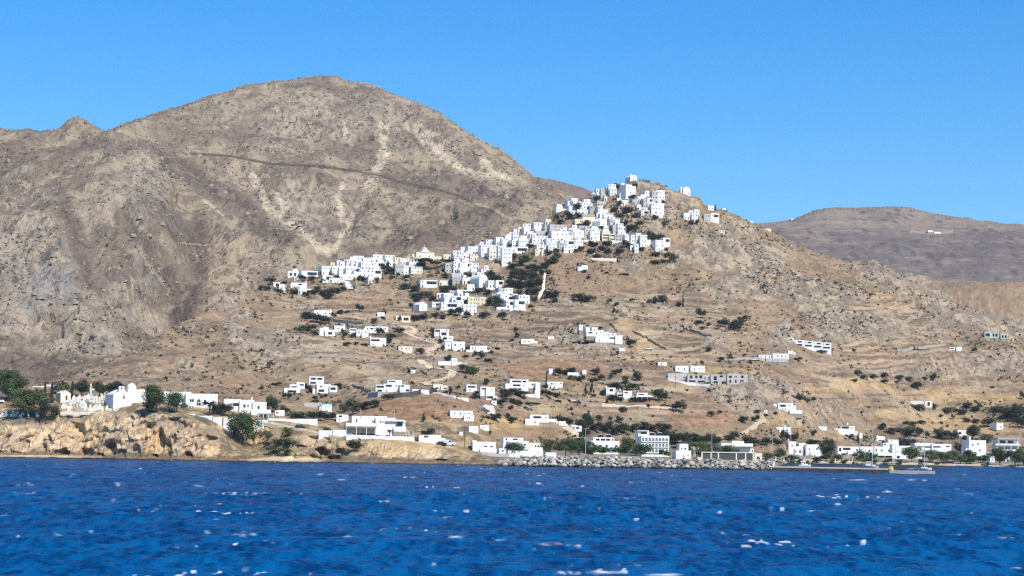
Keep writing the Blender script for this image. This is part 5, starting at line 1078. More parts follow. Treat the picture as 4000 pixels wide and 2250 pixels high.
h = villa('white cluster of stepped terraces spilling over a rocky brow', 2350, 1342, [(2262, 2276, 1268, 1288, 5, 4, [w(2268, 1275, 3, 5)]), (2288, 2304, 1278, 1296, 6, 3), (2312, 2334, 1278, 1304, 7, 3, [w(2322, 1288)]), (2290, 2340, 1294, 1312, 7, 1, [w(2306, 1300, 16, 6, 'o'), w(2330, 1303, 6, 6)]), (2334, 2358, 1289, 1312, 7, 2, [w(2346, 1298, 4, 4)]), (2326, 2378, 1313, 1336, 6, 0, [w(2348, 1311, 1, 1)]),
    (2360, 2380, 1296, 1318, 6, 2, [w(2370, 1304, 4, 4)]), (2378, 2408, 1301, 1336, 7, 1, [w(2394, 1320, 26, 6, 'o'), w(2394, 1307, 6, 5)]), (2404, 2432, 1308, 1342, 7, 0, [w(2412, 1309, 8, 4)])], yaw=.2)
villa('small white hut beside the orange field', 2426, 1386, [(2418, 2442, 1360, 1370, 5, 0)], name='hut', cat='hut')
villa('low white cottage on bare slope right of rocks', 2072, 1342, [(2036, 2086, 1324, 1342, 7, 0, [w(2050, 1334), w(2066, 1334)]), (2084, 2100, 1332, 1342, 5, 1)])
villa('tiny white house right of the low cottage', 2152, 1324, [(2140, 2164, 1314, 1324, 5, 0)])
villa('cream stone barn above the concrete frames', 2588, 1428, [(2570, 2606, 1414, 1428, 7, 0, [w(2584, 1422, 4, 5)])], wall=PALE, name='barn', cat='barn')
villa('left one of two new white cube houses above grey concrete', 2664, 1454, [(2638, 2690, 1429, 1454, 8, 0, [w(2650, 1441, 3, 7), w(2674, 1443, 5, 10, 'G')])], yaw=.05)
villa('right one of two new white cube houses above grey concrete', 2726, 1454, [(2697, 2754, 1429, 1454, 8, 0, [w(2712, 1443, 4, 10, 'G'), w(2732, 1441, 3, 5), w(2744, 1441, 3, 5)])], yaw=.05)
villa('long grey concrete retaining wall under the two cubes', 2646, 1484, [(2608, 2692, 1459, 1484, 3, 0, [w(2672, 1474, 10, 5)])], wall=LGREY, name='retaining_wall', cat='wall')
h = villa('unfinished two-storey concrete shell with empty openings', 2800, 1500, [(2686, 2776, 1463, 1492, 8, 1, [w(2700, 1473, 10, 12, 'o'), w(2720, 1472, 9, 11, 'o'), w(2738, 1472, 12, 12, 'o'), w(2754, 1478, 5, 11, 'w'), w(2768, 1478, 5, 11, 'w'), w(2704, 1489, 26, 7, 'o'), w(2740, 1490, 28, 7, 'o')]), (2776, 2842, 1463, 1500, 8, 0, [w(2794, 1478, 12, 16, 'o'), w(2818, 1470, 14, 8, 'o'), w(2796, 1494, 16, 9, 'o'), w(2828, 1494, 18, 9, 'o')]),
    (2840, 2886, 1459, 1500, 8, -1, [w(2852, 1472, 12, 8, 'o'), w(2874, 1472, 8, 6), w(2852, 1490, 7, 12, 'o'), w(2874, 1490, 7, 11, 'o')]), (2886, 2922, 1463, 1492, 7, 0, [w(2900, 1472, 10, 10, 'o'), w(2898, 1488, 14, 6, 'o')])], wall=LGREY, name='concrete_shell', cat='building site', yaw=.04)
villa('long white house with many doors below the stepped row', 3022, 1410, [(2964, 3022, 1386, 1400, 8, 1, [w(2974, 1393, 4, 6), w(2990, 1394, 4, 9, 'G'), w(3006, 1394, 4, 9, 'G'), w(3016, 1394, 4, 9, 'G')]), (3018, 3082, 1381, 1402, 8, 0, [w(3038, 1391, 4, 9, 'a'), w(3054, 1392, 4, 10, 'G'), w(3070, 1392, 4, 7, 'a')])], yaw=.04)
villa('grey stone terrace wall under the long white house', 2996, 1412, [(2960, 3078, 1400, 1411, 2, 0, [w(2990, 1406, 5, 9, 'o')])], wall=LGREY, name='terrace_wall', cat='wall')
villa('tiny white outbuilding between the long house and stepped row', 3092, 1383, [(3078, 3098, 1370, 1382, 5, 0), (3096, 3108, 1376, 1383, 4, 0)], name='outbuilding', cat='outbuilding')
h = H('stepped_row', 'white row of five stepped holiday houses on right slope', 'house', 3155, 1362, None, .03)
for i, (u0, u1, v0, v1) in enumerate(((3062, 3102, 1330, 1346), (3100, 3140, 1328, 1351), (3140, 3176, 1331, 1354), (3176, 3212, 1335, 1358), (3210, 3248, 1338, 1362))):
    h.block(u0, u1, v0, v1, 8, 0, [w((u0 + u1) / 2 + 4, v0 + 7, 16, 6, 'o'), w(u0 + 6, v0 + 8, 3, 5), w((u0 + u1) / 2, v1 - 4, 28, 7, 'o')])
h.block(3077, 3101, 1319, 1332, 6, 1.5, [w(3090, 1325, 12, 5, 'o')], ground=False); h.done()
h = villa('pale green unfinished row of open bays far right', 3890, 1322, [(3846, 3872, 1297, 1318, 6, 0, [w(3858, 1308, 18, 13, 'o')]), (3872, 3902, 1299, 1318, 6, 0, [w(3881, 1309, 8, 13, 'o'), w(3893, 1309, 10, 13, 'o')]), (3908, 3936, 1306, 1322, 6, -1, [w(3916, 1315, 8, 11, 'o'), w(3928, 1315, 8, 11, 'o')])], wall=PGREEN, name='unfinished_row', cat='building site', yaw=.03)
villa('small white house with grey annex on right slope track', 3734, 1372, [(3736, 3757, 1355, 1370, 6, 0), (3710, 3732, 1356, 1365, 5, 1, [w(3720, 1361, 14, 5, 'o')])])
villa('white house with dark wide loggia on the rocky promontory', 3080, 1614, [(3022, 3050, 1578, 1604, 8, 2), (3040, 3100, 1574, 1608, 9, 1, [w(3058, 1585, 26, 9, 'o'), w(3082, 1584, 4, 6), w(3058, 1599, 4, 8), w(3068, 1599, 4, 8)]), (3090, 3112, 1584, 1606, 7, 2), (3084, 3134, 1602, 1614, 3, -1, [])])
villa('tiny white shed left of the promontory house', 2990, 1614, [(2984, 2998, 1602, 1614, 4, 0, [w(2991, 1608, 3, 8, 'D')])], name='shed', cat='shed')
villa('roofless stone ruin with two openings on the ochre fields', 3594, 1588, [(3535, 3560, 1568, 1586, 6, 0, [w(3546, 1578, 10, 12, 'o')]), (3560, 3612, 1567, 1580, 6, .5, []), (3612, 3642, 1566, 1590, 6, 0, [w(3628, 1578, 10, 14, 'o')])], wall=PALE, name='stone_ruin', cat='ruin', yaw=.02)
villa('low dark-roofed cattle shed left of the stone ruin', 3390, 1594, [(3366, 3412, 1582, 1594, 6, 0, [w(3386, 1590, 30, 6, 'o')])], wall=STONE, name='cattle_shed', cat='shed')
villa('far white farmhouse high on the distant purple hill', 3656, 914, [(3624, 3644, 900, 906, 8, 0), (3650, 3676, 905, 911, 8, 2)], Y=2930, name='farmhouse', cat='farmhouse', wall=WHITE)
villa('far white chapel on the distant hill saddle', 3100, 868, [(3090, 3110, 854, 868, 8, 0)], Y=3560, name='chapel', cat='chapel')
villa('distant white house on the skyline right of the windmill', 2930, 871, [(2922, 2942, 864, 873, 6, 0)], Y=1692, name='farmhouse', cat='farmhouse')
villa('pale stone hut on the right ridge below the windmill', 2994, 896, [(2988, 3012, 893, 906, 6, 0)], wall=PALE, name='hut', cat='hut')
villa('white hut alone on terraces under the village right end', 2276, 1058, [(2257, 2274, 1042, 1057, 6, 0, [w(2264, 1050, 3, 4)]), (2272, 2296, 1035, 1052, 6, 1)], name='hut', cat='hut')
villa('pale boundary wall below the village right end', 2360, 1020, [(2302, 2408, 1008, 1020, .8, 0)], wall=PALE, name='terrace_wall', cat='wall', yaw=-.02)
villa('white ruined chapel on the far right field', 3906, 1680, [(3892, 3920, 1652, 1678, 7, 0, [w(3908, 1668, 4, 7, 'D')])], name='chapel', cat='chapel', yaw=.3)
villa('white rooftop house among dark trees at right', 3758, 1706, [(3740, 3776, 1680, 1700, 7, 0, [w(3750, 1692, 12, 8, 'o')])])
h = villa('white two-block villa with rooftop loggia on the slope right', 3316, 1710, [(3256, 3298, 1674, 1709, 9, 1, [w(3264, 1682, 4, 5), w(3272, 1683, 4, 9, 'G'), w(3275, 1702, 4, 7, 'D')]), (3286, 3342, 1664, 1700, 9, 2, [w(3304, 1670, 30, 10, 'o'), w(3330, 1672, 5, 5), w(3292, 1682, 4, 4)]), (3340, 3352, 1684, 1698, 6, 2), (3358, 3370, 1692, 1710, 4, 0)], chim=[(3320, 1660, 5)])
villa('small flat white house left of the two-block villa', 3212, 1680, [(3193, 3231, 1666, 1680, 7, 0, [w(3212, 1674, 3, 4)])])
# ------------------------------------------------------------------ headland: cemetery, chapel, houses
HG = 'white houses on the headland'
h = H('cemetery_chapel', 'white domed chapel with bell tower and gabled front in the cemetery', 'chapel', 500, 1586, None, .42)
h.block(446, 512, 1541, 1588, 14, 0, [(484, 1551, 6, 14, 'a')], par=.05); h.mb.gable(h.X(446), h.X(512), .02, 13.9, h.Zv(1541) - .08, 2.0, 'y')
h.block(492, 558, 1520, 1586, 15, 4.5, par=.1); h.block(466, 485, 1509, 1536, 2.2, .3, [(475, 1517, 5, 9, 'o')], par=.1, ground=False); h.done()
cx, cy_ = h.X(493) + 11.0 * math.tan(.42), 11.0
h.part('drum', MB().cyl(cx, cy_, h.Zv(1522), h.Zv(1511), h.X(531) - h.X(514), n=16), WHITE); h.part('dome', MB().dome(cx, cy_, h.Zv(1511), h.X(531) - h.X(514), (h.X(531) - h.X(514)) * .85), WHITE)
h.part('cross', MB().box(cx - .08, cx + .08, cy_ - .08, cy_ + .08, h.Zv(1500), h.Zv(1492)).box(cx - .35, cx + .35, cy_ - .06, cy_ + .06, h.Zv(1495.5), h.Zv(1494.5)), WHITE)
h = H('mausoleum', 'small cream gabled mausoleum with dark door and grey side', 'mausoleum', 256, 1572, None, .5, PALE)
h.block(238, 274, 1536, 1572, 7, 0, [(259, 1554, 6, 18, 'D')], par=.02); h.mb.gable(h.X(238), h.X(274), .02, 6.98, h.Zv(1536) - .05, 1.2, 'y'); h.done()
h = H('white_column', 'tall pale square pillar standing behind the tombs', 'pillar', 354, 1546, None, 0, PALE)
h.part('shaft', MB().box(h.X(350.5), h.X(357), 0, .5, -1, h.Zv(1499)), PALE); h.part('plinth', MB().box(h.X(346), h.X(361), -.3, .9, -1, .6), PALE)
h = H('arched_monument', 'white curved cross monument at the back of the cemetery', 'monument', 356, 1558, None, 0)
h.part('shaft', MB().box(h.X(353), h.X(357), 0, .4, -1, h.Zv(1524)), WHITE); h.part('cross_arm', MB().box(h.X(357), h.X(368), 0, .4, h.Zv(1524), h.Zv(1518)), WHITE); h.part('plinth', MB().box(h.X(343), h.X(364), -.3, .9, -1, h.Zv(1549)), WHITE)
h = H('cemetery_wall', 'long white wall along the cliff edge before the tombs', 'wall', 350, 1614, None, 0, PALE)
for i in range(9):
    u0 = 236 + i * 26; h.block(u0, u0 + 26.2, 1608 + .3 * i - (1.4 if i % 3 == 1 else 0), 1614 + .4 * i, .5, 0, par=.02, ext=.5)
h.done()
rg = random.Random(5)
GRAVE = []
for q in range(4):
    s = MB(); s.box(-.5, .5, -1, 1, -.6, .38 + .12 * q); s.box(-.42, .42, -.9, .9, .38 + .12 * q, .46 + .12 * q)
    a = s.mesh('tomb_slab'); a.materials.append((WHITE, PALE, LGREY, WHITE)[q])
    t = MB()
    if q % 2: t.box(-.36, .36, .8, 1, .3, 1.3).vault(-.36, .36, .8, 1, 1.3, .3, 'y', 6)
    else: t.box(-.09, .09, .82, .98, .3, 1.75).box(-.4, .4, .84, .96, 1.2, 1.38, bottom=True)
    b = t.mesh('headstone'); b.materials.append((WHITE, PALE, WHITE, PALE)[q]); GRAVE.append((a, b))
for i in range(96):
    if i < 84:
        v = rg.choice((1553, 1560, 1567, 1575, 1584, 1593, 1601)) + rg.uniform(-2.5, 2.5); lo = 282 if v < 1572 else 242; u = rg.uniform(lo, 448 if v < 1580 else 470)
    else: u, v = rg.uniform(4, 165), rg.uniform(1618, 1628)
    x, y, z = L.hit(u, v); o = empty('tomb', (x, y, z), rg.uniform(-.2, .2)); k = rg.randrange(4); s = rg.uniform(.85, 1.25)
    tag(o, 'pale stone tomb among the crowded cemetery graves' if i < 84 else 'pale stone tomb in the scrub below the round tree', 'tomb', 'cemetery tombs' if i < 84 else 'tombs below the round tree')
    child('tomb_slab', GRAVE[k][0], o, scale=(s * 1.2, s, s)); child('headstone', GRAVE[k][1], o, scale=(s, s, s * rg.uniform(.7, 1.3)))
villa('long pale low building hidden behind the cemetery cypresses', 146, 1530, [(128, 170, 1508, 1530, 8, 0), (176, 224, 1502, 1526, 7, 3)], group=HG, Y=1010)
h = villa('large white block house with blue arched door and porch', 786, 1592, [(638, 742, 1530, 1586, 10, 4), (727, 848, 1538, 1594, 10, 0, [(776, 1572, 15, 26, 'a'), (800, 1572, 9, 20, 'b'), (750, 1566, 18, 12, 'w')])], yaw=.22, group=HG, name='headland_house')
h.pergola(734, 758, 1576, 1618, 2.5, -4, WHITE, 3)
h = villa('white stepped house with pergola porch behind the big tree', 962, 1616, [(873, 938, 1558, 1612, 9, 2, [(919, 1580, 24, 12, 'o')]), (934, 990, 1562, 1616, 9, 1, [(953, 1586, 8, 13, 'b'), (967, 1585, 6, 10, 'a')]), (986, 1039, 1570, 1616, 9, 0, [(1009, 1592, 8, 13, 'b'), (996, 1587, 3.5, 3.5, 'w')]), (984, 1060, 1600, 1638, 7, -3, [(1024, 1627, 7, 13, 'b'), (1038, 1628, 8, 18, 'D')])], yaw=.1, group=HG, name='headland_house', chim=[(982, 1562, 3)])
h.pergola(1008, 1068, 1614, 1640, 3, -6, WHITE, 4)
for lab, uc, vb, bl in (('white garden wall stepping down beside the big tree', 860, 1662, [(640, 700, 1612, 1622), (700, 762, 1616, 1630), (762, 830, 1624, 1644), (828, 872, 1630, 1656), (868, 915, 1632, 1664)]), ('white wall right of the big tree below the porch', 1018, 1666, [(992, 1022, 1640, 1668), (1020, 1046, 1640, 1660)]),
                        ('long white roadside wall behind the headland road', 1110, 1646, [(1046, 1080, 1634, 1650), (1080, 1112, 1635, 1644), (1112, 1160, 1636, 1642), (1160, 1240, 1636, 1642)]), ('white wall left of the two-storey sea house', 1325, 1704, [(1245, 1300, 1681, 1694), (1298, 1350, 1679, 1704)])):
    h = H('garden_wall', lab, 'wall', uc, vb, None, 0)
    for u0, u1, v0, v1 in bl: h.block(u0, u1, v0, v1, .6, 0, par=.02, ext=2.5)
    h.done()
h = villa('large white two-storey house above the sea with columned veranda', 1470, 1704, [(1372, 1508, 1625, 1664, 10, 4, [(1390, 1644, 6, 11, 'D'), (1453, 1646, 4, 10, 'w'), (1461, 1646, 4, 10, 'w')]), (1352, 1470, 1653, 1668, 10, 1, []), (1466, 1542, 1632, 1704, 11, 1, [(1485, 1648, 5, 9, 'w'), (1494, 1649, 5, 7, 'w')]), (1357, 1466, 1666, 1702, 9, 3, [(1364, 1682, 12, 24, 'p'), (1385, 1682, 22, 26, 'p'), (1409, 1684, 16, 28, 'p'), (1427, 1684, 12, 28, 'p'), (1448, 1684, 18, 28, 'p')]),
    (1508, 1580, 1640, 1668, 9, 3, [(1532, 1654, 10, 16, 'o'), (1558, 1655, 22, 18, 'o')]), (1536, 1585, 1667, 1684, 9, 0, []), (1540, 1586, 1682, 1704, 8, 1.5, [(1550, 1694, 10, 16, 'p'), (1572, 1695, 16, 18, 'p')])], yaw=.14, group=HG, name='sea_house', chim=[])
h.pergola(1580, 1614, 1682, 1708, 4, 1, WHITE, 3); h.slab('terrace_canopy', 1506, 1580, 1642, 1646, 0, 5, WHITE); h.pergola(1352, 1470, 1664, 1704, 2.2, -1.2, WHITE, 4)
h = H('garden_wall', 'white low front wall of the two-storey sea house', 'wall', 1480, 1715, None, 0)
for i in range(7): h.block(1352 + 38 * i, 1390 + 38 * i, 1698 + 1.3 * i, 1712 + 1.3 * i, .5, 0, par=.02, ext=2)
h.done()
villa('long low white building beside the sea house cars', 1680, 1730, [(1636, 1722, 1699, 1730, 9, 0, [(1664, 1706, 18, 9, 'w')]), (1718, 1738, 1712, 1734, 6, .5)], group=HG, name='low_building', cat='building')
villa('white house with two square windows where the rocks begin', 1892, 1766, [(1846, 1936, 1726, 1764, 9, 1, [(1896, 1744, 14, 6, 'w'), (1919, 1745, 14, 5, 'w')]), (1876, 1940, 1752, 1768, 8, 0, []), (1843, 1862, 1721, 1740, 5, 3)], group=HG, name='shore_house')
h = H('sea_wall', 'pale concrete ramp wall below the shore house', 'wall', 1950, 1784, None, 0, LGREY)
h.block(1900, 1990, 1772, 1786, 3, 0, par=.02, ext=2); h.block(1880, 1930, 1767, 1778, 2, 1, par=.02, ext=2); h.done()

# ------------------------------------------------------------------ harbour front
FG = 'white buildings along the harbour front'
villa('white stacked apartments with trees before their left part', 2016, 1762, [(1966, 2044, 1710, 1760, 9, 3, [(1978, 1716, 6, 8, 'o'), (2012, 1716, 20, 6, 'o')]), (1984, 2064, 1722, 1764, 9, 0, [(2050, 1738, 8, 7, 'w')]), (1950, 1986, 1750, 1778, 6, 1, [(1964, 1762, 6, 8, 'w')])], group=FG, name='waterfront_house', Y=885)
villa('cream house with dark roof terrace pergola behind the long wall', 2096, 1762, [(2064, 2128, 1730, 1762, 9, 0, [(2092, 1744, 6, 8, 'w'), (2102, 1744, 6, 8, 'w')])], wall=PALE, group=FG, name='waterfront_house', per=[(2082, 2128, 1718, 1732, 6, 2, None, 4)], Y=895)
h = H('breakwater_wall', 'long white low building wall directly above the boulders', 'wall', 2070, 1778, 872, 0)
h.block(1984, 2056, 1760, 1776, 5, 0, par=.05, ext=2); h.block(2056, 2122, 1761, 1778, 5, .2, par=.05, ext=2); h.block(2066, 2120, 1748, 1764, 5, 3, par=.1); h.done()
h = H('white_cabin', 'white flat-roofed cabin at the right end of the long wall', 'cabin', 2152, 1784, 866, .05)
h.block(2131, 2173, 1768, 1784, 5, 0, ext=2); h.done()
h = villa('white hotel with wide dark top terrace behind a palm hedge', 2364, 1772, [(2318, 2400, 1709, 1726, 9, 3, [(2336, 1718, 14, 8, 'o'), (2356, 1718, 18, 8, 'o'), (2376, 1718, 16, 8, 'o'), (2394, 1718, 6, 10, 'w')]), (2307, 2420, 1722, 1748, 10, 1, [(2320, 1742, 10, 8, 'o'), (2346, 1742, 10, 8, 'o'), (2370, 1742, 10, 8, 'o'), (2408, 1742, 10, 8, 'o')]), (2318, 2416, 1746, 1772, 9, 0, [(2340, 1760, 14, 10, 'p'), (2372, 1760, 20, 10, 'p'), (2400, 1760, 12, 10, 'p')])], group=FG, name='terrace_hotel', cat='hotel', yaw=.12, Y=936, heat=[(2352, 1709, 5), (2384, 1709, 5)])
h.slab('balcony_rail', 2308, 2420, 1746, 1750, -1.6, .9, WHITE)
villa('white low flat building behind the terrace hotel', 2336, 1704, [(2308, 2370, 1694, 1704, 7, 0), (2316, 2326, 1688, 1696, 4, 1)], group=FG, name='shore_building', cat='building', Y=1030)
h = H('arcade_hotel', 'tall white hotel with three rows of arched loggias and grey side', 'hotel', 2556, 1776, 928, .16, None, FG)
ar = [(2511 + 13.3 * i, v, 9.6, 14.5, 'a') for v in (1718, 1740, 1762) for i in range(8)]
h.block(2504, 2614, 1702, 1776, 11, 0, ar); h.block(2493, 2535, 1681, 1706, 7, 3, [(2516, 1692, 26, 9, 'o')], ground=False); h.done(heat=[(2560, 1702, 6), (2590, 1702, 6)])
for v in (1726, 1748, 1770): h.slab('balcony_rail', 2506, 2612, v - 3, v, -.5, -.05, WHITE)
h.slab('stair_canopy', 2493, 2536, 1681, 1683, 2, 10.5, WHITE)
villa('white shore house with narrow tower top and spreading base', 2668, 1797, [(2655, 2690, 1734, 1764, 7, 2, [(2678, 1754, 8, 8, 'w'), (2664, 1754, 5, 8, 'w')]), (2640, 2700, 1760, 1797, 8, 0, [(2671, 1784, 4, 10, 'G'), (2688, 1780, 4, 6, 'w')])], group=FG, name='waterfront_house', Y=900)
h = villa('modern white building with broad flat roof and raised centre', 2876, 1776, [(2864, 2910, 1723, 1738, 8, 4), (2820, 2936, 1735, 1750, 11, 1, []), (2826, 2900, 1748, 1776, 9, 2.5, [(2850, 1758, 26, 10, 'o'), (2884, 1757, 24, 9, 'o')]), (2890, 2946, 1752, 1776, 9, 1, [(2940, 1762, 6, 8, 'w')])], group=FG, name='modern_building', cat='building', Y=950, yaw=.05)
h.slab('roof_slab', 2814, 2938, 1732, 1744, -2.5, 9, WHITE)
villa('white long wing left of the modern building', 2772, 1776, [(2700, 2742, 1742, 1776, 7, 2), (2740, 2830, 1743, 1778, 8, 0, [(2812, 1760, 10, 8, 'w')])], group=FG, name='waterfront_house', Y=960)
h = H('stone_enclosure', 'long dark stone harbour wall with pale pillars and cap', 'wall', 2844, 1803, 905, 0, DSTONE)
h.block(2742, 2948, 1769, 1803, 4, 0, par=.05, ext=1.5); h.done()
for u in (2742, 2778, 2806, 2876, 2912, 2942): h.slab('pillar', u - 2.5, u + 2.5, 1767, 1804, -.25, .0, PALE)
h.slab('wall_cap', 2741, 2949, 1766.5, 1769.5, -.35, 4.2, PALE)
h.slab('recessed_panel', 2780, 2806, 1776, 1803, -.1, -.02, DSTONE); h.slab('recessed_panel', 2878, 2910, 1776, 1803, -.1, -.02, DSTONE)
h = H('arched_gate', 'cream square gate with dark arch at the stone wall end', 'gate', 2961, 1806, 905, .1, PALE)
h.block(2947, 2976, 1771, 1806, 3, 0, [(2962, 1794, 15, 22, 'a')], ext=1.5); h.done()
villa('white two-storey house with three dark upper windows by the gate', 3004, 1792, [(2970, 3042, 1746, 1792, 9, 0, [(2976, 1760, 5, 10, 'o'), (2998, 1760, 24, 9, 'o'), (3026, 1760, 14, 9, 'o'), (2990, 1782, 8, 8, 'w'), (3016, 1782, 8, 8, 'w')]), (3041, 3072, 1741, 1790, 8, 1.5, [(3056, 1758, 5, 8, 'w')])], group=FG, name='waterfront_house', Y=1130, heat=[(3000, 1746, 5)])
villa('tall white house with dark top loggia and stair tower', 3116, 1797, [(3080, 3110, 1725, 1797, 9, 1, [(3094, 1742, 5, 8, 'w')]), (3086, 3150, 1731, 1797, 9, 2, [(3108, 1738, 32, 12, 'o'), (3094, 1762, 8, 12, 'o'), (3126, 1763, 9, 12, 'a')]), (3104, 3142, 1752, 1797, 7, 0, [(3126, 1764, 9, 12, 'a'), (3108, 1764, 5, 10, 'w')])], group=FG, name='waterfront_house', Y=1132, yaw=.3, chim=[(3084, 1725, 2)])
villa('white house with two square windows between tall house and cypress', 3186, 1796, [(3150, 3222, 1737, 1778, 9, 1, [(3192, 1754, 6, 9, 'w'), (3206, 1754, 6, 9, 'w'), (3162, 1756, 4, 8, 'w')]), (3166, 3212, 1766, 1796, 8, 0, [(3182, 1782, 6, 8, 'w')])], group=FG, name='waterfront_house', Y=1130)
h = villa('white balcony house with dark shutters above a low garage', 3318, 1803, [(3274, 3364, 1745, 1800, 10, 2, [(3284, 1757, 9, 14, 'o'), (3310, 1754, 30, 9, 'o'), (3300, 1776, 22, 10, 'o'), (3350, 1758, 8, 8, 'w')]), (3312, 3350, 1763, 1786, 7, 0, [(3330, 1779, 26, 9, 'o')]), (3302, 3342, 1784, 1803, 7, -2, [(3328, 1798, 18, 9, 'D')])], group=FG, name='waterfront_house', Y=1128, yaw=.08)
villa('white house with small round and square windows mid waterfront', 3386, 1800, [(3360, 3412, 1745, 1800, 9, 0, [(3379, 1759, 4, 4, 'w'), (3396, 1762, 7, 9, 'w'), (3364, 1759, 5, 9, 'w'), (3384, 1788, 10, 10, 'G')])], group=FG, name='waterfront_house', Y=1130)
h = villa('white three-storey house with grey balcony front and corner tower', 3454, 1803, [(3418, 3500, 1745, 1803, 10, 2, [(3425, 1760, 6, 12, 'w'), (3446, 1761, 9, 8, 'w'), (3476, 1761, 9, 8, 'w'), (3444, 1786, 20, 10, 'o'), (3474, 1786, 20, 10, 'o')]), (3455, 3500, 1731, 1748, 8, 4, [(3462, 1737, 8, 7, 'w'), (3486, 1738, 6, 6, 'w')]), (3486, 3504, 1734, 1803, 6, 0)], group=FG, name='waterfront_house', Y=1130, yaw=.05)
h.slab('balcony', 3428, 3484, 1770, 1780, -1.2, 1.9, WHITE); h.pergola(3414, 3482, 1788, 1806, 5, -4, WHITE, 5)
villa('long plain white house with round window right of the tower', 3558, 1804, [(3500, 3560, 1742, 1803, 10, 1, [(3540, 1759, 7, 8, 'w'), (3504, 1764, 4, 8, 'w'), (3510, 1786, 12, 10, 'o')]), (3556, 3611, 1745, 1804, 10, 0, [(3576, 1780, 8, 8, 'w')])], group=FG, name='waterfront_house', Y=1130)
h = H('white_kiosk', 'white raised kiosk with dark opening above the balcony house', 'kiosk', 3440, 1726, None, .1)
h.block(3424, 3457, 1704, 1726, 5, 0, [(3442, 1722, 22, 5, 'o')], ext=3); h.block(3425, 3431, 1700, 1706, 2, .5, ground=False); h.done()
villa('small white house behind the corner tower', 3490, 1738, [(3470, 3512, 1717, 1738, 7, 0, [(3482, 1723, 4, 4, 'w')])], group=FG, name='waterfront_house')
h = villa('long low white restaurant roof behind tamarisk trees', 3640, 1762, [(3576, 3650, 1731, 1742, 6, 3), (3576, 3644, 1738, 1764, 7, 1, [(3612, 1746, 56, 6, 'o')]), (3640, 3718, 1734, 1762, 7, 0, [(3660, 1746, 30, 6, 'o'), (3704, 1744, 16, 6, 'w')])], group=FG, name='low_building', cat='building', Y=1165)
villa('white tower house with stepped left side among tamarisks', 3820, 1794, [(3786, 3855, 1720, 1785, 10, 1, [(3800, 1738, 6, 8, 'w'), (3822, 1735, 6, 8, 'w'), (3830, 1760, 6, 12, 'G')]), (3770, 3800, 1752, 1780, 6, 0), (3786, 3794, 1706, 1724, 3, 1.5)], group=FG, name='waterfront_house', Y=1150, yaw=.2, heat=[(3830, 1720, 5)])
h = villa('white hotel with two floors of continuous balconies far right', 3936, 1796, [(3900, 3982, 1714, 1738, 9, 2, [(3920, 1726, 24, 12, 'o'), (3952, 1726, 24, 12, 'o')]), (3896, 3984, 1736, 1762, 9, 2, [(3912, 1750, 20, 12, 'o'), (3940, 1750, 20, 12, 'o'), (3966, 1750, 20, 12, 'o')]), (3930, 3960, 1760, 1796, 8, 2)], group=FG, name='balcony_hotel', cat='hotel', Y=1165, yaw=.06)
for v in (1738, 1760): h.slab('balcony_rail', 3888, 3986, v - 4, v + 2, -.2, 1.8, WHITE)
h.slab('roof_slab', 3898, 3984, 1712, 1716, 0, 11.5, LGREY)
villa('white beach hut with pale columns under the tamarisks', 3874, 1814, [(3868, 3886, 1783, 1814, 5, 0, [(3876, 1796, 5, 8, 'w')])], group=FG, name='beach_hut', cat='hut', Y=1120)
villa('white beach cabin before the balcony hotel', 3936, 1814, [(3926, 3946, 1782, 1812, 5, 0, [(3938, 1800, 12, 10, 'o')])], group=FG, name='beach_hut', cat='hut', Y=1122)
h = villa('twin white hillside cubes with dark pergolas behind harbour trees', 3058, 1705, [(3026, 3058, 1669, 1708, 7, 0, [(3040, 1682, 9, 8, 'w')]), (3062, 3092, 1669, 1696, 7, 1, [(3074, 1682, 9, 8, 'w')]), (3066, 3072, 1662, 1672, 2, 2)], name='hillside_house')
h.pergola(2998, 3028, 1673, 1690, 5, 1, None, 3); h.pergola(3090, 3120, 1674, 1690, 5, 1, None, 3); h.pergola(2940, 3024, 1692, 1710, 6, -3, None, 5)

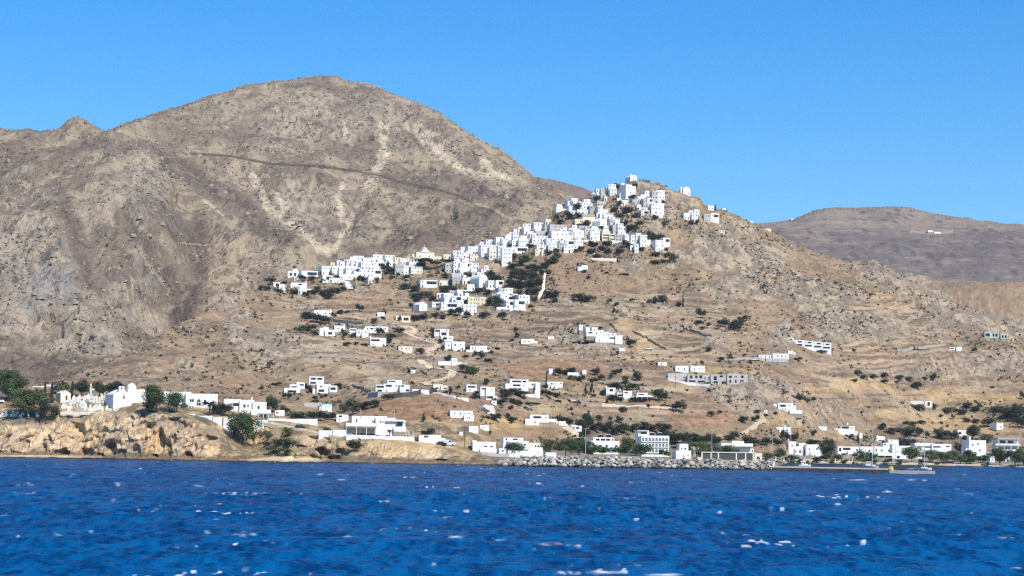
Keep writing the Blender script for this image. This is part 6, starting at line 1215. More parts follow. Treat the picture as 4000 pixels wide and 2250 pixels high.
# ------------------------------------------------------------------ breakwater, pier, boats
def rock_mesh(seed, flat=.75):
    rr = random.Random(seed)
    import bmesh
    bm = bmesh.new(); bmesh.ops.create_icosphere(bm, subdivisions=2, radius=1)
    pl = [(Vector((rr.gauss(0, 1), rr.gauss(0, 1), rr.gauss(0, 1))).normalized(), rr.uniform(.55, .85)) for _ in range(9)]
    for v_ in bm.verts:
        for n_, d_ in pl:
            e = v_.co.dot(n_)
            if e > d_: v_.co -= n_ * (e - d_)
        v_.co *= rr.uniform(.97, 1.03); v_.co.z *= flat
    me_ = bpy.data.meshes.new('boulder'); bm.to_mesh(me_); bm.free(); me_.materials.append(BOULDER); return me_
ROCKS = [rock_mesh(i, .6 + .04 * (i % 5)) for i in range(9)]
rb = random.Random(8); nb = 0
for row in range(5):
    u = 1945 + row * 5
    while u < 3018 - row * 4 and nb < 300:
        sz = rb.uniform(13, 27) * (1.05 if row > 1 else .95) * (1.3 if rb.random() < .12 else 1)
        f_ = row / 4.0
        base_v = np.interp(u, [1940, 2000, 2400, 2700, 2960, 3030], [1814, 1816, 1820, 1826, 1832, 1836]) - (7 + 22 * min(1, max(.35, (u - 1930) / 120)) * (1 if u < 2400 else .92)) * f_ + rb.uniform(-3, 3)
        Yb = 817 + 11 * f_ + rb.uniform(-.8, .8) if u > 2010 else 822 + 8 * f_
        x, y, z = at(u, base_v - 2, Yb); s = sz / 2 * Yb / F
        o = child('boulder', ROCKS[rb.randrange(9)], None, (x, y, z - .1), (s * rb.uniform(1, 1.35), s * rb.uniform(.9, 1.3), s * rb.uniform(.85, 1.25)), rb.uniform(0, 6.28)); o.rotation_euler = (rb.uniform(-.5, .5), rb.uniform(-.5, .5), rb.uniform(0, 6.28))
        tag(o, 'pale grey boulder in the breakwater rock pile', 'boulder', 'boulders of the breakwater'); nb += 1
        u += sz * rb.uniform(.82, 1.15)
# rubble core under the boulders
b = MB()
for i in range(20):
    u0, u1 = 2045 + i * 49, 2095 + i * 49
    p = [at(u, np.interp(u, [1940, 2000, 2400, 2700, 3030], [1816, 1818, 1822, 1828, 1837]) - dv, 818 + 12 * (dv / 26)) for u, dv in ((u0, 0), (u1, 0), (u1, 22), (u0, 22))]
    b.quad(*p); b.quad(p[3], p[2], (p[2][0], p[2][1] + 8, p[2][2]), (p[3][0], p[3][1] + 8, p[3][2])); b.quad((p[0][0], p[0][1], -3), (p[1][0], p[1][1], -3), p[1], p[0])
tag(b.obj('breakwater_core', DSTONE), kind='structure')

def pier_part(b, u0, v0, u1, v1, Y0, Y1, wid, h_, zb=-3.0):
    """a straight deck from (u0) to (u1) with its front top edge at the given pixels."""
    a, c = at(u0, v0, Y0), at(u1, v1, Y1)
    n = Vector((-(c[1] - a[1]), c[0] - a[0])).normalized() * wid
    p = [(a[0], a[1]), (c[0], c[1]), (c[0] + n.x, c[1] + n.y), (a[0] + n.x, a[1] + n.y)]
    for i in range(4):
        q, r_ = p[i], p[(i + 1) % 4]; b.quad((*q, zb), (*r_, zb), (*r_, h_), (*q, h_))
    b.quad(*[(*q, h_) for q in p]); return p
po = empty('pier', at(3330, 1846, 778)); tag(po, 'long low concrete pier with white kerb reaching out from the breakwater', 'pier')
def under(o, root):
    o.parent = root; o.location = -root.location; return o
b = MB(); pier_part(b, 3016, 1826, 3478, 1836, 796, 777, 9, 1.25); under(b.obj('deck', WETC), po)
b = MB(); pier_part(b, 3022, 1821, 3474, 1832.5, 797, 778.5, .8, 1.75, 1.2); under(b.obj('white_kerb', PAVED), po)
b = MB(); pier_part(b, 3474, 1838, 3644, 1841, 775, 771, 10, 1.0); under(b.obj('pier_head', CONC), po)
b = MB(); pier_part(b, 3018, 1808, 3026, 1808, 797, 797, 2, 3.4, 1.2); under(b.obj('end_post', WHITE), po)
b = MB()
for u in (3500, 3545, 3590, 3630): 
    x, y, z = at(u, 1839, 774 - (u - 3500) / 170 * 2); b.cyl(x, y + 1, .9, 1.35, .16, n=8)
under(b.obj('bollards', METAL), po)

HULL = noise_mat('white_gelcoat', (.80, .81, .82), (.75, .76, .77), 2, .3, .5)
CANVAS = noise_mat('navy_canvas', (.03, .045, .09), (.02, .03, .06), 3)
ALU = noise_mat('mast_aluminium', (.62, .63, .64), (.55, .56, .57), 3, .4, .5)
def hull_mesh(Lh, B, D, name='hull'):
    b = MB(); n = 14; sec = []
    for i in range(n + 1):
        s = i / n; x = -Lh / 2 + Lh * s; wd = B / 2 * (1 - max(0, (s - .45) / .55) ** 2.2) * (.82 + .18 * min(1, s / .3)); sh = D * (1 + .25 * max(0, s - .5) * 2)
        wd = max(wd, .03); sec.append([(x, -wd, sh), (x, -wd * .9, sh * .4), (x - .0, -wd * .45, -.35), (x, wd * .45, -.35), (x, wd * .9, sh * .4), (x, wd, sh)])
    for a, c in zip(sec[:-1], sec[1:]):
        for k in range(5): b.quad(a[k], c[k], c[k + 1], a[k + 1])
        b.quad(a[5], c[5], c[0], a[0])
    b.quad(*sec[0][::-1]); return b.mesh(name)
def sailboat(label, u, v, Y, Lh, mast, rz, dark):
    x, y, z = at(u, v, Y); o = empty('sailboat', (x, y, -.05), rz); tag(o, label, 'sailboat')
    m = hull_mesh(Lh, Lh * .31, Lh * .1); m.materials.append(HULL); child('hull', m, o)
    c = MB(); c.box(-Lh * .12, Lh * .2, -Lh * .09, Lh * .09, Lh * .09, Lh * .16); c.obj('cabin', HULL, o)
    c = MB(); c.vault(-Lh * .26, -Lh * .08, -Lh * .11, Lh * .11, Lh * .12, Lh * .09, 'x'); c.obj('spray_hood', CANVAS if dark else HULL, o)
    MB().cyl(Lh * .08, 0, Lh * .1, mast, .13, .08, 8).obj('mast', ALU, o)
    c = MB(); c.box(-Lh * .3, Lh * .08, -.09, .09, Lh * .27, Lh * .27 + .18, bottom=True); bo = c.obj('boom', ALU, o)
    c = MB(); c.vault(-Lh * .29, Lh * .07, -.2, .2, Lh * .27 + .18, .32, 'x'); c.obj('furled_sail', CANVAS if dark else HULL, bo)
    c = MB()
    for (xe, ze) in ((Lh * .49, Lh * .12), (-Lh * .49, Lh * .1)):
        a = Vector((Lh * .08, 0, mast - .3)); e = Vector((xe, 0, ze)); n_ = Vector((0, .03, 0))
        c.quad(a - n_, e - n_, e + n_, a + n_)
    c.obj('rigging', METAL, o)
    c = MB(); c.box(Lh * .07, Lh * .09, -Lh * .09, Lh * .09, mast * .55, mast * .55 + .1, bottom=True); c.obj('spreaders', ALU, o)
    return o
sailboat('white sailboat with tall mast moored mid harbour behind the pier', 3402, 1818, 905, 8.5, 16.5, -.9, False)
sailboat('white sailboat with dark spray hood near the pier head', 3606, 1824, 880, 7.5, 17.0, -.6, True)
sailboat('small white sailboat at the harbour left beside the gate', 3142, 1814, 930, 6.6, 10.5, .5, False)
x, y, z = at(3566, 1824, 885); o = empty('dinghy', (x, y, 0), 3.0); tag(o, 'low white dinghy floating left of the dark-hooded sailboat', 'dinghy')
m = hull_mesh(3.4, 1.4, .45); m.materials.append(HULL); child('hull', m, o); MB().box(-.2, .2, -.55, .55, .25, .33, bottom=True).obj('seat', BROWN, o)

# ------------------------------------------------------------------ cars
RUBBER = noise_mat('tyre_rubber', (.025, .025, .025), (.018, .018, .018), 5)
def paint(name, c): return noise_mat(name, c, tuple(q * .9 for q in c), 3, .35, .5)
CARP = {'white': paint('white_car_paint', (.76, .77, .78)), 'black': paint('black_car_paint', (.03, .032, .035)), 'brown': paint('red_brown_car_paint', (.16, .055, .04)), 'grey': paint('grey_car_paint', (.24, .25, .27)), 'red': paint('red_car_paint', (.40, .05, .04))}
def _car(kind):
    Lc, Wc = (4.2, 1.72) if kind == 'car' else (5.4, 1.95)
    pr = [(-2.1, .35), (-2.1, .85), (-1.75, 1.0), (-1.25, 1.46), (.35, 1.46), (1.0, 1.0), (1.9, .82), (2.1, .6), (2.1, .35)] if kind == 'car' else [(-2.7, .4), (-2.7, 2.3), (1.0, 2.35), (1.75, 1.45), (2.6, 1.2), (2.7, .9), (2.7, .4)]
    b = MB(); w_ = Wc / 2
    for (a, c) in zip(pr, pr[1:] + pr[:1]): b.quad((a[0], -w_, a[1]), (a[0], w_, a[1]), (c[0], w_, c[1]), (c[0], -w_, c[1]))
    b.quad(*[(p[0], -w_, p[1]) for p in pr]); b.quad(*[(p[0], w_, p[1]) for p in reversed(pr)])
    g = MB()
    for s in (-1, 1):
        y_ = s * (w_ + .012)
        if kind == 'car': g.quad((-1.5, y_, 1.0), (.75, y_, 1.0), (.25, y_, 1.38), (-1.2, y_, 1.38))
        else: g.quad((.3, y_, 1.4), (1.5, y_, 1.4), (1.0, y_, 2.1), (.3, y_, 2.1))
    if kind == 'car': g.quad((.42, -w_ * .86, 1.42), (.42, w_ * .86, 1.42), (1.0, w_ * .9, 1.02), (1.0, -w_ * .9, 1.02)); g.quad((-1.33, w_ * .86, 1.42), (-1.33, -w_ * .86, 1.42), (-1.8, -w_ * .9, 1.0), (-1.8, w_ * .9, 1.0))
    else: g.quad((1.06, -w_ * .88, 2.3), (1.06, w_ * .88, 2.3), (1.76, w_ * .9, 1.5), (1.76, -w_ * .9, 1.5))
    wl = MB(); r = .32 if kind == 'car' else .36; n = 14; p = [(r * math.cos(2 * math.pi * i / n), r * math.sin(2 * math.pi * i / n)) for i in range(n)]
    for (a, c) in zip(p, p[1:] + p[:1]): wl.quad((a[0], -.11, a[1]), (c[0], -.11, c[1]), (c[0], .11, c[1]), (a[0], .11, a[1]))
    wl.quad(*[(q[0], -.11, q[1]) for q in p]); wl.quad(*[(q[0], .11, q[1]) for q in reversed(p)])
    return b, g.mesh('windows'), wl.mesh('wheel'), r, Wc
def car(label, u, v, col, rz, kind='car', Y=None):
    x, y, z = L.hit(u, v) if Y is None else at(u, v, Y); o = empty('parked_car' if kind == 'car' else 'parked_van', (x, y, z + .1), rz); tag(o, label, 'car' if kind == 'car' else 'van')
    b, g, wl, r, Wc = _car(kind); b.obj('body', CARP[col], o); g.materials.append(GLASS); child('windows', g, o); wl.materials.append(RUBBER)
    for sx in ((-1.3, 1.3) if kind == 'car' else (-1.7, 1.75)):
        for sy in (-1, 1): child('wheel', wl, o, (sx, sy * (Wc / 2 - .1), r))
    return o
car('white car parked by the left end of the sea house', 1368, 1708, 'white', .1)
car('white car parked before the sea house palm', 1478, 1713, 'white', .06)
car('second white car just right of the sea house palm car', 1518, 1714, 'white', .05)
car('red-brown car right of the sea house pergola', 1622, 1722, 'brown', .2)
car('dark car parked before the white truck', 1726, 1740, 'black', -.1)
car('white van with dark windscreen right of the low building', 1752, 1742, 'white', -.15, 'van')
car('black car standing on the bare headland road', 1172, 1674, 'black', .5)
car('silver-white car half hidden at the left picture edge', 6, 1574, 'white', -1.2)
car('small white car on the grey track left of the long house', 2944, 1409, 'white', 0)
car('white car crossing the bare track right of the rocky brow', 2534, 1367, 'white', .2)
car('dark car parked on the harbour dirt track', 2596, 1590, 'black', .1)
car('white car under the trees at the beach road left', 3284, 1804, 'white', .1, Y=1116)
car('white car parked on the harbour road right', 3770, 1812, 'white', .1, Y=1112)
car('dark car parked on the pier head', 3508, 1836, 'black', .05, Y=780).location.z = 1.02
x, y, z = at(3482, 1838, 778); o = empty('net_pile', (x, y, 1.0)); tag(o, 'yellow heap of fishing nets beside the dark car on the pier', 'nets')
MB().dome(0, 1.0, 0, 1.1, 1.5, 10, 4).obj('net_heap', noise_mat('yellow_net', (.55, .45, .10), (.40, .30, .07), 4, bump=.5), o); MB().cyl(.5, 1.4, 0, 1.9, .12, .1, 8).obj('net_pole', STONE, o)

# ------------------------------------------------------------------ people, a few pixels tall
SKIN = noise_mat('skin', (.45, .28, .19), (.42, .26, .17), 4)
CLOTH = noise_mat('dark_clothing', (.035, .035, .045), (.025, .025, .03), 5)
def person(label, x, y, z, rz, cloth=CLOTH):
    vs = [(0, 0, .92), (0, 0, 1.15), (0, 0, 1.42), (0, 0, 1.55), (0, .0, 1.68), (-.1, 0, .88), (-.12, .03, .48), (-.13, .0, .06), (-.13, -.12, .03), (.1, 0, .88), (.12, -.1, .48), (.13, .06, .06), (.13, -.06, .03), (-.2, 0, 1.4), (-.25, .04, 1.12), (-.24, -.06, .88), (-.24, -.1, .78), (.2, 0, 1.4), (.26, 0, 1.12), (.24, -.1, .9), (.24, -.13, .8)]
    ed = [(0, 1), (1, 2), (2, 3), (3, 4), (0, 5), (5, 6), (6, 7), (7, 8), (0, 9), (9, 10), (10, 11), (11, 12), (2, 13), (13, 14), (14, 15), (15, 16), (2, 17), (17, 18), (18, 19), (19, 20)]
    ra = [.15, .14, .15, .06, .105, .09, .065, .045, .04, .09, .065, .045, .04, .065, .048, .035, .03, .065, .048, .035, .03]
    me_ = bpy.data.meshes.new('person_body'); me_.from_pydata(vs, ed, [])
    o = bpy.data.objects.new('person', me_); COL.objects.link(o); o.location = (x, y, z); o.rotation_euler = (0, 0, rz)
    md = o.modifiers.new('skin', 'SKIN')
    for i, r in enumerate(ra): me_.skin_vertices[0].data[i].radius = (r, r)
    me_.skin_vertices[0].data[0].use_root = True
    sd = o.modifiers.new('sub', 'SUBSURF'); sd.levels = 1; sd.render_levels = 1
    me_.materials.append(cloth); tag(o, label, 'person')
    hm = MB(); hm.dome(0, .0, 1.70, .115, .12, 10, 4); hm.obj('hair', CLOTH, o)
    fm = MB(); fm.dome(0, -.055, 1.62, .07, .09, 8, 3); fm.obj('face', SKIN, o)
def _skin_layer(): pass
x, y, z = at(3316, 1824, 786); 
try: person('person in dark clothes standing on the white pier kerb', x, y + 1.4, 1.27, .4)
except Exception as e: print('person', e)
x, y, z = at(3449, 1814, 1106)
try: person('person in dark clothes walking along the harbour beach', x, y, L.height(x, y), 1.2)
except Exception as e: print('person', e)

# ------------------------------------------------------------------ poles and lamp posts
def pole(name, label, u, vt, vb, Y=None, r=.13, kind='pole', mat=None, cat='pole'):
    x, y, z = L.hit(u, vb) if Y is None else at(u, vb, Y); hgt = (vb - vt) * y / F
    o = empty(name, (x, y, z)); tag(o, label, cat)
    MB().cyl(0, 0, -1, hgt, r, r * .7, 8).obj('shaft', mat or METAL, o)
    if kind == 'pole': MB().box(-.8, .8, -.06, .06, hgt - .6, hgt - .45, bottom=True).obj('crossarm', mat or METAL, o)
    else: MB().box(-.1, 1.1, -.08, .08, hgt - .12, hgt, bottom=True).obj('lamp_arm', mat or METAL, o); MB().box(.7, 1.3, -.14, .14, hgt - .22, hgt - .12, bottom=True).obj('lamp_head', METAL, o)
for lab, u, vt, vb, Y, kd in (('grey lamp post rising from the middle of the breakwater', 2287, 1672, 1782, 828, 'l'), ('tall pole before the dark stone harbour wall', 2780, 1682, 1802, 850, 'l'), ('tall pale pole right of the sea house lawn', 1714, 1628, 1700, None, 'p'), ('short pole left of the tall pale one', 1672, 1674, 1700, None, 'p'),
        ('pole on the sea house roof left', 1408, 1597, 1628, 880, 'p'), ('pole behind the sea house roof right', 1540, 1600, 1640, 890, 'p'), ('utility pole beside the blue-roofed chapel', 1254, 1576, 1644, None, 'p'), ('utility pole on the zigzag road middle', 1663, 1296, 1346, None, 'p'), ('utility pole below the zigzag road bends', 1694, 1400, 1440, None, 'p'),
        ('utility pole beside the concrete retaining wall', 2638, 1466, 1514, None, 'p'), ('utility pole in the orange field right of the rocky brow', 2484, 1322, 1372, None, 'p'), ('second utility pole on the same bare track', 2660, 1344, 1370, None, 'p'), ('utility pole before the pale green bays', 3932, 1312, 1356, None, 'p'), ('utility pole on the hill crest right of chapel', 2737, 783, 810, 1676, 'p'),
        ('utility pole left of the village steps slope', 1280, 1176, 1216, None, 'p'), ('mast-like pole behind the harbour gate', 3017, 1682, 1790, 1000, 'l'), ('wooden pole among harbour palms', 1814, 1672, 1748, None, 'p'), ('pole on the road above the harbour lane', 3270, 1700, 1732, None, 'p')):
    pole('lamp_post' if kd == 'l' else 'utility_pole', lab, u, vt, vb, Y, .13 if kd == 'l' else .14, 'pole' if kd == 'p' else 'lamp', METAL if kd == 'l' or Y else BROWN, 'lamp post' if kd == 'l' else 'utility pole')
# ------------------------------------------------------------------ roads and paths: strips laid on the ground
def road(name, pts, wid, mat, lift=.25):
    P_ = [L.hit(u, v) for u, v in pts]; dense = []
    for a, b in zip(P_[:-1], P_[1:]):
        n = max(2, int(math.hypot(b[0] - a[0], b[1] - a[1]) / 2.5))
        dense += [(a[0] + (b[0] - a[0]) * i / n, a[1] + (b[1] - a[1]) * i / n) for i in range(n)]
    dense.append(P_[-1][:2])
    b = MB(); rowsv = []
    for i, (x, y) in enumerate(dense):
        p, q = dense[max(0, i - 2)], dense[min(len(dense) - 1, i + 2)]
        d = Vector((q[0] - p[0], q[1] - p[1])).normalized(); n_ = Vector((-d.y, d.x)); z = max(L.height(x + n_.x * s, y + n_.y * s) for s in (-wid * .4, 0, wid * .4)) + lift
        w_ = wid * (1 + .18 * math.sin(i * .9) * math.sin(i * .37))
        rowsv.append([(x - n_.x * (w_ / 2 + .6), y - n_.y * (w_ / 2 + .6), z - 1.6), (x - n_.x * w_ / 2, y - n_.y * w_ / 2, z), (x + n_.x * w_ / 2, y + n_.y * w_ / 2, z), (x + n_.x * (w_ / 2 + .6), y + n_.y * (w_ / 2 + .6), z - 1.6)])
    for a, c in zip(rowsv[:-1], rowsv[1:]):
        for k in range(3): b.quad(a[k], a[k + 1], c[k + 1], c[k])
    o = b.obj(name, mat); tag(o, kind='structure')
road('dirt_road', [(1556, 1273), (1603, 1277), (1622, 1290), (1582, 1299), (1610, 1314), (1640, 1325), (1665, 1333), (1706, 1341), (1712, 1352), (1685, 1364), (1659, 1377), (1676, 1383), (1702, 1390)], 3.6, DIRT)
road('dirt_road', [(1640, 1411), (1650, 1420), (1672, 1428), (1724, 1446), (1768, 1455), (1764, 1464), (1740, 1479), (1700, 1489), (1668, 1494), (1656, 1500), (1676, 1508)], 3.8, DIRT)
road('dirt_road', [(2890, 1695), (2945, 1664), (2986, 1643)], 1.7, DIRT)
road('dirt_road', [(2220, 1568), (2290, 1573), (2354, 1581), (2434, 1589), (2540, 1590), (2660, 1592)], 2.6, DIRT)
road('dirt_road', [(1046, 1653), (1119, 1666), (1230, 1690), (1300, 1702), (1350, 1709)], 4.2, DIRT, .15)
road('pale_lane', [(2198, 1662), (2216, 1676), (2232, 1690), (2248, 1704), (2262, 1720)], 4.2, DIRT)
road('pale_lane', [(1890, 1584), (1906, 1590), (1912, 1600), (1908, 1612), (1920, 1622)], 4.5, PAVED)
road('paved_ramp', [(1320, 1097), (1340, 1101), (1354, 1108), (1362, 1118), (1367, 1132)], 4.6, PAVED, .5)
road('grey_track', [(2820, 1405), (2870, 1402), (2920, 1402), (2962, 1404)], 4.5, GREYROAD)
road('grey_track', [(3500, 1368), (3600, 1360), (3650, 1350), (3690, 1344)], 1.4, GREYROAD)
road('hill_path', [(3076, 1366), (3060, 1340), (3046, 1318), (3040, 1294), (3048, 1276), (3066, 1263)], 1.0, GREYROAD)
road('mound_road', [(1704, 1536), (1740, 1546), (1780, 1556), (1820, 1562)], 3.4, PAVED)
road('track', [(2610, 1482), (2660, 1492), (2720, 1503), (2780, 1508)], 3.5, PAVED)
# dry stone field walls
def field_wall(label, pts, hgt=1.3, mat=STONE, wid=.8):
    P_ = [L.hit(u, v) for u, v in pts]; o = empty('field_wall', P_[0]); tag(o, label, 'wall'); b = MB(); pr = None
    for a, c in zip(P_[:-1], P_[1:]):
        n = max(2, int(math.hypot(c[0] - a[0], c[1] - a[1]) / 2))
        for i in range(n + 1):
            x, y = a[0] + (c[0] - a[0]) * i / n, a[1] + (c[1] - a[1]) * i / n; z = L.height(x, y)
            q = [(x - P_[0][0], y - wid / 2 - P_[0][1], z - 1 - P_[0][2]), (x - P_[0][0], y - wid / 2 - P_[0][1], z + hgt * RND.uniform(.75, 1.1) - P_[0][2]), (x - P_[0][0], y + wid / 2 - P_[0][1], z + hgt - P_[0][2]), (x - P_[0][0], y + wid / 2 - P_[0][1], z - 1 - P_[0][2])]
            if pr:
                for k in range(3): b.quad(pr[k], q[k], q[k + 1], pr[k + 1])
            pr = q
    b.obj('stonework', mat, o)
field_wall('long dark stone wall along the brown mound crest', [(1520, 1558), (1570, 1552), (1630, 1545), (1690, 1535), (1706, 1534)], 2.2, DSTONE)
field_wall('stone wall slanting down left of the stepped villa', [(1376, 1512), (1400, 1520), (1430, 1532), (1448, 1540)], 1.6)
field_wall('stone wall beside the tiny cube hut', [(1590, 1440), (1606, 1456), (1640, 1452), (1668, 1466)], 1.2)
field_wall('stone field wall right of the rocky brow', [(2380, 1268), (2400, 1284), (2412, 1296)], 1.2)
field_wall('long stone field wall falling right across bare terraces', [(2470, 1296), (2510, 1318), (2560, 1346), (2600, 1366), (2640, 1376)], 1.3)
field_wall('stone wall crossing the slope right of the tall cypress', [(2660, 1276), (2700, 1296), (2740, 1310), (2780, 1316)], 1.5)
field_wall('stone wall left below the red field trees', [(2230, 1572), (2270, 1578), (2310, 1584)], 1.2)
field_wall('stone wall by the pale lane shrubs', [(1880, 1604), (1920, 1618), (1950, 1632)], 1.4, DSTONE)
field_wall('curved grey stone terrace below the slope trees', [(1300, 1256), (1340, 1262), (1390, 1268), (1420, 1260)], 1.8, DSTONE)
field_wall('grey stone retaining wall under the stepped villa', [(1436, 1552), (1476, 1550), (1516, 1548)], 2.4, GREY)

# ------------------------------------------------------------------ trees
def leaf_mat(name, c1, c2): 
    return noise_mat(name, c1, c2, .55, .75, .15, 3)
LEAF = {'dark': leaf_mat('dark_evergreen_leaves', (.022, .034, .020), (.060, .080, .042)), 'olive': leaf_mat('olive_leaves', (.055, .068, .036), (.14, .15, .085)), 'green': leaf_mat('broad_green_leaves', (.032, .062, .022), (.085, .13, .048)), 'tam': leaf_mat('tamarisk_leaves', (.060, .085, .032), (.15, .18, .075)), 'bush': leaf_mat('scrub_leaves', (.045, .050, .030), (.10, .098, .058))}
BARK = noise_mat('tree_bark', (.12, .085, .06), (.07, .05, .035), 3)
def crown_mesh(seed, lobes, nq, leaf, shape, name='crown'):
    rr = np.random.default_rng(seed); pts = []
    L_ = []
    for _ in range(lobes):
        if shape == 'cypress':
            z = rr.uniform(.08, .97); r = .46 * (1 - z) ** .6 * min(1, z * 6) ; a = rr.uniform(0, 6.28); L_.append((r * .35 * math.cos(a), r * .35 * math.sin(a), z, max(.1, r * .8), .10))
        elif shape == 'umbrella':
            a = rr.uniform(0, 6.28); r = .40 * math.sqrt(rr.uniform(0, 1)); L_.append((r * math.cos(a), r * math.sin(a), .74 + .12 * (1 - r / .4), rr.uniform(.10, .17), .11))
        elif shape == 'pine':
            z = rr.uniform(.3, .95); r = .36 * (1.1 - z); a = rr.uniform(0, 6.28); L_.append((r * math.cos(a), r * math.sin(a), z, rr.uniform(.09, .16), .10))
        elif shape == 'bush':
            a = rr.uniform(0, 6.28); r = .34 * math.sqrt(rr.uniform(0, 1)); L_.append((r * math.cos(a), r * math.sin(a), rr.uniform(.2, .62), rr.uniform(.14, .22), rr.uniform(.2, .34)))
        else:
            a = rr.uniform(0, 6.28); r = .33 * math.sqrt(rr.uniform(0, 1)); z = .28 + .52 * rr.uniform(0, 1) ; k = 1 - .55 * abs(z - .5) * 1.6; L_.append((r * k * math.cos(a), r * k * math.sin(a), z, rr.uniform(.12, .20), rr.uniform(.12, .20)))
    per = nq // len(L_); C = []; Nn = []
    for (x, y, z, rx, rz_) in L_:
        d = rr.normal(size=(per, 3)); d /= np.linalg.norm(d, axis=1)[:, None]; rad = rr.uniform(.55, 1.08, per)[:, None]
        C.append(np.array([x, y, z]) + d * rad * np.array([rx, rx, rz_])); Nn.append(d + rr.normal(size=(per, 3)) * .5)
    C = np.concatenate(C); Nn = np.concatenate(Nn); Nn /= np.linalg.norm(Nn, axis=1)[:, None]
    C[:, 2] = np.maximum(C[:, 2], .02)
    t = np.cross(Nn, rr.normal(size=Nn.shape)); t /= np.linalg.norm(t, axis=1)[:, None]; bt = np.cross(Nn, t)
    s = (leaf * rr.uniform(.6, 1.4, len(C)))[:, None]
    V_ = np.stack([C - t * s, C + bt * s * .6, C + t * s, C - bt * s * .6], 1).reshape(-1, 3)
    me_ = bpy.data.meshes.new(name); n = len(C)
    me_.vertices.add(4 * n); me_.vertices.foreach_set('co', V_.astype(np.float32).reshape(-1)); me_.loops.add(4 * n); me_.loops.foreach_set('vertex_index', np.arange(4 * n, dtype=np.int32))
    me_.polygons.add(n); me_.polygons.foreach_set('loop_start', np.arange(0, 4 * n, 4, dtype=np.int32)); me_.polygons.foreach_set('loop_total', np.full(n, 4, np.int32)); me_.update(calc_edges=True)
    return me_
def trunk_mesh(seed, shape):
    rr = random.Random(seed); b = MB(); top = {'cypress': .3, 'umbrella': .74, 'pine': .8, 'bush': .25}.get(shape, .42); r = {'bush': .03, 'cypress': .03}.get(shape, .032)
    b.cyl(0, 0, -.08, top * .6, r, r * .75, 8, False)
    for k in range({'umbrella': 5, 'round': 4}.get(shape, 3)):
        a = k * 2.1 + rr.uniform(0, 1); ex, ey, ez = .2 * math.cos(a), .2 * math.sin(a), top * rr.uniform(.95, 1.15); z0 = top * .55
        for i in range(6):
            c0, c1 = 2 * math.pi * i / 6, 2 * math.pi * (i + 1) / 6; q = r * .6; e = r * .25
            b.quad((q * math.cos(c0), q * math.sin(c0), z0), (q * math.cos(c1), q * math.sin(c1), z0), (ex + e * math.cos(c1), ey + e * math.sin(c1), ez), (ex + e * math.cos(c0), ey + e * math.sin(c0), ez))
    me_ = b.mesh('trunk'); me_.materials.append(BARK); return me_
TREES = {}
def proto(kind, big):
    key = (kind, big)
    if key not in TREES:
        shape = {'r': 'round', 'd': 'round', 't': 'round', 'o': 'round', 'c': 'cypress', 'u': 'umbrella', 'p': 'pine', 'b': 'bush', 'k': 'bush'}[kind]
        leaf = {'r': 'green', 'd': 'dark', 't': 'tam', 'o': 'olive', 'c': 'dark', 'u': 'dark', 'p': 'dark', 'b': 'bush', 'k': 'dark'}[kind]
        out = []
        for q in range(4):
            m_ = crown_mesh(hash(kind) % 97 + q * 7 + 1 if False else ord(kind) + q * 7, {'cypress': 26, 'umbrella': 20, 'bush': 11}.get(shape, 18), 5200 if big else 900, .020 if big else .044, shape); m_.materials.append(LEAF[leaf]); out.append((m_, trunk_mesh(ord(kind) + q, shape)))
        TREES[key] = out
    return TREES[key]
TK = {'r': 'round_tree', 'd': 'evergreen_tree', 't': 'tamarisk_tree', 'o': 'olive_tree', 'c': 'cypress', 'u': 'umbrella_pine', 'p': 'pine_tree', 'b': 'shrub', 'k': 'shrub'}
TL = {'r': 'leafy green tree', 'd': 'dark round evergreen tree', 't': 'feathery light green tree', 'o': 'grey-green olive-like tree', 'c': 'dark narrow cypress', 'u': 'dark flat-topped pine', 'p': 'dark pointed pine', 'b': 'low brownish-green shrub', 'k': 'low dark shrub'}
rt = random.Random(21)
def tree(kind, u, vb, wpx, hpx, label, group=None, Y=None):
    x, y, z = L.hit(u, vb) if Y is None else at(u, vb, Y); k = y / F
    o = empty(TK[kind], (x, y, z - .1), rt.uniform(0, 6.28)); tag(o, label, {'b': 'shrub', 'k': 'shrub', 'c': 'cypress'}.get(kind, 'tree'), group)
    cm, tm = proto(kind, hpx > 44)[rt.randrange(4)]
    sx, sz = wpx * k / .92, hpx * k / .98
    if kind in 'rdto': sx = wpx * k / .72; sz = hpx * k / .90
    if kind in 'bk': sx = wpx * k / .80; sz = hpx * k / .85
    child('crown', cm, o, scale=(sx, sx, sz)); child('trunk', tm, o, scale=(min(sx, sz * .8), min(sx, sz * .8), sz))
    return o
def grove(where, group, items):
    """trees told apart by kind and by order from the left; items: (kind, u, v foot, width, height) in pixels."""
    by = {}
    for it in items: by.setdefault(it[0], []).append(it)
    for k, its in by.items():
        its.sort(key=lambda q: q[1])
        for i, (kk, u, v, a, b) in enumerate(its):
            tree(k, u, v, a, b, f'{TL[k]}, {rank(i, len(its)) if len(its) > 1 else "only one"} {where}', group)
one = tree
one('t', 106, 1632, 150, 118, 'large round feathery olive-green tree left of the cemetery')
one('r', 34, 1566, 120, 122, 'tall loose grey-green tree at the left picture edge')
one('k', 194, 1632, 84, 66, 'dark dome-shaped bush at the cemetery corner above the cliff')
one('c', 174, 1572, 26, 74, 'left one of two dark cypresses behind the mausoleum'); one('c', 203, 1574, 34, 78, 'right one of two dark cypresses behind the mausoleum')
one('t', 236, 1536, 64, 42, 'light olive tree behind the mausoleum roof'); one('c', 282, 1556, 30, 64, 'dark cypress right beside the mausoleum'); one('d', 319, 1546, 64, 66, 'round dark tree left of the pale pillar')
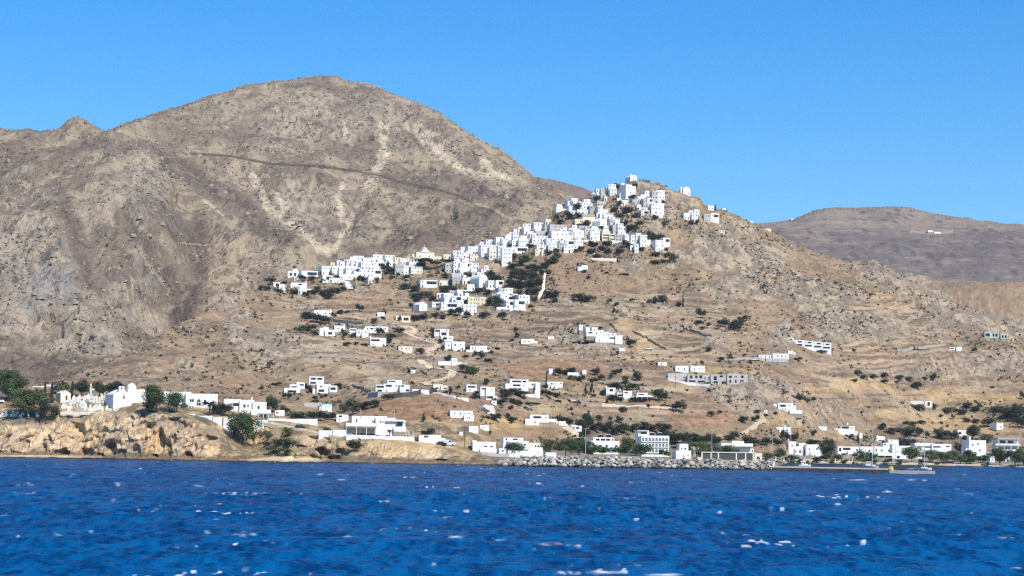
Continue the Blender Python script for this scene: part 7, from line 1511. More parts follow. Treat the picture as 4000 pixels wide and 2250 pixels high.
one('d', 388, 1550, 50, 64, 'round dark tree right of the pale pillar'); one('d', 446, 1540, 76, 52, 'wide dark tree behind the chapel bell tower'); one('k', 150, 1548, 50, 34, 'dark bush left of the mausoleum cypresses')
one('r', 610, 1610, 96, 106, 'tall leafy green tree right of the domed chapel'); one('r', 690, 1610, 84, 76, 'leafy green tree left of the blue-doored house'); one('r', 578, 1604, 40, 40, 'small leafy tree against the chapel wall')
one('r', 948, 1738, 122, 138, 'big dense green tree on the cliff top before the porch house'); one('d', 876, 1624, 66, 54, 'dark round tree left of the porch house'); one('d', 838, 1620, 30, 54, 'narrow dark tree between two headland houses')
one('r', 1062, 1608, 66, 66, 'green tree right behind the porch house'); one('d', 1110, 1622, 40, 40, 'dark tree beside the small square house')
one('r', 1160, 1640, 90, 32, 'long dark hedge tree behind the roadside wall'); one('d', 1250, 1644, 80, 40, 'dark tree right of the pole by the blue chapel'); one('d', 1292, 1640, 50, 30, 'dark tree beside the window-band house'); one('d', 1216, 1636, 50, 30, 'dark tree left of the pole by the blue chapel')
one('o', 1376, 1624, 62, 66, 'tall grey-green tree behind the sea house left'); one('o', 1340, 1610, 40, 34, 'grey-green tree over the window-band house')
one('d', 1450, 1594, 70, 34, 'dark wide tree below the grey stone retaining wall'); one('d', 1512, 1562, 46, 26, 'dark tree at the mound crest wall left end'); one('d', 1410, 1600, 50, 26, 'dark tree left of the brown mound')
one('c', 1654, 1650, 26, 34, 'small dark conical tree alone on the brown mound edge'); one('d', 1672, 1706, 60, 34, 'dark tree behind the low building'); one('k', 1384, 1752, 62, 44, 'brown-green bush on the cliff below the sea house')
one('k', 1046, 1740, 30, 18, 'scrubby green bush by the cove sand'); one('b', 1275, 1688, 30, 20, 'round olive bush beside the headland road wall'); one('b', 1350, 1706, 22, 10, 'low bush before the white car')
for i, (u, v, a, b) in enumerate(((1046, 1716, 40, 36), (1122, 1706, 44, 40), (1090, 1740, 60, 30), (1130, 1742, 60, 34), (1070, 1770, 60, 30), (1115, 1775, 50, 26))): one('t', u, v, a, b, f'yellow-green gully bush, {["first upper left", "first upper right", "middle left", "middle right", "lower left", "lower right"][i]} above the cove beach', 'gully bushes')
# palms
def palm(label, u, vb, hpx, wpx, Y=None):
    x, y, z = L.hit(u, vb) if Y is None else at(u, vb, Y); k = y / F; hh, ww = hpx * k, wpx * k
    o = empty('palm_tree', (x, y, z)); tag(o, label, 'palm'); MB().cyl(0, 0, -.5, hh * .62, ww * .05, ww * .04, 8).obj('trunk', BARK, o)
    b = MB(); rr = random.Random(int(u))
    for i in range(34):
        a = rr.uniform(0, 6.28); up = rr.uniform(-.15, 1.1); ln = ww * .5 * rr.uniform(.8, 1.1); p0 = Vector((0, 0, hh * .62)); pr = None
        for j in range(6):
            s = j / 5; q = p0 + Vector((math.cos(a) * ln * s, math.sin(a) * ln * s, hh * .36 * (up * s - 1.15 * s * s * (.5 + up * .3)))); wd = ww * .05 * (1 - s * .8); n_ = Vector((-math.sin(a), math.cos(a), .3)) * wd
            if pr: b.quad(pr[0], pr[1], q + n_, q - n_)
            pr = (q - n_, q + n_)
    b.obj('fronds', LEAF['dark'], o)
palm('dark palm before the blue-doored white house', 820, 1624, 76, 80); palm('palm before the sea house white front wall', 1522, 1712, 46, 40); palm('palm rising behind the boulders left of the terrace hotel', 2146, 1760, 60, 60, 890); palm('palm between arcade hotel and tower-top shore house', 2632, 1786, 60, 46, 910); palm('palm left of the big balcony villa', 1974, 1506, 34, 26); palm('second palm at the balcony villa left', 1952, 1520, 26, 24)
grove('among lower village houses', 'trees of the hill village', [('d', 1180, 1096, 34, 24), ('d', 1216, 1096, 30, 22), ('d', 1264, 1104, 24, 18), ('d', 1322, 1092, 30, 16), ('d', 1412, 1100, 34, 26), ('b', 1470, 1106, 34, 28), ('d', 1500, 1060, 30, 30), ('d', 1522, 1072, 36, 34), ('d', 1510, 1046, 26, 26), ('k', 1490, 1080, 18, 12), ('k', 1588, 1086, 30, 16), ('k', 1555, 1076, 22, 12), ('b', 1530, 1088, 26, 16)])
grove('by village lower left houses', 'trees of the hill village', [('d', 1056, 1106, 44, 26), ('d', 1020, 1132, 24, 18), ('d', 1044, 1136, 28, 18), ('d', 1086, 1142, 24, 14), ('d', 1150, 1150, 30, 24), ('d', 1194, 1158, 28, 20), ('d', 1240, 1140, 30, 26), ('d', 1264, 1158, 44, 30), ('d', 1294, 1156, 44, 34), ('d', 1320, 1146, 34, 24), ('d', 1342, 1138, 26, 20), ('d', 1284, 1166, 40, 24), ('d', 1226, 1150, 34, 24), ('k', 1112, 1108, 26, 12), ('b', 1334, 1114, 14, 12)])
one('u', 1660, 1054, 76, 50, 'leftmost dark flat-topped pine below the domed church'); one('u', 1704, 1052, 50, 34, 'middle dark flat-topped pine below the domed church'); one('u', 1744, 1044, 64, 34, 'rightmost dark flat-topped pine below the domed church'); one('d', 1645, 1046, 40, 26, 'dark tree tucked under the leftmost flat-topped pine')
grove('in dark village gardens', 'dark garden trees of the hill village', [('d', 2008, 1016, 24, 30), ('d', 2005, 1052, 50, 30), ('d', 2042, 1040, 40, 40), ('d', 2072, 1062, 44, 34), ('d', 2100, 1058, 40, 28), ('d', 2128, 1050, 36, 30), ('d', 2010, 1084, 44, 34), ('d', 2046, 1092, 50, 40), ('d', 2086, 1088, 40, 30), ('d', 2118, 1076, 30, 26), ('d', 1996, 1120, 46, 34), ('d', 2030, 1128, 50, 38), ('d', 2068, 1124, 50, 34), ('d', 2104, 1116, 40, 36), ('d', 2056, 1154, 50, 30), ('d', 2092, 1150, 40, 30), ('d', 2028, 1156, 30, 22), ('o', 2060, 1020, 40, 28), ('o', 2156, 1030, 60, 30), ('o', 2176, 1008, 40, 24), ('o', 2030, 1070, 36, 24), ('o', 2140, 1070, 30, 20)])
grove('around the vaulted garden chapel', 'trees of the hill village', [('d', 1824, 1086, 34, 24), ('d', 1864, 1090, 22, 20), ('d', 1914, 1080, 44, 26), ('d', 1936, 1104, 60, 34), ('d', 1738, 1088, 30, 24), ('d', 1758, 1124, 22, 34), ('d', 1856, 1118, 18, 10), ('d', 1906, 1150, 34, 22), ('d', 1872, 1142, 40, 20), ('d', 1736, 1146, 44, 34), ('d', 1768, 1140, 36, 24), ('d', 1672, 1114, 22, 12), ('d', 1618, 1140, 44, 30), ('d', 1584, 1130, 40, 26), ('o', 1660, 1160, 60, 24), ('o', 1626, 1164, 44, 22)])
grove('below the cream mansion', 'trees of the hill village', [('d', 1924, 1196, 50, 44), ('d', 1952, 1198, 50, 36), ('d', 1996, 1178, 36, 28), ('d', 1820, 1184, 20, 16), ('d', 1704, 1186, 20, 18), ('d', 1688, 1176, 30, 24), ('d', 1632, 1180, 34, 22), ('d', 1612, 1204, 36, 22), ('d', 1780, 1232, 60, 34), ('d', 1826, 1240, 34, 26), ('d', 1896, 1240, 46, 26), ('d', 1962, 1240, 34, 24), ('d', 2024, 1200, 26, 16), ('d', 2088, 1178, 24, 22), ('d', 2168, 1184, 34, 22), ('d', 2152, 1164, 64, 34), ('k', 2072, 1200, 22, 14), ('d', 1700, 1240, 34, 22), ('d', 1730, 1246, 30, 20)])
grove('beneath the upper village houses', 'trees of the hill village', [('d', 2254, 826, 34, 38), ('d', 2206, 812, 22, 22), ('d', 2260, 850, 40, 20), ('d', 2228, 856, 44, 26), ('d', 2190, 876, 36, 22), ('d', 2216, 846, 26, 22), ('d', 2172, 860, 24, 24), ('d', 2292, 884, 36, 26), ('d', 2262, 888, 30, 16), ('d', 2344, 900, 24, 24), ('d', 2324, 852, 12, 12), ('d', 2332, 790, 30, 30), ('c', 2328, 788, 16, 34), ('d', 2410, 742, 30, 28), ('d', 2470, 780, 38, 22), ('c', 2160, 832, 8, 30), ('c', 2148, 846, 8, 24), ('d', 2480, 740, 22, 30), ('c', 2794, 822, 12, 24), ('c', 2802, 860, 12, 26), ('d', 2394, 898, 30, 20), ('k', 2300, 818, 16, 16)])
grove('on the village rock face', 'trees of the hill village', [('d', 2420, 860, 44, 30), ('d', 2470, 900, 60, 26), ('d', 2440, 880, 34, 20), ('d', 2500, 880, 30, 20), ('d', 2544, 940, 40, 40), ('d', 2580, 936, 34, 26), ('d', 2400, 830, 30, 24), ('d', 2450, 830, 44, 24), ('d', 2530, 800, 22, 18), ('d', 2560, 860, 24, 22), ('d', 2590, 800, 18, 18), ('o', 2484, 850, 36, 22), ('o', 2600, 880, 30, 20), ('o', 2420, 800, 28, 16)])
grove('under the village right end', 'trees of the hill village', [('d', 2446, 968, 36, 32), ('d', 2420, 990, 36, 24), ('d', 2370, 960, 40, 24), ('d', 2350, 980, 30, 22), ('d', 2316, 962, 40, 22), ('d', 2310, 990, 34, 22), ('d', 2330, 1008, 26, 18), ('d', 2376, 990, 30, 22), ('d', 2270, 980, 30, 20), ('d', 2140, 996, 34, 22), ('d', 2114, 984, 20, 18), ('d', 2172, 986, 30, 18), ('d', 2070, 968, 34, 18), ('d', 2042, 966, 30, 16), ('d', 1990, 968, 24, 22), ('d', 2506, 980, 30, 18), ('d', 2560, 1000, 40, 18), ('d', 2604, 982, 18, 16), ('d', 2700, 878, 24, 20), ('d', 2724, 878, 16, 24), ('d', 2250, 986, 26, 16)])
one('r', 2616, 1022, 60, 36, 'round green tree alone right of the village end'); one('d', 2560, 1030, 40, 16, 'dark bush on the rock left of the round green tree')
grove('on terraces below the village', 'shrubs of the terraced slope', [('k', 2280, 1064, 26, 12), ('k', 2370, 1068, 22, 10), ('k', 2440, 1074, 30, 10), ('k', 2300, 1088, 20, 12), ('k', 2404, 1220, 24, 18), ('d', 2300, 1178, 56, 28), ('d', 2260, 1176, 60, 34), ('k', 2380, 1178, 26, 14), ('k', 2470, 1176, 24, 14), ('k', 2550, 1186, 40, 30), ('o', 2590, 1180, 44, 30), ('c', 2668, 1200, 10, 58), ('k', 2652, 1196, 24, 22), ('d', 2738, 1242, 42, 40), ('k', 2730, 1264, 34, 18), ('k', 2742, 1284, 32, 12), ('k', 2668, 1250, 18, 10), ('d', 2824, 1276, 50, 34), ('d', 2866, 1290, 54, 40), ('d', 2902, 1256, 44, 26), ('o', 2886, 1280, 60, 34), ('k', 2770, 1270, 22, 12), ('k', 2400, 1196, 18, 12)])
grove('around the upper slope villas', 'trees of the upper slope', [('d', 1206, 1246, 50, 30), ('d', 1240, 1258, 60, 34), ('d', 1272, 1262, 54, 30), ('d', 1192, 1238, 34, 22), ('d', 1196, 1304, 40, 42), ('d', 1222, 1290, 26, 24), ('o', 1174, 1298, 44, 28), ('d', 1230, 1312, 26, 24), ('d', 1404, 1216, 34, 30), ('d', 1330, 1228, 30, 20), ('d', 1356, 1226, 24, 16), ('d', 1302, 1240, 24, 20), ('d', 1340, 1300, 20, 16), ('d', 1348, 1318, 26, 24), ('d', 1484, 1308, 40, 30), ('d', 1376, 1320, 22, 16), ('d', 1476, 1296, 22, 20), ('d', 1520, 1322, 34, 22), ('d', 1518, 1350, 26, 40), ('d', 1560, 1300, 44, 24), ('d', 1534, 1322, 40, 20), ('d', 1640, 1382, 36, 26), ('k', 1462, 1254, 30, 14), ('k', 1494, 1246, 22, 14), ('d', 1560, 1256, 16, 24), ('d', 1620, 1252, 50, 24), ('d', 1652, 1248, 44, 26), ('d', 1356, 1352, 34, 18), ('d', 1392, 1348, 24, 16), ('d', 1422, 1352, 34, 14), ('k', 1460, 1264, 26, 14), ('d', 1500, 1226, 22, 14)])
grove('beside the road bend villas', 'trees of the middle slope', [('d', 1692, 1308, 30, 30), ('d', 1728, 1300, 24, 16), ('d', 1722, 1346, 24, 26), ('d', 1728, 1372, 18, 26), ('d', 1800, 1358, 30, 30), ('d', 1826, 1372, 20, 26), ('d', 1880, 1404, 26, 36), ('d', 1860, 1388, 26, 20), ('k', 1906, 1412, 40, 16), ('k', 1820, 1396, 26, 14), ('d', 1750, 1416, 32, 32), ('r', 1820, 1456, 60, 34), ('r', 1852, 1462, 40, 30), ('k', 1728, 1436, 18, 10), ('k', 1600, 1454, 20, 14), ('d', 1944, 1366, 26, 12), ('k', 1918, 1380, 22, 14), ('d', 2020, 1318, 24, 22), ('d', 2015, 1298, 20, 22), ('k', 2000, 1332, 20, 12), ('d', 2462, 1358, 42, 42), ('d', 2346, 1286, 22, 12), ('k', 2338, 1340, 18, 20), ('k', 2290, 1342, 14, 16), ('d', 2408, 1196, 22, 18)])
grove('around the hillock villas', 'trees of the lower slope', [('d', 1112, 1558, 22, 26), ('d', 1130, 1560, 20, 30), ('d', 1166, 1524, 22, 22), ('d', 1190, 1526, 26, 34), ('d', 1210, 1534, 22, 30), ('d', 1234, 1514, 20, 22), ('k', 1270, 1550, 24, 12), ('k', 1230, 1556, 30, 14), ('d', 1300, 1536, 26, 16), ('d', 1330, 1520, 16, 16), ('k', 1164, 1562, 14, 14), ('k', 1230, 1572, 30, 14), ('d', 1080, 1506, 44, 14), ('d', 1540, 1528, 22, 18), ('d', 1636, 1530, 14, 14), ('d', 1760, 1546, 18, 40), ('d', 1790, 1520, 24, 16), ('d', 1862, 1546, 26, 22), ('d', 1900, 1502, 26, 24), ('k', 1850, 1556, 36, 14), ('d', 1880, 1548, 18, 12), ('d', 1320, 1508, 34, 12)])
grove('around the balcony villa', 'trees of the lower slope', [('d', 1974, 1560, 56, 44), ('d', 2032, 1552, 60, 34), ('d', 2000, 1540, 44, 26), ('d', 2092, 1520, 30, 34), ('d', 2074, 1516, 22, 22), ('c', 2134, 1496, 10, 42), ('d', 2130, 1520, 26, 22), ('d', 2134, 1548, 54, 26), ('d', 2174, 1554, 34, 22), ('d', 2006, 1576, 44, 22), ('d', 2028, 1586, 30, 24), ('d', 1960, 1584, 40, 30), ('u', 2078, 1604, 60, 36), ('k', 2180, 1570, 26, 12), ('d', 1984, 1636, 24, 26), ('k', 1994, 1600, 30, 18), ('k', 1912, 1636, 26, 12), ('d', 1940, 1646, 40, 34), ('d', 2000, 1650, 40, 26)])
grove('above the red field', 'trees of the red field edge', [('d', 2178, 1468, 40, 34), ('d', 2208, 1464, 34, 26), ('d', 2270, 1492, 36, 28), ('d', 2326, 1466, 36, 34), ('d', 2350, 1484, 30, 24), ('d', 2386, 1482, 20, 26), ('d', 2402, 1462, 30, 22), ('d', 2420, 1458, 24, 22), ('d', 2442, 1486, 22, 20), ('d', 2488, 1490, 42, 42), ('o', 2236, 1484, 36, 20), ('d', 2234, 1452, 44, 18), ('k', 2320, 1490, 40, 16), ('k', 2440, 1500, 40, 16), ('c', 2288, 1552, 12, 56), ('p', 2312, 1544, 26, 44), ('k', 2318, 1548, 22, 10), ('k', 2228, 1604, 22, 16), ('d', 2436, 1608, 38, 22), ('d', 2532, 1592, 16, 16), ('k', 2370, 1574, 18, 12), ('k', 2300, 1614, 14, 14), ('k', 2236, 1622, 14, 12), ('k', 2464, 1640, 12, 10), ('k', 2550, 1630, 12, 12)])
grove('along the three hedge villas', 'trees of the lower slope', [('d', 2356, 1546, 30, 26), ('d', 2394, 1562, 44, 22), ('d', 2422, 1566, 30, 18), ('d', 2470, 1570, 30, 20), ('d', 2570, 1564, 54, 50), ('d', 2596, 1566, 26, 40), ('o', 2460, 1520, 90, 24), ('o', 2400, 1508, 60, 16), ('d', 2510, 1568, 60, 16), ('d', 2450, 1536, 8, 24)])
one('d', 2653, 1608, 64, 44, 'large round dark tree alone on the pale slope')
grove('on slope below the promontory', 'trees of the lower slope', [('d', 2776, 1628, 30, 26), ('d', 2812, 1616, 20, 16), ('d', 2904, 1652, 40, 30), ('d', 2952, 1648, 34, 28), ('d', 2992, 1630, 22, 16), ('d', 2960, 1614, 26, 16), ('d', 3030, 1620, 20, 14), ('k', 3120, 1562, 40, 22), ('k', 3150, 1570, 30, 18), ('d', 3178, 1566, 18, 16), ('d', 2742, 1422, 16, 16), ('d', 3118, 1410, 36, 16), ('k', 3140, 1372, 12, 8), ('d', 3240, 1376, 24, 14), ('d', 3336, 1372, 18, 12), ('d', 3210, 1376, 40, 10), ('d', 2818, 1404, 28, 12), ('k', 2808, 1414, 22, 10), ('d', 2856, 1404, 34, 12), ('d', 2770, 1374, 24, 24)])
grove('in the hill row right', 'trees of the right fields', [('d', 3352, 1466, 36, 22), ('d', 3374, 1482, 26, 20), ('d', 3412, 1480, 28, 20), ('d', 3456, 1474, 30, 22), ('d', 3454, 1496, 26, 18), ('o', 3514, 1484, 36, 20), ('o', 3552, 1488, 34, 18), ('d', 3612, 1484, 20, 14), ('d', 3645, 1488, 30, 32), ('d', 3582, 1520, 46, 32), ('d', 3338, 1490, 28, 12), ('d', 3806, 1376, 24, 20), ('b', 3500, 1494, 24, 10), ('d', 3992, 1560, 20, 34)])
for i, (u, v, a, b) in enumerate(((3780, 1594, 40, 22), (3812, 1604, 44, 20), (3900, 1606, 70, 22), (3960, 1640, 90, 60), (3860, 1668, 56, 40), (3992, 1670, 60, 50), (3776, 1650, 30, 20), (3812, 1652, 36, 18), (3676, 1630, 18, 14), (3722, 1636, 16, 20))): one('d' if i not in (2,) else 'o', u, v, a, b, f'dark spreading tree, {ORD[i]} listed' if False else f'{"grey-green hedge tree" if i == 2 else "dark spreading tree"} {["left above the ruin hedge", "second above the ruin hedge", "behind the far right grove", "biggest in the far right grove", "left of the white ruined chapel", "at the right picture edge", "left under the ruin hedge", "right under the ruin hedge", "alone in the ochre field", "small right in the ochre field"][i]}')
for i, (u, v, a, b) in enumerate(((3580, 1596, 60, 22), (3640, 1598, 44, 24), (3700, 1610, 70, 22), (3750, 1614, 60, 20))): one('b', u, v, a, b, f'brown thicket bush before the stone ruin, {rank(i, 4)}', 'thicket before the ruin')
grove('behind right harbour houses', 'trees behind the harbour', [('d', 3448, 1678, 38, 28), ('o', 3486, 1694, 56, 24), ('o', 3516, 1688, 40, 20), ('d', 3558, 1704, 74, 44), ('d', 3594, 1702, 40, 34), ('d', 3620, 1712, 26, 30), ('d', 3682, 1716, 66, 46), ('d', 3724, 1716, 44, 34), ('d', 3800, 1718, 60, 60), ('d', 3776, 1730, 34, 30), ('o', 3850, 1730, 60, 36), ('d', 3530, 1742, 60, 36), ('d', 3560, 1740, 40, 24), ('d', 3540, 1658, 26, 16), ('d', 3568, 1662, 34, 18), ('d', 3600, 1656, 34, 16), ('k', 3700, 1668, 14, 12), ('k', 3735, 1664, 10, 8)])
grove('above the harbour modern building', 'trees behind the harbour', [('d', 2640, 1736, 70, 54), ('d', 2680, 1740, 60, 56), ('d', 2720, 1742, 60, 54), ('d', 2760, 1742, 60, 50), ('d', 2796, 1744, 50, 50), ('d', 2850, 1722, 44, 30), ('d', 2870, 1716, 40, 34), ('d', 2924, 1730, 50, 30), ('d', 2950, 1742, 50, 34), ('d', 2990, 1740, 44, 34), ('d', 3034, 1744, 50, 34), ('d', 3066, 1728, 40, 50), ('d', 3104, 1722, 34, 34), ('d', 3176, 1742, 60, 28), ('d', 3240, 1738, 40, 24), ('d', 3180, 1704, 24, 28), ('d', 3140, 1690, 10, 12), ('d', 3320, 1714, 34, 20), ('d', 3346, 1716, 34, 24)])
grove('in the wood behind hotels', 'trees behind the harbour', [('d', 2270, 1680, 50, 46), ('d', 2300, 1676, 44, 56), ('d', 2330, 1690, 50, 44), ('d', 2370, 1690, 54, 46), ('d', 2410, 1700, 54, 44), ('d', 2440, 1694, 50, 44), ('d', 2480, 1690, 50, 40), ('d', 2520, 1680, 54, 36), ('d', 2560, 1690, 54, 40), ('d', 2290, 1704, 44, 30), ('d', 2420, 1650, 30, 26), ('d', 2340, 1644, 26, 26), ('d', 2290, 1640, 36, 30), ('d', 2384, 1640, 18, 14), ('d', 2600, 1690, 50, 40), ('d', 2590, 1740, 60, 60), ('d', 2196, 1654, 40, 34), ('d', 2170, 1648, 30, 26), ('d', 2220, 1664, 40, 34), ('p', 2268, 1748, 36, 60), ('p', 2246, 1744, 34, 44), ('d', 2470, 1748, 44, 34)])
def front(items, where, group): grove(where, group, items)
for k, u, v, a, b, Y, lab in (('r', 2016, 1776, 70, 42, 876, 'wide grey-green tree before the stacked apartments'), ('t', 2150, 1774, 70, 50, 880, 'feathery green tree behind the white cabin'), ('t', 2210, 1780, 76, 60, 880, 'tall feathery tree right of the white cabin'), ('r', 2262, 1782, 60, 62, 870, 'green tree just left of the breakwater lamp post'), ('r', 2306, 1780, 54, 50, 870, 'green tree just right of the breakwater lamp post'), ('t', 2352, 1776, 50, 30, 900, 'low feathery tree before the terrace hotel'), ('r', 2424, 1776, 60, 34, 900, 'green tree before the terrace hotel right corner'), ('t', 2452, 1770, 50, 60, 960, 'light green tree between the two hotels'),
        ('r', 2504, 1784, 76, 54, 890, 'big green tree hiding the arcade hotel left corner'), ('r', 2594, 1786, 44, 32, 890, 'round tree under the arcade hotel right corner'), ('t', 2722, 1798, 62, 58, 912, 'feathery tree left of the stone harbour wall'), ('t', 2770, 1780, 60, 40, 930, 'light tree above the stone harbour wall left'), ('t', 2840, 1772, 44, 28, 935, 'light tree above the stone harbour wall middle'), ('r', 3046, 1794, 40, 34, 1115, 'round green tree before the three-window house'), ('t', 3000, 1796, 34, 24, 1112, 'low light tree right of the arched gate'), ('r', 3100, 1800, 40, 18, 1110, 'low green hedge tree before the tall white house'), ('d', 3232, 1794, 50, 66, 1122, 'tall dark tree left of the balcony house'),
        ('r', 3228, 1801, 34, 26, 1112, 'round clipped tree under the tall dark tree'), ('r', 3270, 1800, 36, 22, 1112, 'low clipped tree left of the garage'), ('r', 3360, 1802, 42, 34, 1110, 'dark green tree right of the garage'), ('r', 3402, 1800, 40, 28, 1112, 'green tree before the round-window house'), ('t', 3562, 1806, 60, 52, 1112, 'big light green tree before the long plain house'), ('t', 3636, 1808, 52, 40, 1118, 'light tamarisk right of the sailboat mast'), ('t', 3684, 1808, 50, 36, 1120, 'second light tamarisk on the beach front'), ('t', 3720, 1808, 46, 38, 1120, 'third light tamarisk on the beach front'), ('t', 3752, 1810, 40, 30, 1120, 'fourth light tamarisk on the beach front'),
        ('d', 3788, 1806, 46, 40, 1124, 'dark tree below the stepped tower house'), ('r', 3790, 1812, 40, 24, 1114, 'low green tree before the stepped tower house'), ('t', 3906, 1816, 60, 56, 1116, 'tall tamarisk between the two beach huts'), ('t', 3966, 1818, 60, 50, 1116, 'tamarisk right of the beach cabin'), ('t', 3998, 1818, 44, 60, 1116, 'tamarisk at the right picture edge'), ('d', 3664, 1768, 44, 34, 1150, 'dark round tree before the restaurant roof'), ('d', 3752, 1772, 40, 34, 1152, 'dark tree right of the restaurant roof'), ('r', 3830, 1806, 50, 24, 1118, 'green hedge tree left of the beach hut')):
    one(k, u, v, a * (1.2 if u < 2480 else 1.05 if u < 2650 else 1.3), b * (1.12 if u < 2480 else 1.0 if u < 2650 else 1.25), lab, None, Y if Y < 1100 else None)
grove('along the harbour beach front', 'low trees along the harbour beach', [('r', 2990, 1806, 30, 20), ('r', 3068, 1806, 34, 22), ('r', 3126, 1807, 26, 16), ('r', 3190, 1808, 34, 24), ('r', 3252, 1808, 26, 18), ('r', 3300, 1809, 30, 16), ('r', 3384, 1810, 36, 24), ('r', 3420, 1810, 26, 16), ('r', 3470, 1811, 44, 22), ('r', 3514, 1812, 30, 20), ('r', 3600, 1813, 34, 22), ('k', 3040, 1808, 22, 10), ('k', 3150, 1808, 24, 10), ('k', 3340, 1811, 22, 9), ('k', 3660, 1815, 26, 12), ('k', 3850, 1819, 30, 14)])
para = [3030, 3062, 3083, 3104, 3262, 3330, 3452, 3488]
for i, u in enumerate(para):
    x, y, z = L.hit(u, 1808 + (u - 3000) * .012); o = empty('parasol', (x, y, z)); tag(o, f'closed white parasol on the harbour beach, {rank(i, len(para))}', 'parasol', 'parasols on the harbour beach')
    MB().cyl(0, 0, -.3, 2.6, .05, .04, 6).obj('pole', METAL, o); MB().cyl(0, 0, .9, 2.5, .32, .1, 8).obj('canopy', WHITE, o)
# the low scrub and loose stones of the slopes follow as ground cover
def scatter(name, n, seed, weight, build, mat, L=L, tz=None):
    L_true_Z = L.Z if tz is None else tz
    rr = np.random.default_rng(seed); yi = np.arange(0, len(L.Yr)); area = np.gradient(L.Yr)[:, None] * (L.Yr[:, None] * (L.t[1] - L.t[0]))
    vis = np.maximum(0, np.gradient(L_true_Z, L.Yr, axis=0) * 1.0 - (L.Z - CAM_H) / L.Yr[:, None]) + .02
    p = (weight * area * vis).reshape(-1); p = p / p.sum(); idx = rr.choice(len(p), n, p=p)
    X_ = (L.t[None, :] * L.Yr[:, None]).reshape(-1)[idx] + rr.uniform(-.4, .4, n); Y_ = np.repeat(L.Yr[:, None], len(L.t), 1).reshape(-1)[idx] + rr.uniform(-.4, .4, n); Z_ = L.Z.reshape(-1)[idx]
    Vs, Fs = build(rr, n); nv = Vs.shape[1]
    V_ = Vs + np.stack([X_, Y_, Z_], 1)[:, None, :]
    me_ = bpy.data.meshes.new(name); tot = n * nv; me_.vertices.add(tot); me_.vertices.foreach_set('co', V_.astype(np.float32).reshape(-1))
    fi = (Fs[None] + (np.arange(n) * nv)[:, None, None]).reshape(-1, Fs.shape[1]); m_ = len(fi); k = Fs.shape[1]
    me_.loops.add(m_ * k); me_.loops.foreach_set('vertex_index', fi.astype(np.int32).reshape(-1)); me_.polygons.add(m_); me_.polygons.foreach_set('loop_start', np.arange(0, m_ * k, k, dtype=np.int32)); me_.polygons.foreach_set('loop_total', np.full(m_, k, np.int32)); me_.update(calc_edges=True)
    me_.materials.append(mat); o = bpy.data.objects.new(name, me_); COL.objects.link(o); return o
def shrub_build(rr, n):
    q = 9; r = (rr.uniform(.45, 1.25, n) * np.where(rr.uniform(0, 1, n) < .1, 1.6, 1))[:, None, None]
    c = rr.normal(size=(n, q, 3)) * .42; c[:, :, 2] = np.abs(c[:, :, 2]) * .8 + .1
    t = rr.normal(size=(n, q, 3)); t /= np.linalg.norm(t, axis=2)[..., None]; b_ = np.cross(t, rr.normal(size=(n, q, 3))); b_ /= np.linalg.norm(b_, axis=2)[..., None]
    v_ = np.stack([c - t * .45, c + b_ * .4, c + t * .45, c - b_ * .4], 2).reshape(n, q * 4, 3) * r
    return v_, np.arange(q * 4).reshape(q, 4)
def stone_build(rr, n):
    base = np.array([(-1, -1, -.6), (1, -1, -.6), (1, 1, -.6), (-1, 1, -.6), (-.7, -.6, .7), (.6, -.7, .8), (.7, .6, .6), (-.6, .7, .9)])
    s = (rr.uniform(.3, .85, n) * np.where(rr.uniform(0, 1, n) < .06, 2.2, 1))[:, None, None]
    v_ = (base[None] + rr.normal(size=(n, 8, 3)) * .22) * s * np.array([1.2, 1, .9]); a = rr.uniform(0, 6.28, n); ca, sa = np.cos(a)[:, None], np.sin(a)[:, None]
    v_ = np.stack([v_[..., 0] * ca - v_[..., 1] * sa, v_[..., 0] * sa + v_[..., 1] * ca, v_[..., 2]], -1)
    return v_, np.array([(0, 1, 5, 4), (1, 2, 6, 5), (2, 3, 7, 6), (3, 0, 4, 7), (4, 5, 6, 7)])
onhill = (L.Z > 4) * (np.repeat(L.Yr[:, None], len(L.t), 1) > 930) * (np.repeat(L.Yr[:, None], len(L.t), 1) < 1720)
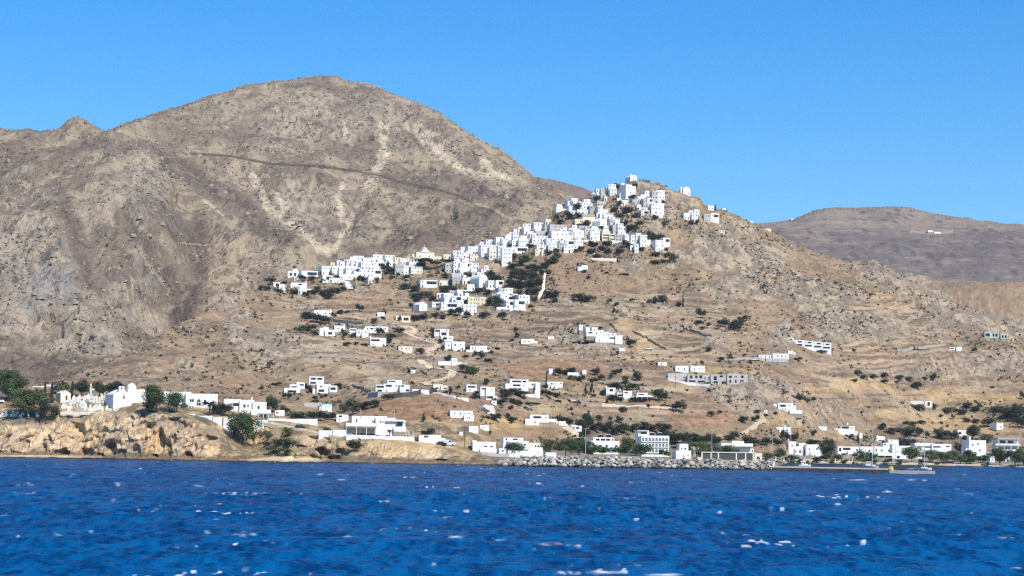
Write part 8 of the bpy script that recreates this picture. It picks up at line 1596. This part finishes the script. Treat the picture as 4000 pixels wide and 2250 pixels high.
patchy = np.clip(.35 + fbm(L.X / 40, L.Y / 50, 3, 501), .05, 2)
o = scatter('low_scrub', 6500, 31, onhill * patchy * (1 + 4 * green) * (1 - .5 * terr) * (1 - .75 * np.maximum(field, ochre)), shrub_build, LEAF['bush']); tag(o, 'low dry scrub dotted over the castle hill slopes', 'scrub', kind='stuff')
o = scatter('loose_stones', 3000, 32, onhill * (.12 + 2.2 * rocky + .5 * terr) * patchy, stone_build, noise_mat('loose_rock', (.36, .30, .235), (.22, .185, .15), .6, .95, .1, 5, .4)); tag(o, 'loose rocks scattered over the castle hill slopes', 'rocks', kind='stuff')

def big(f, k):
    def g(rr, n):
        a, b = f(rr, n); return a * k, b
    return g
md = np.clip(.3 + fbm(MT.X / 60, MT.Y / 90, 3, 511), .03, 2) * (MT.U > -60) * (MT.U < 2350) * (MT.V < 1500)
DRY = leaf_mat('dry_mountain_scrub', (.075, .065, .048), (.13, .11, .08))
o = scatter('mountain_scrub', 2200, 33, md, big(shrub_build, 1.25), DRY, MT); tag(o, 'dark dry scrub dotted over the big bare mountain', 'scrub', kind='stuff')
o = scatter('mountain_rocks', 2400, 34, md * (.2 + 1.5 * rockw), big(stone_build, 1.7), noise_mat('mountain_rock', (.33, .275, .21), (.21, .175, .14), .4, .95, .1, 5, .4), MT); tag(o, 'loose rocks strewn over the big bare mountain', 'rocks', kind='stuff')
HAZE_DENSITY = 3.8e-5
hz = MB().box(-2700, 2700, -800, 4700, -25, 560, bottom=True)
me = hz.mesh('haze'); M_haze = bpy.data.materials.new('haze_air'); M_haze.use_nodes = True
nt = M_haze.node_tree; nt.nodes.clear(); pv = nt.nodes.new('ShaderNodeVolumePrincipled'); mo = nt.nodes.new('ShaderNodeOutputMaterial')
pv.inputs['Color'].default_value = (.86, .90, 1.0, 1); pv.inputs['Density'].default_value = HAZE_DENSITY; pv.inputs['Anisotropy'].default_value = .2
nt.links.new(pv.outputs[0], mo.inputs['Volume'])
tag(link('haze', me, None, [M_haze]), 'thin blue summer haze over the whole bay', 'haze', kind='stuff')
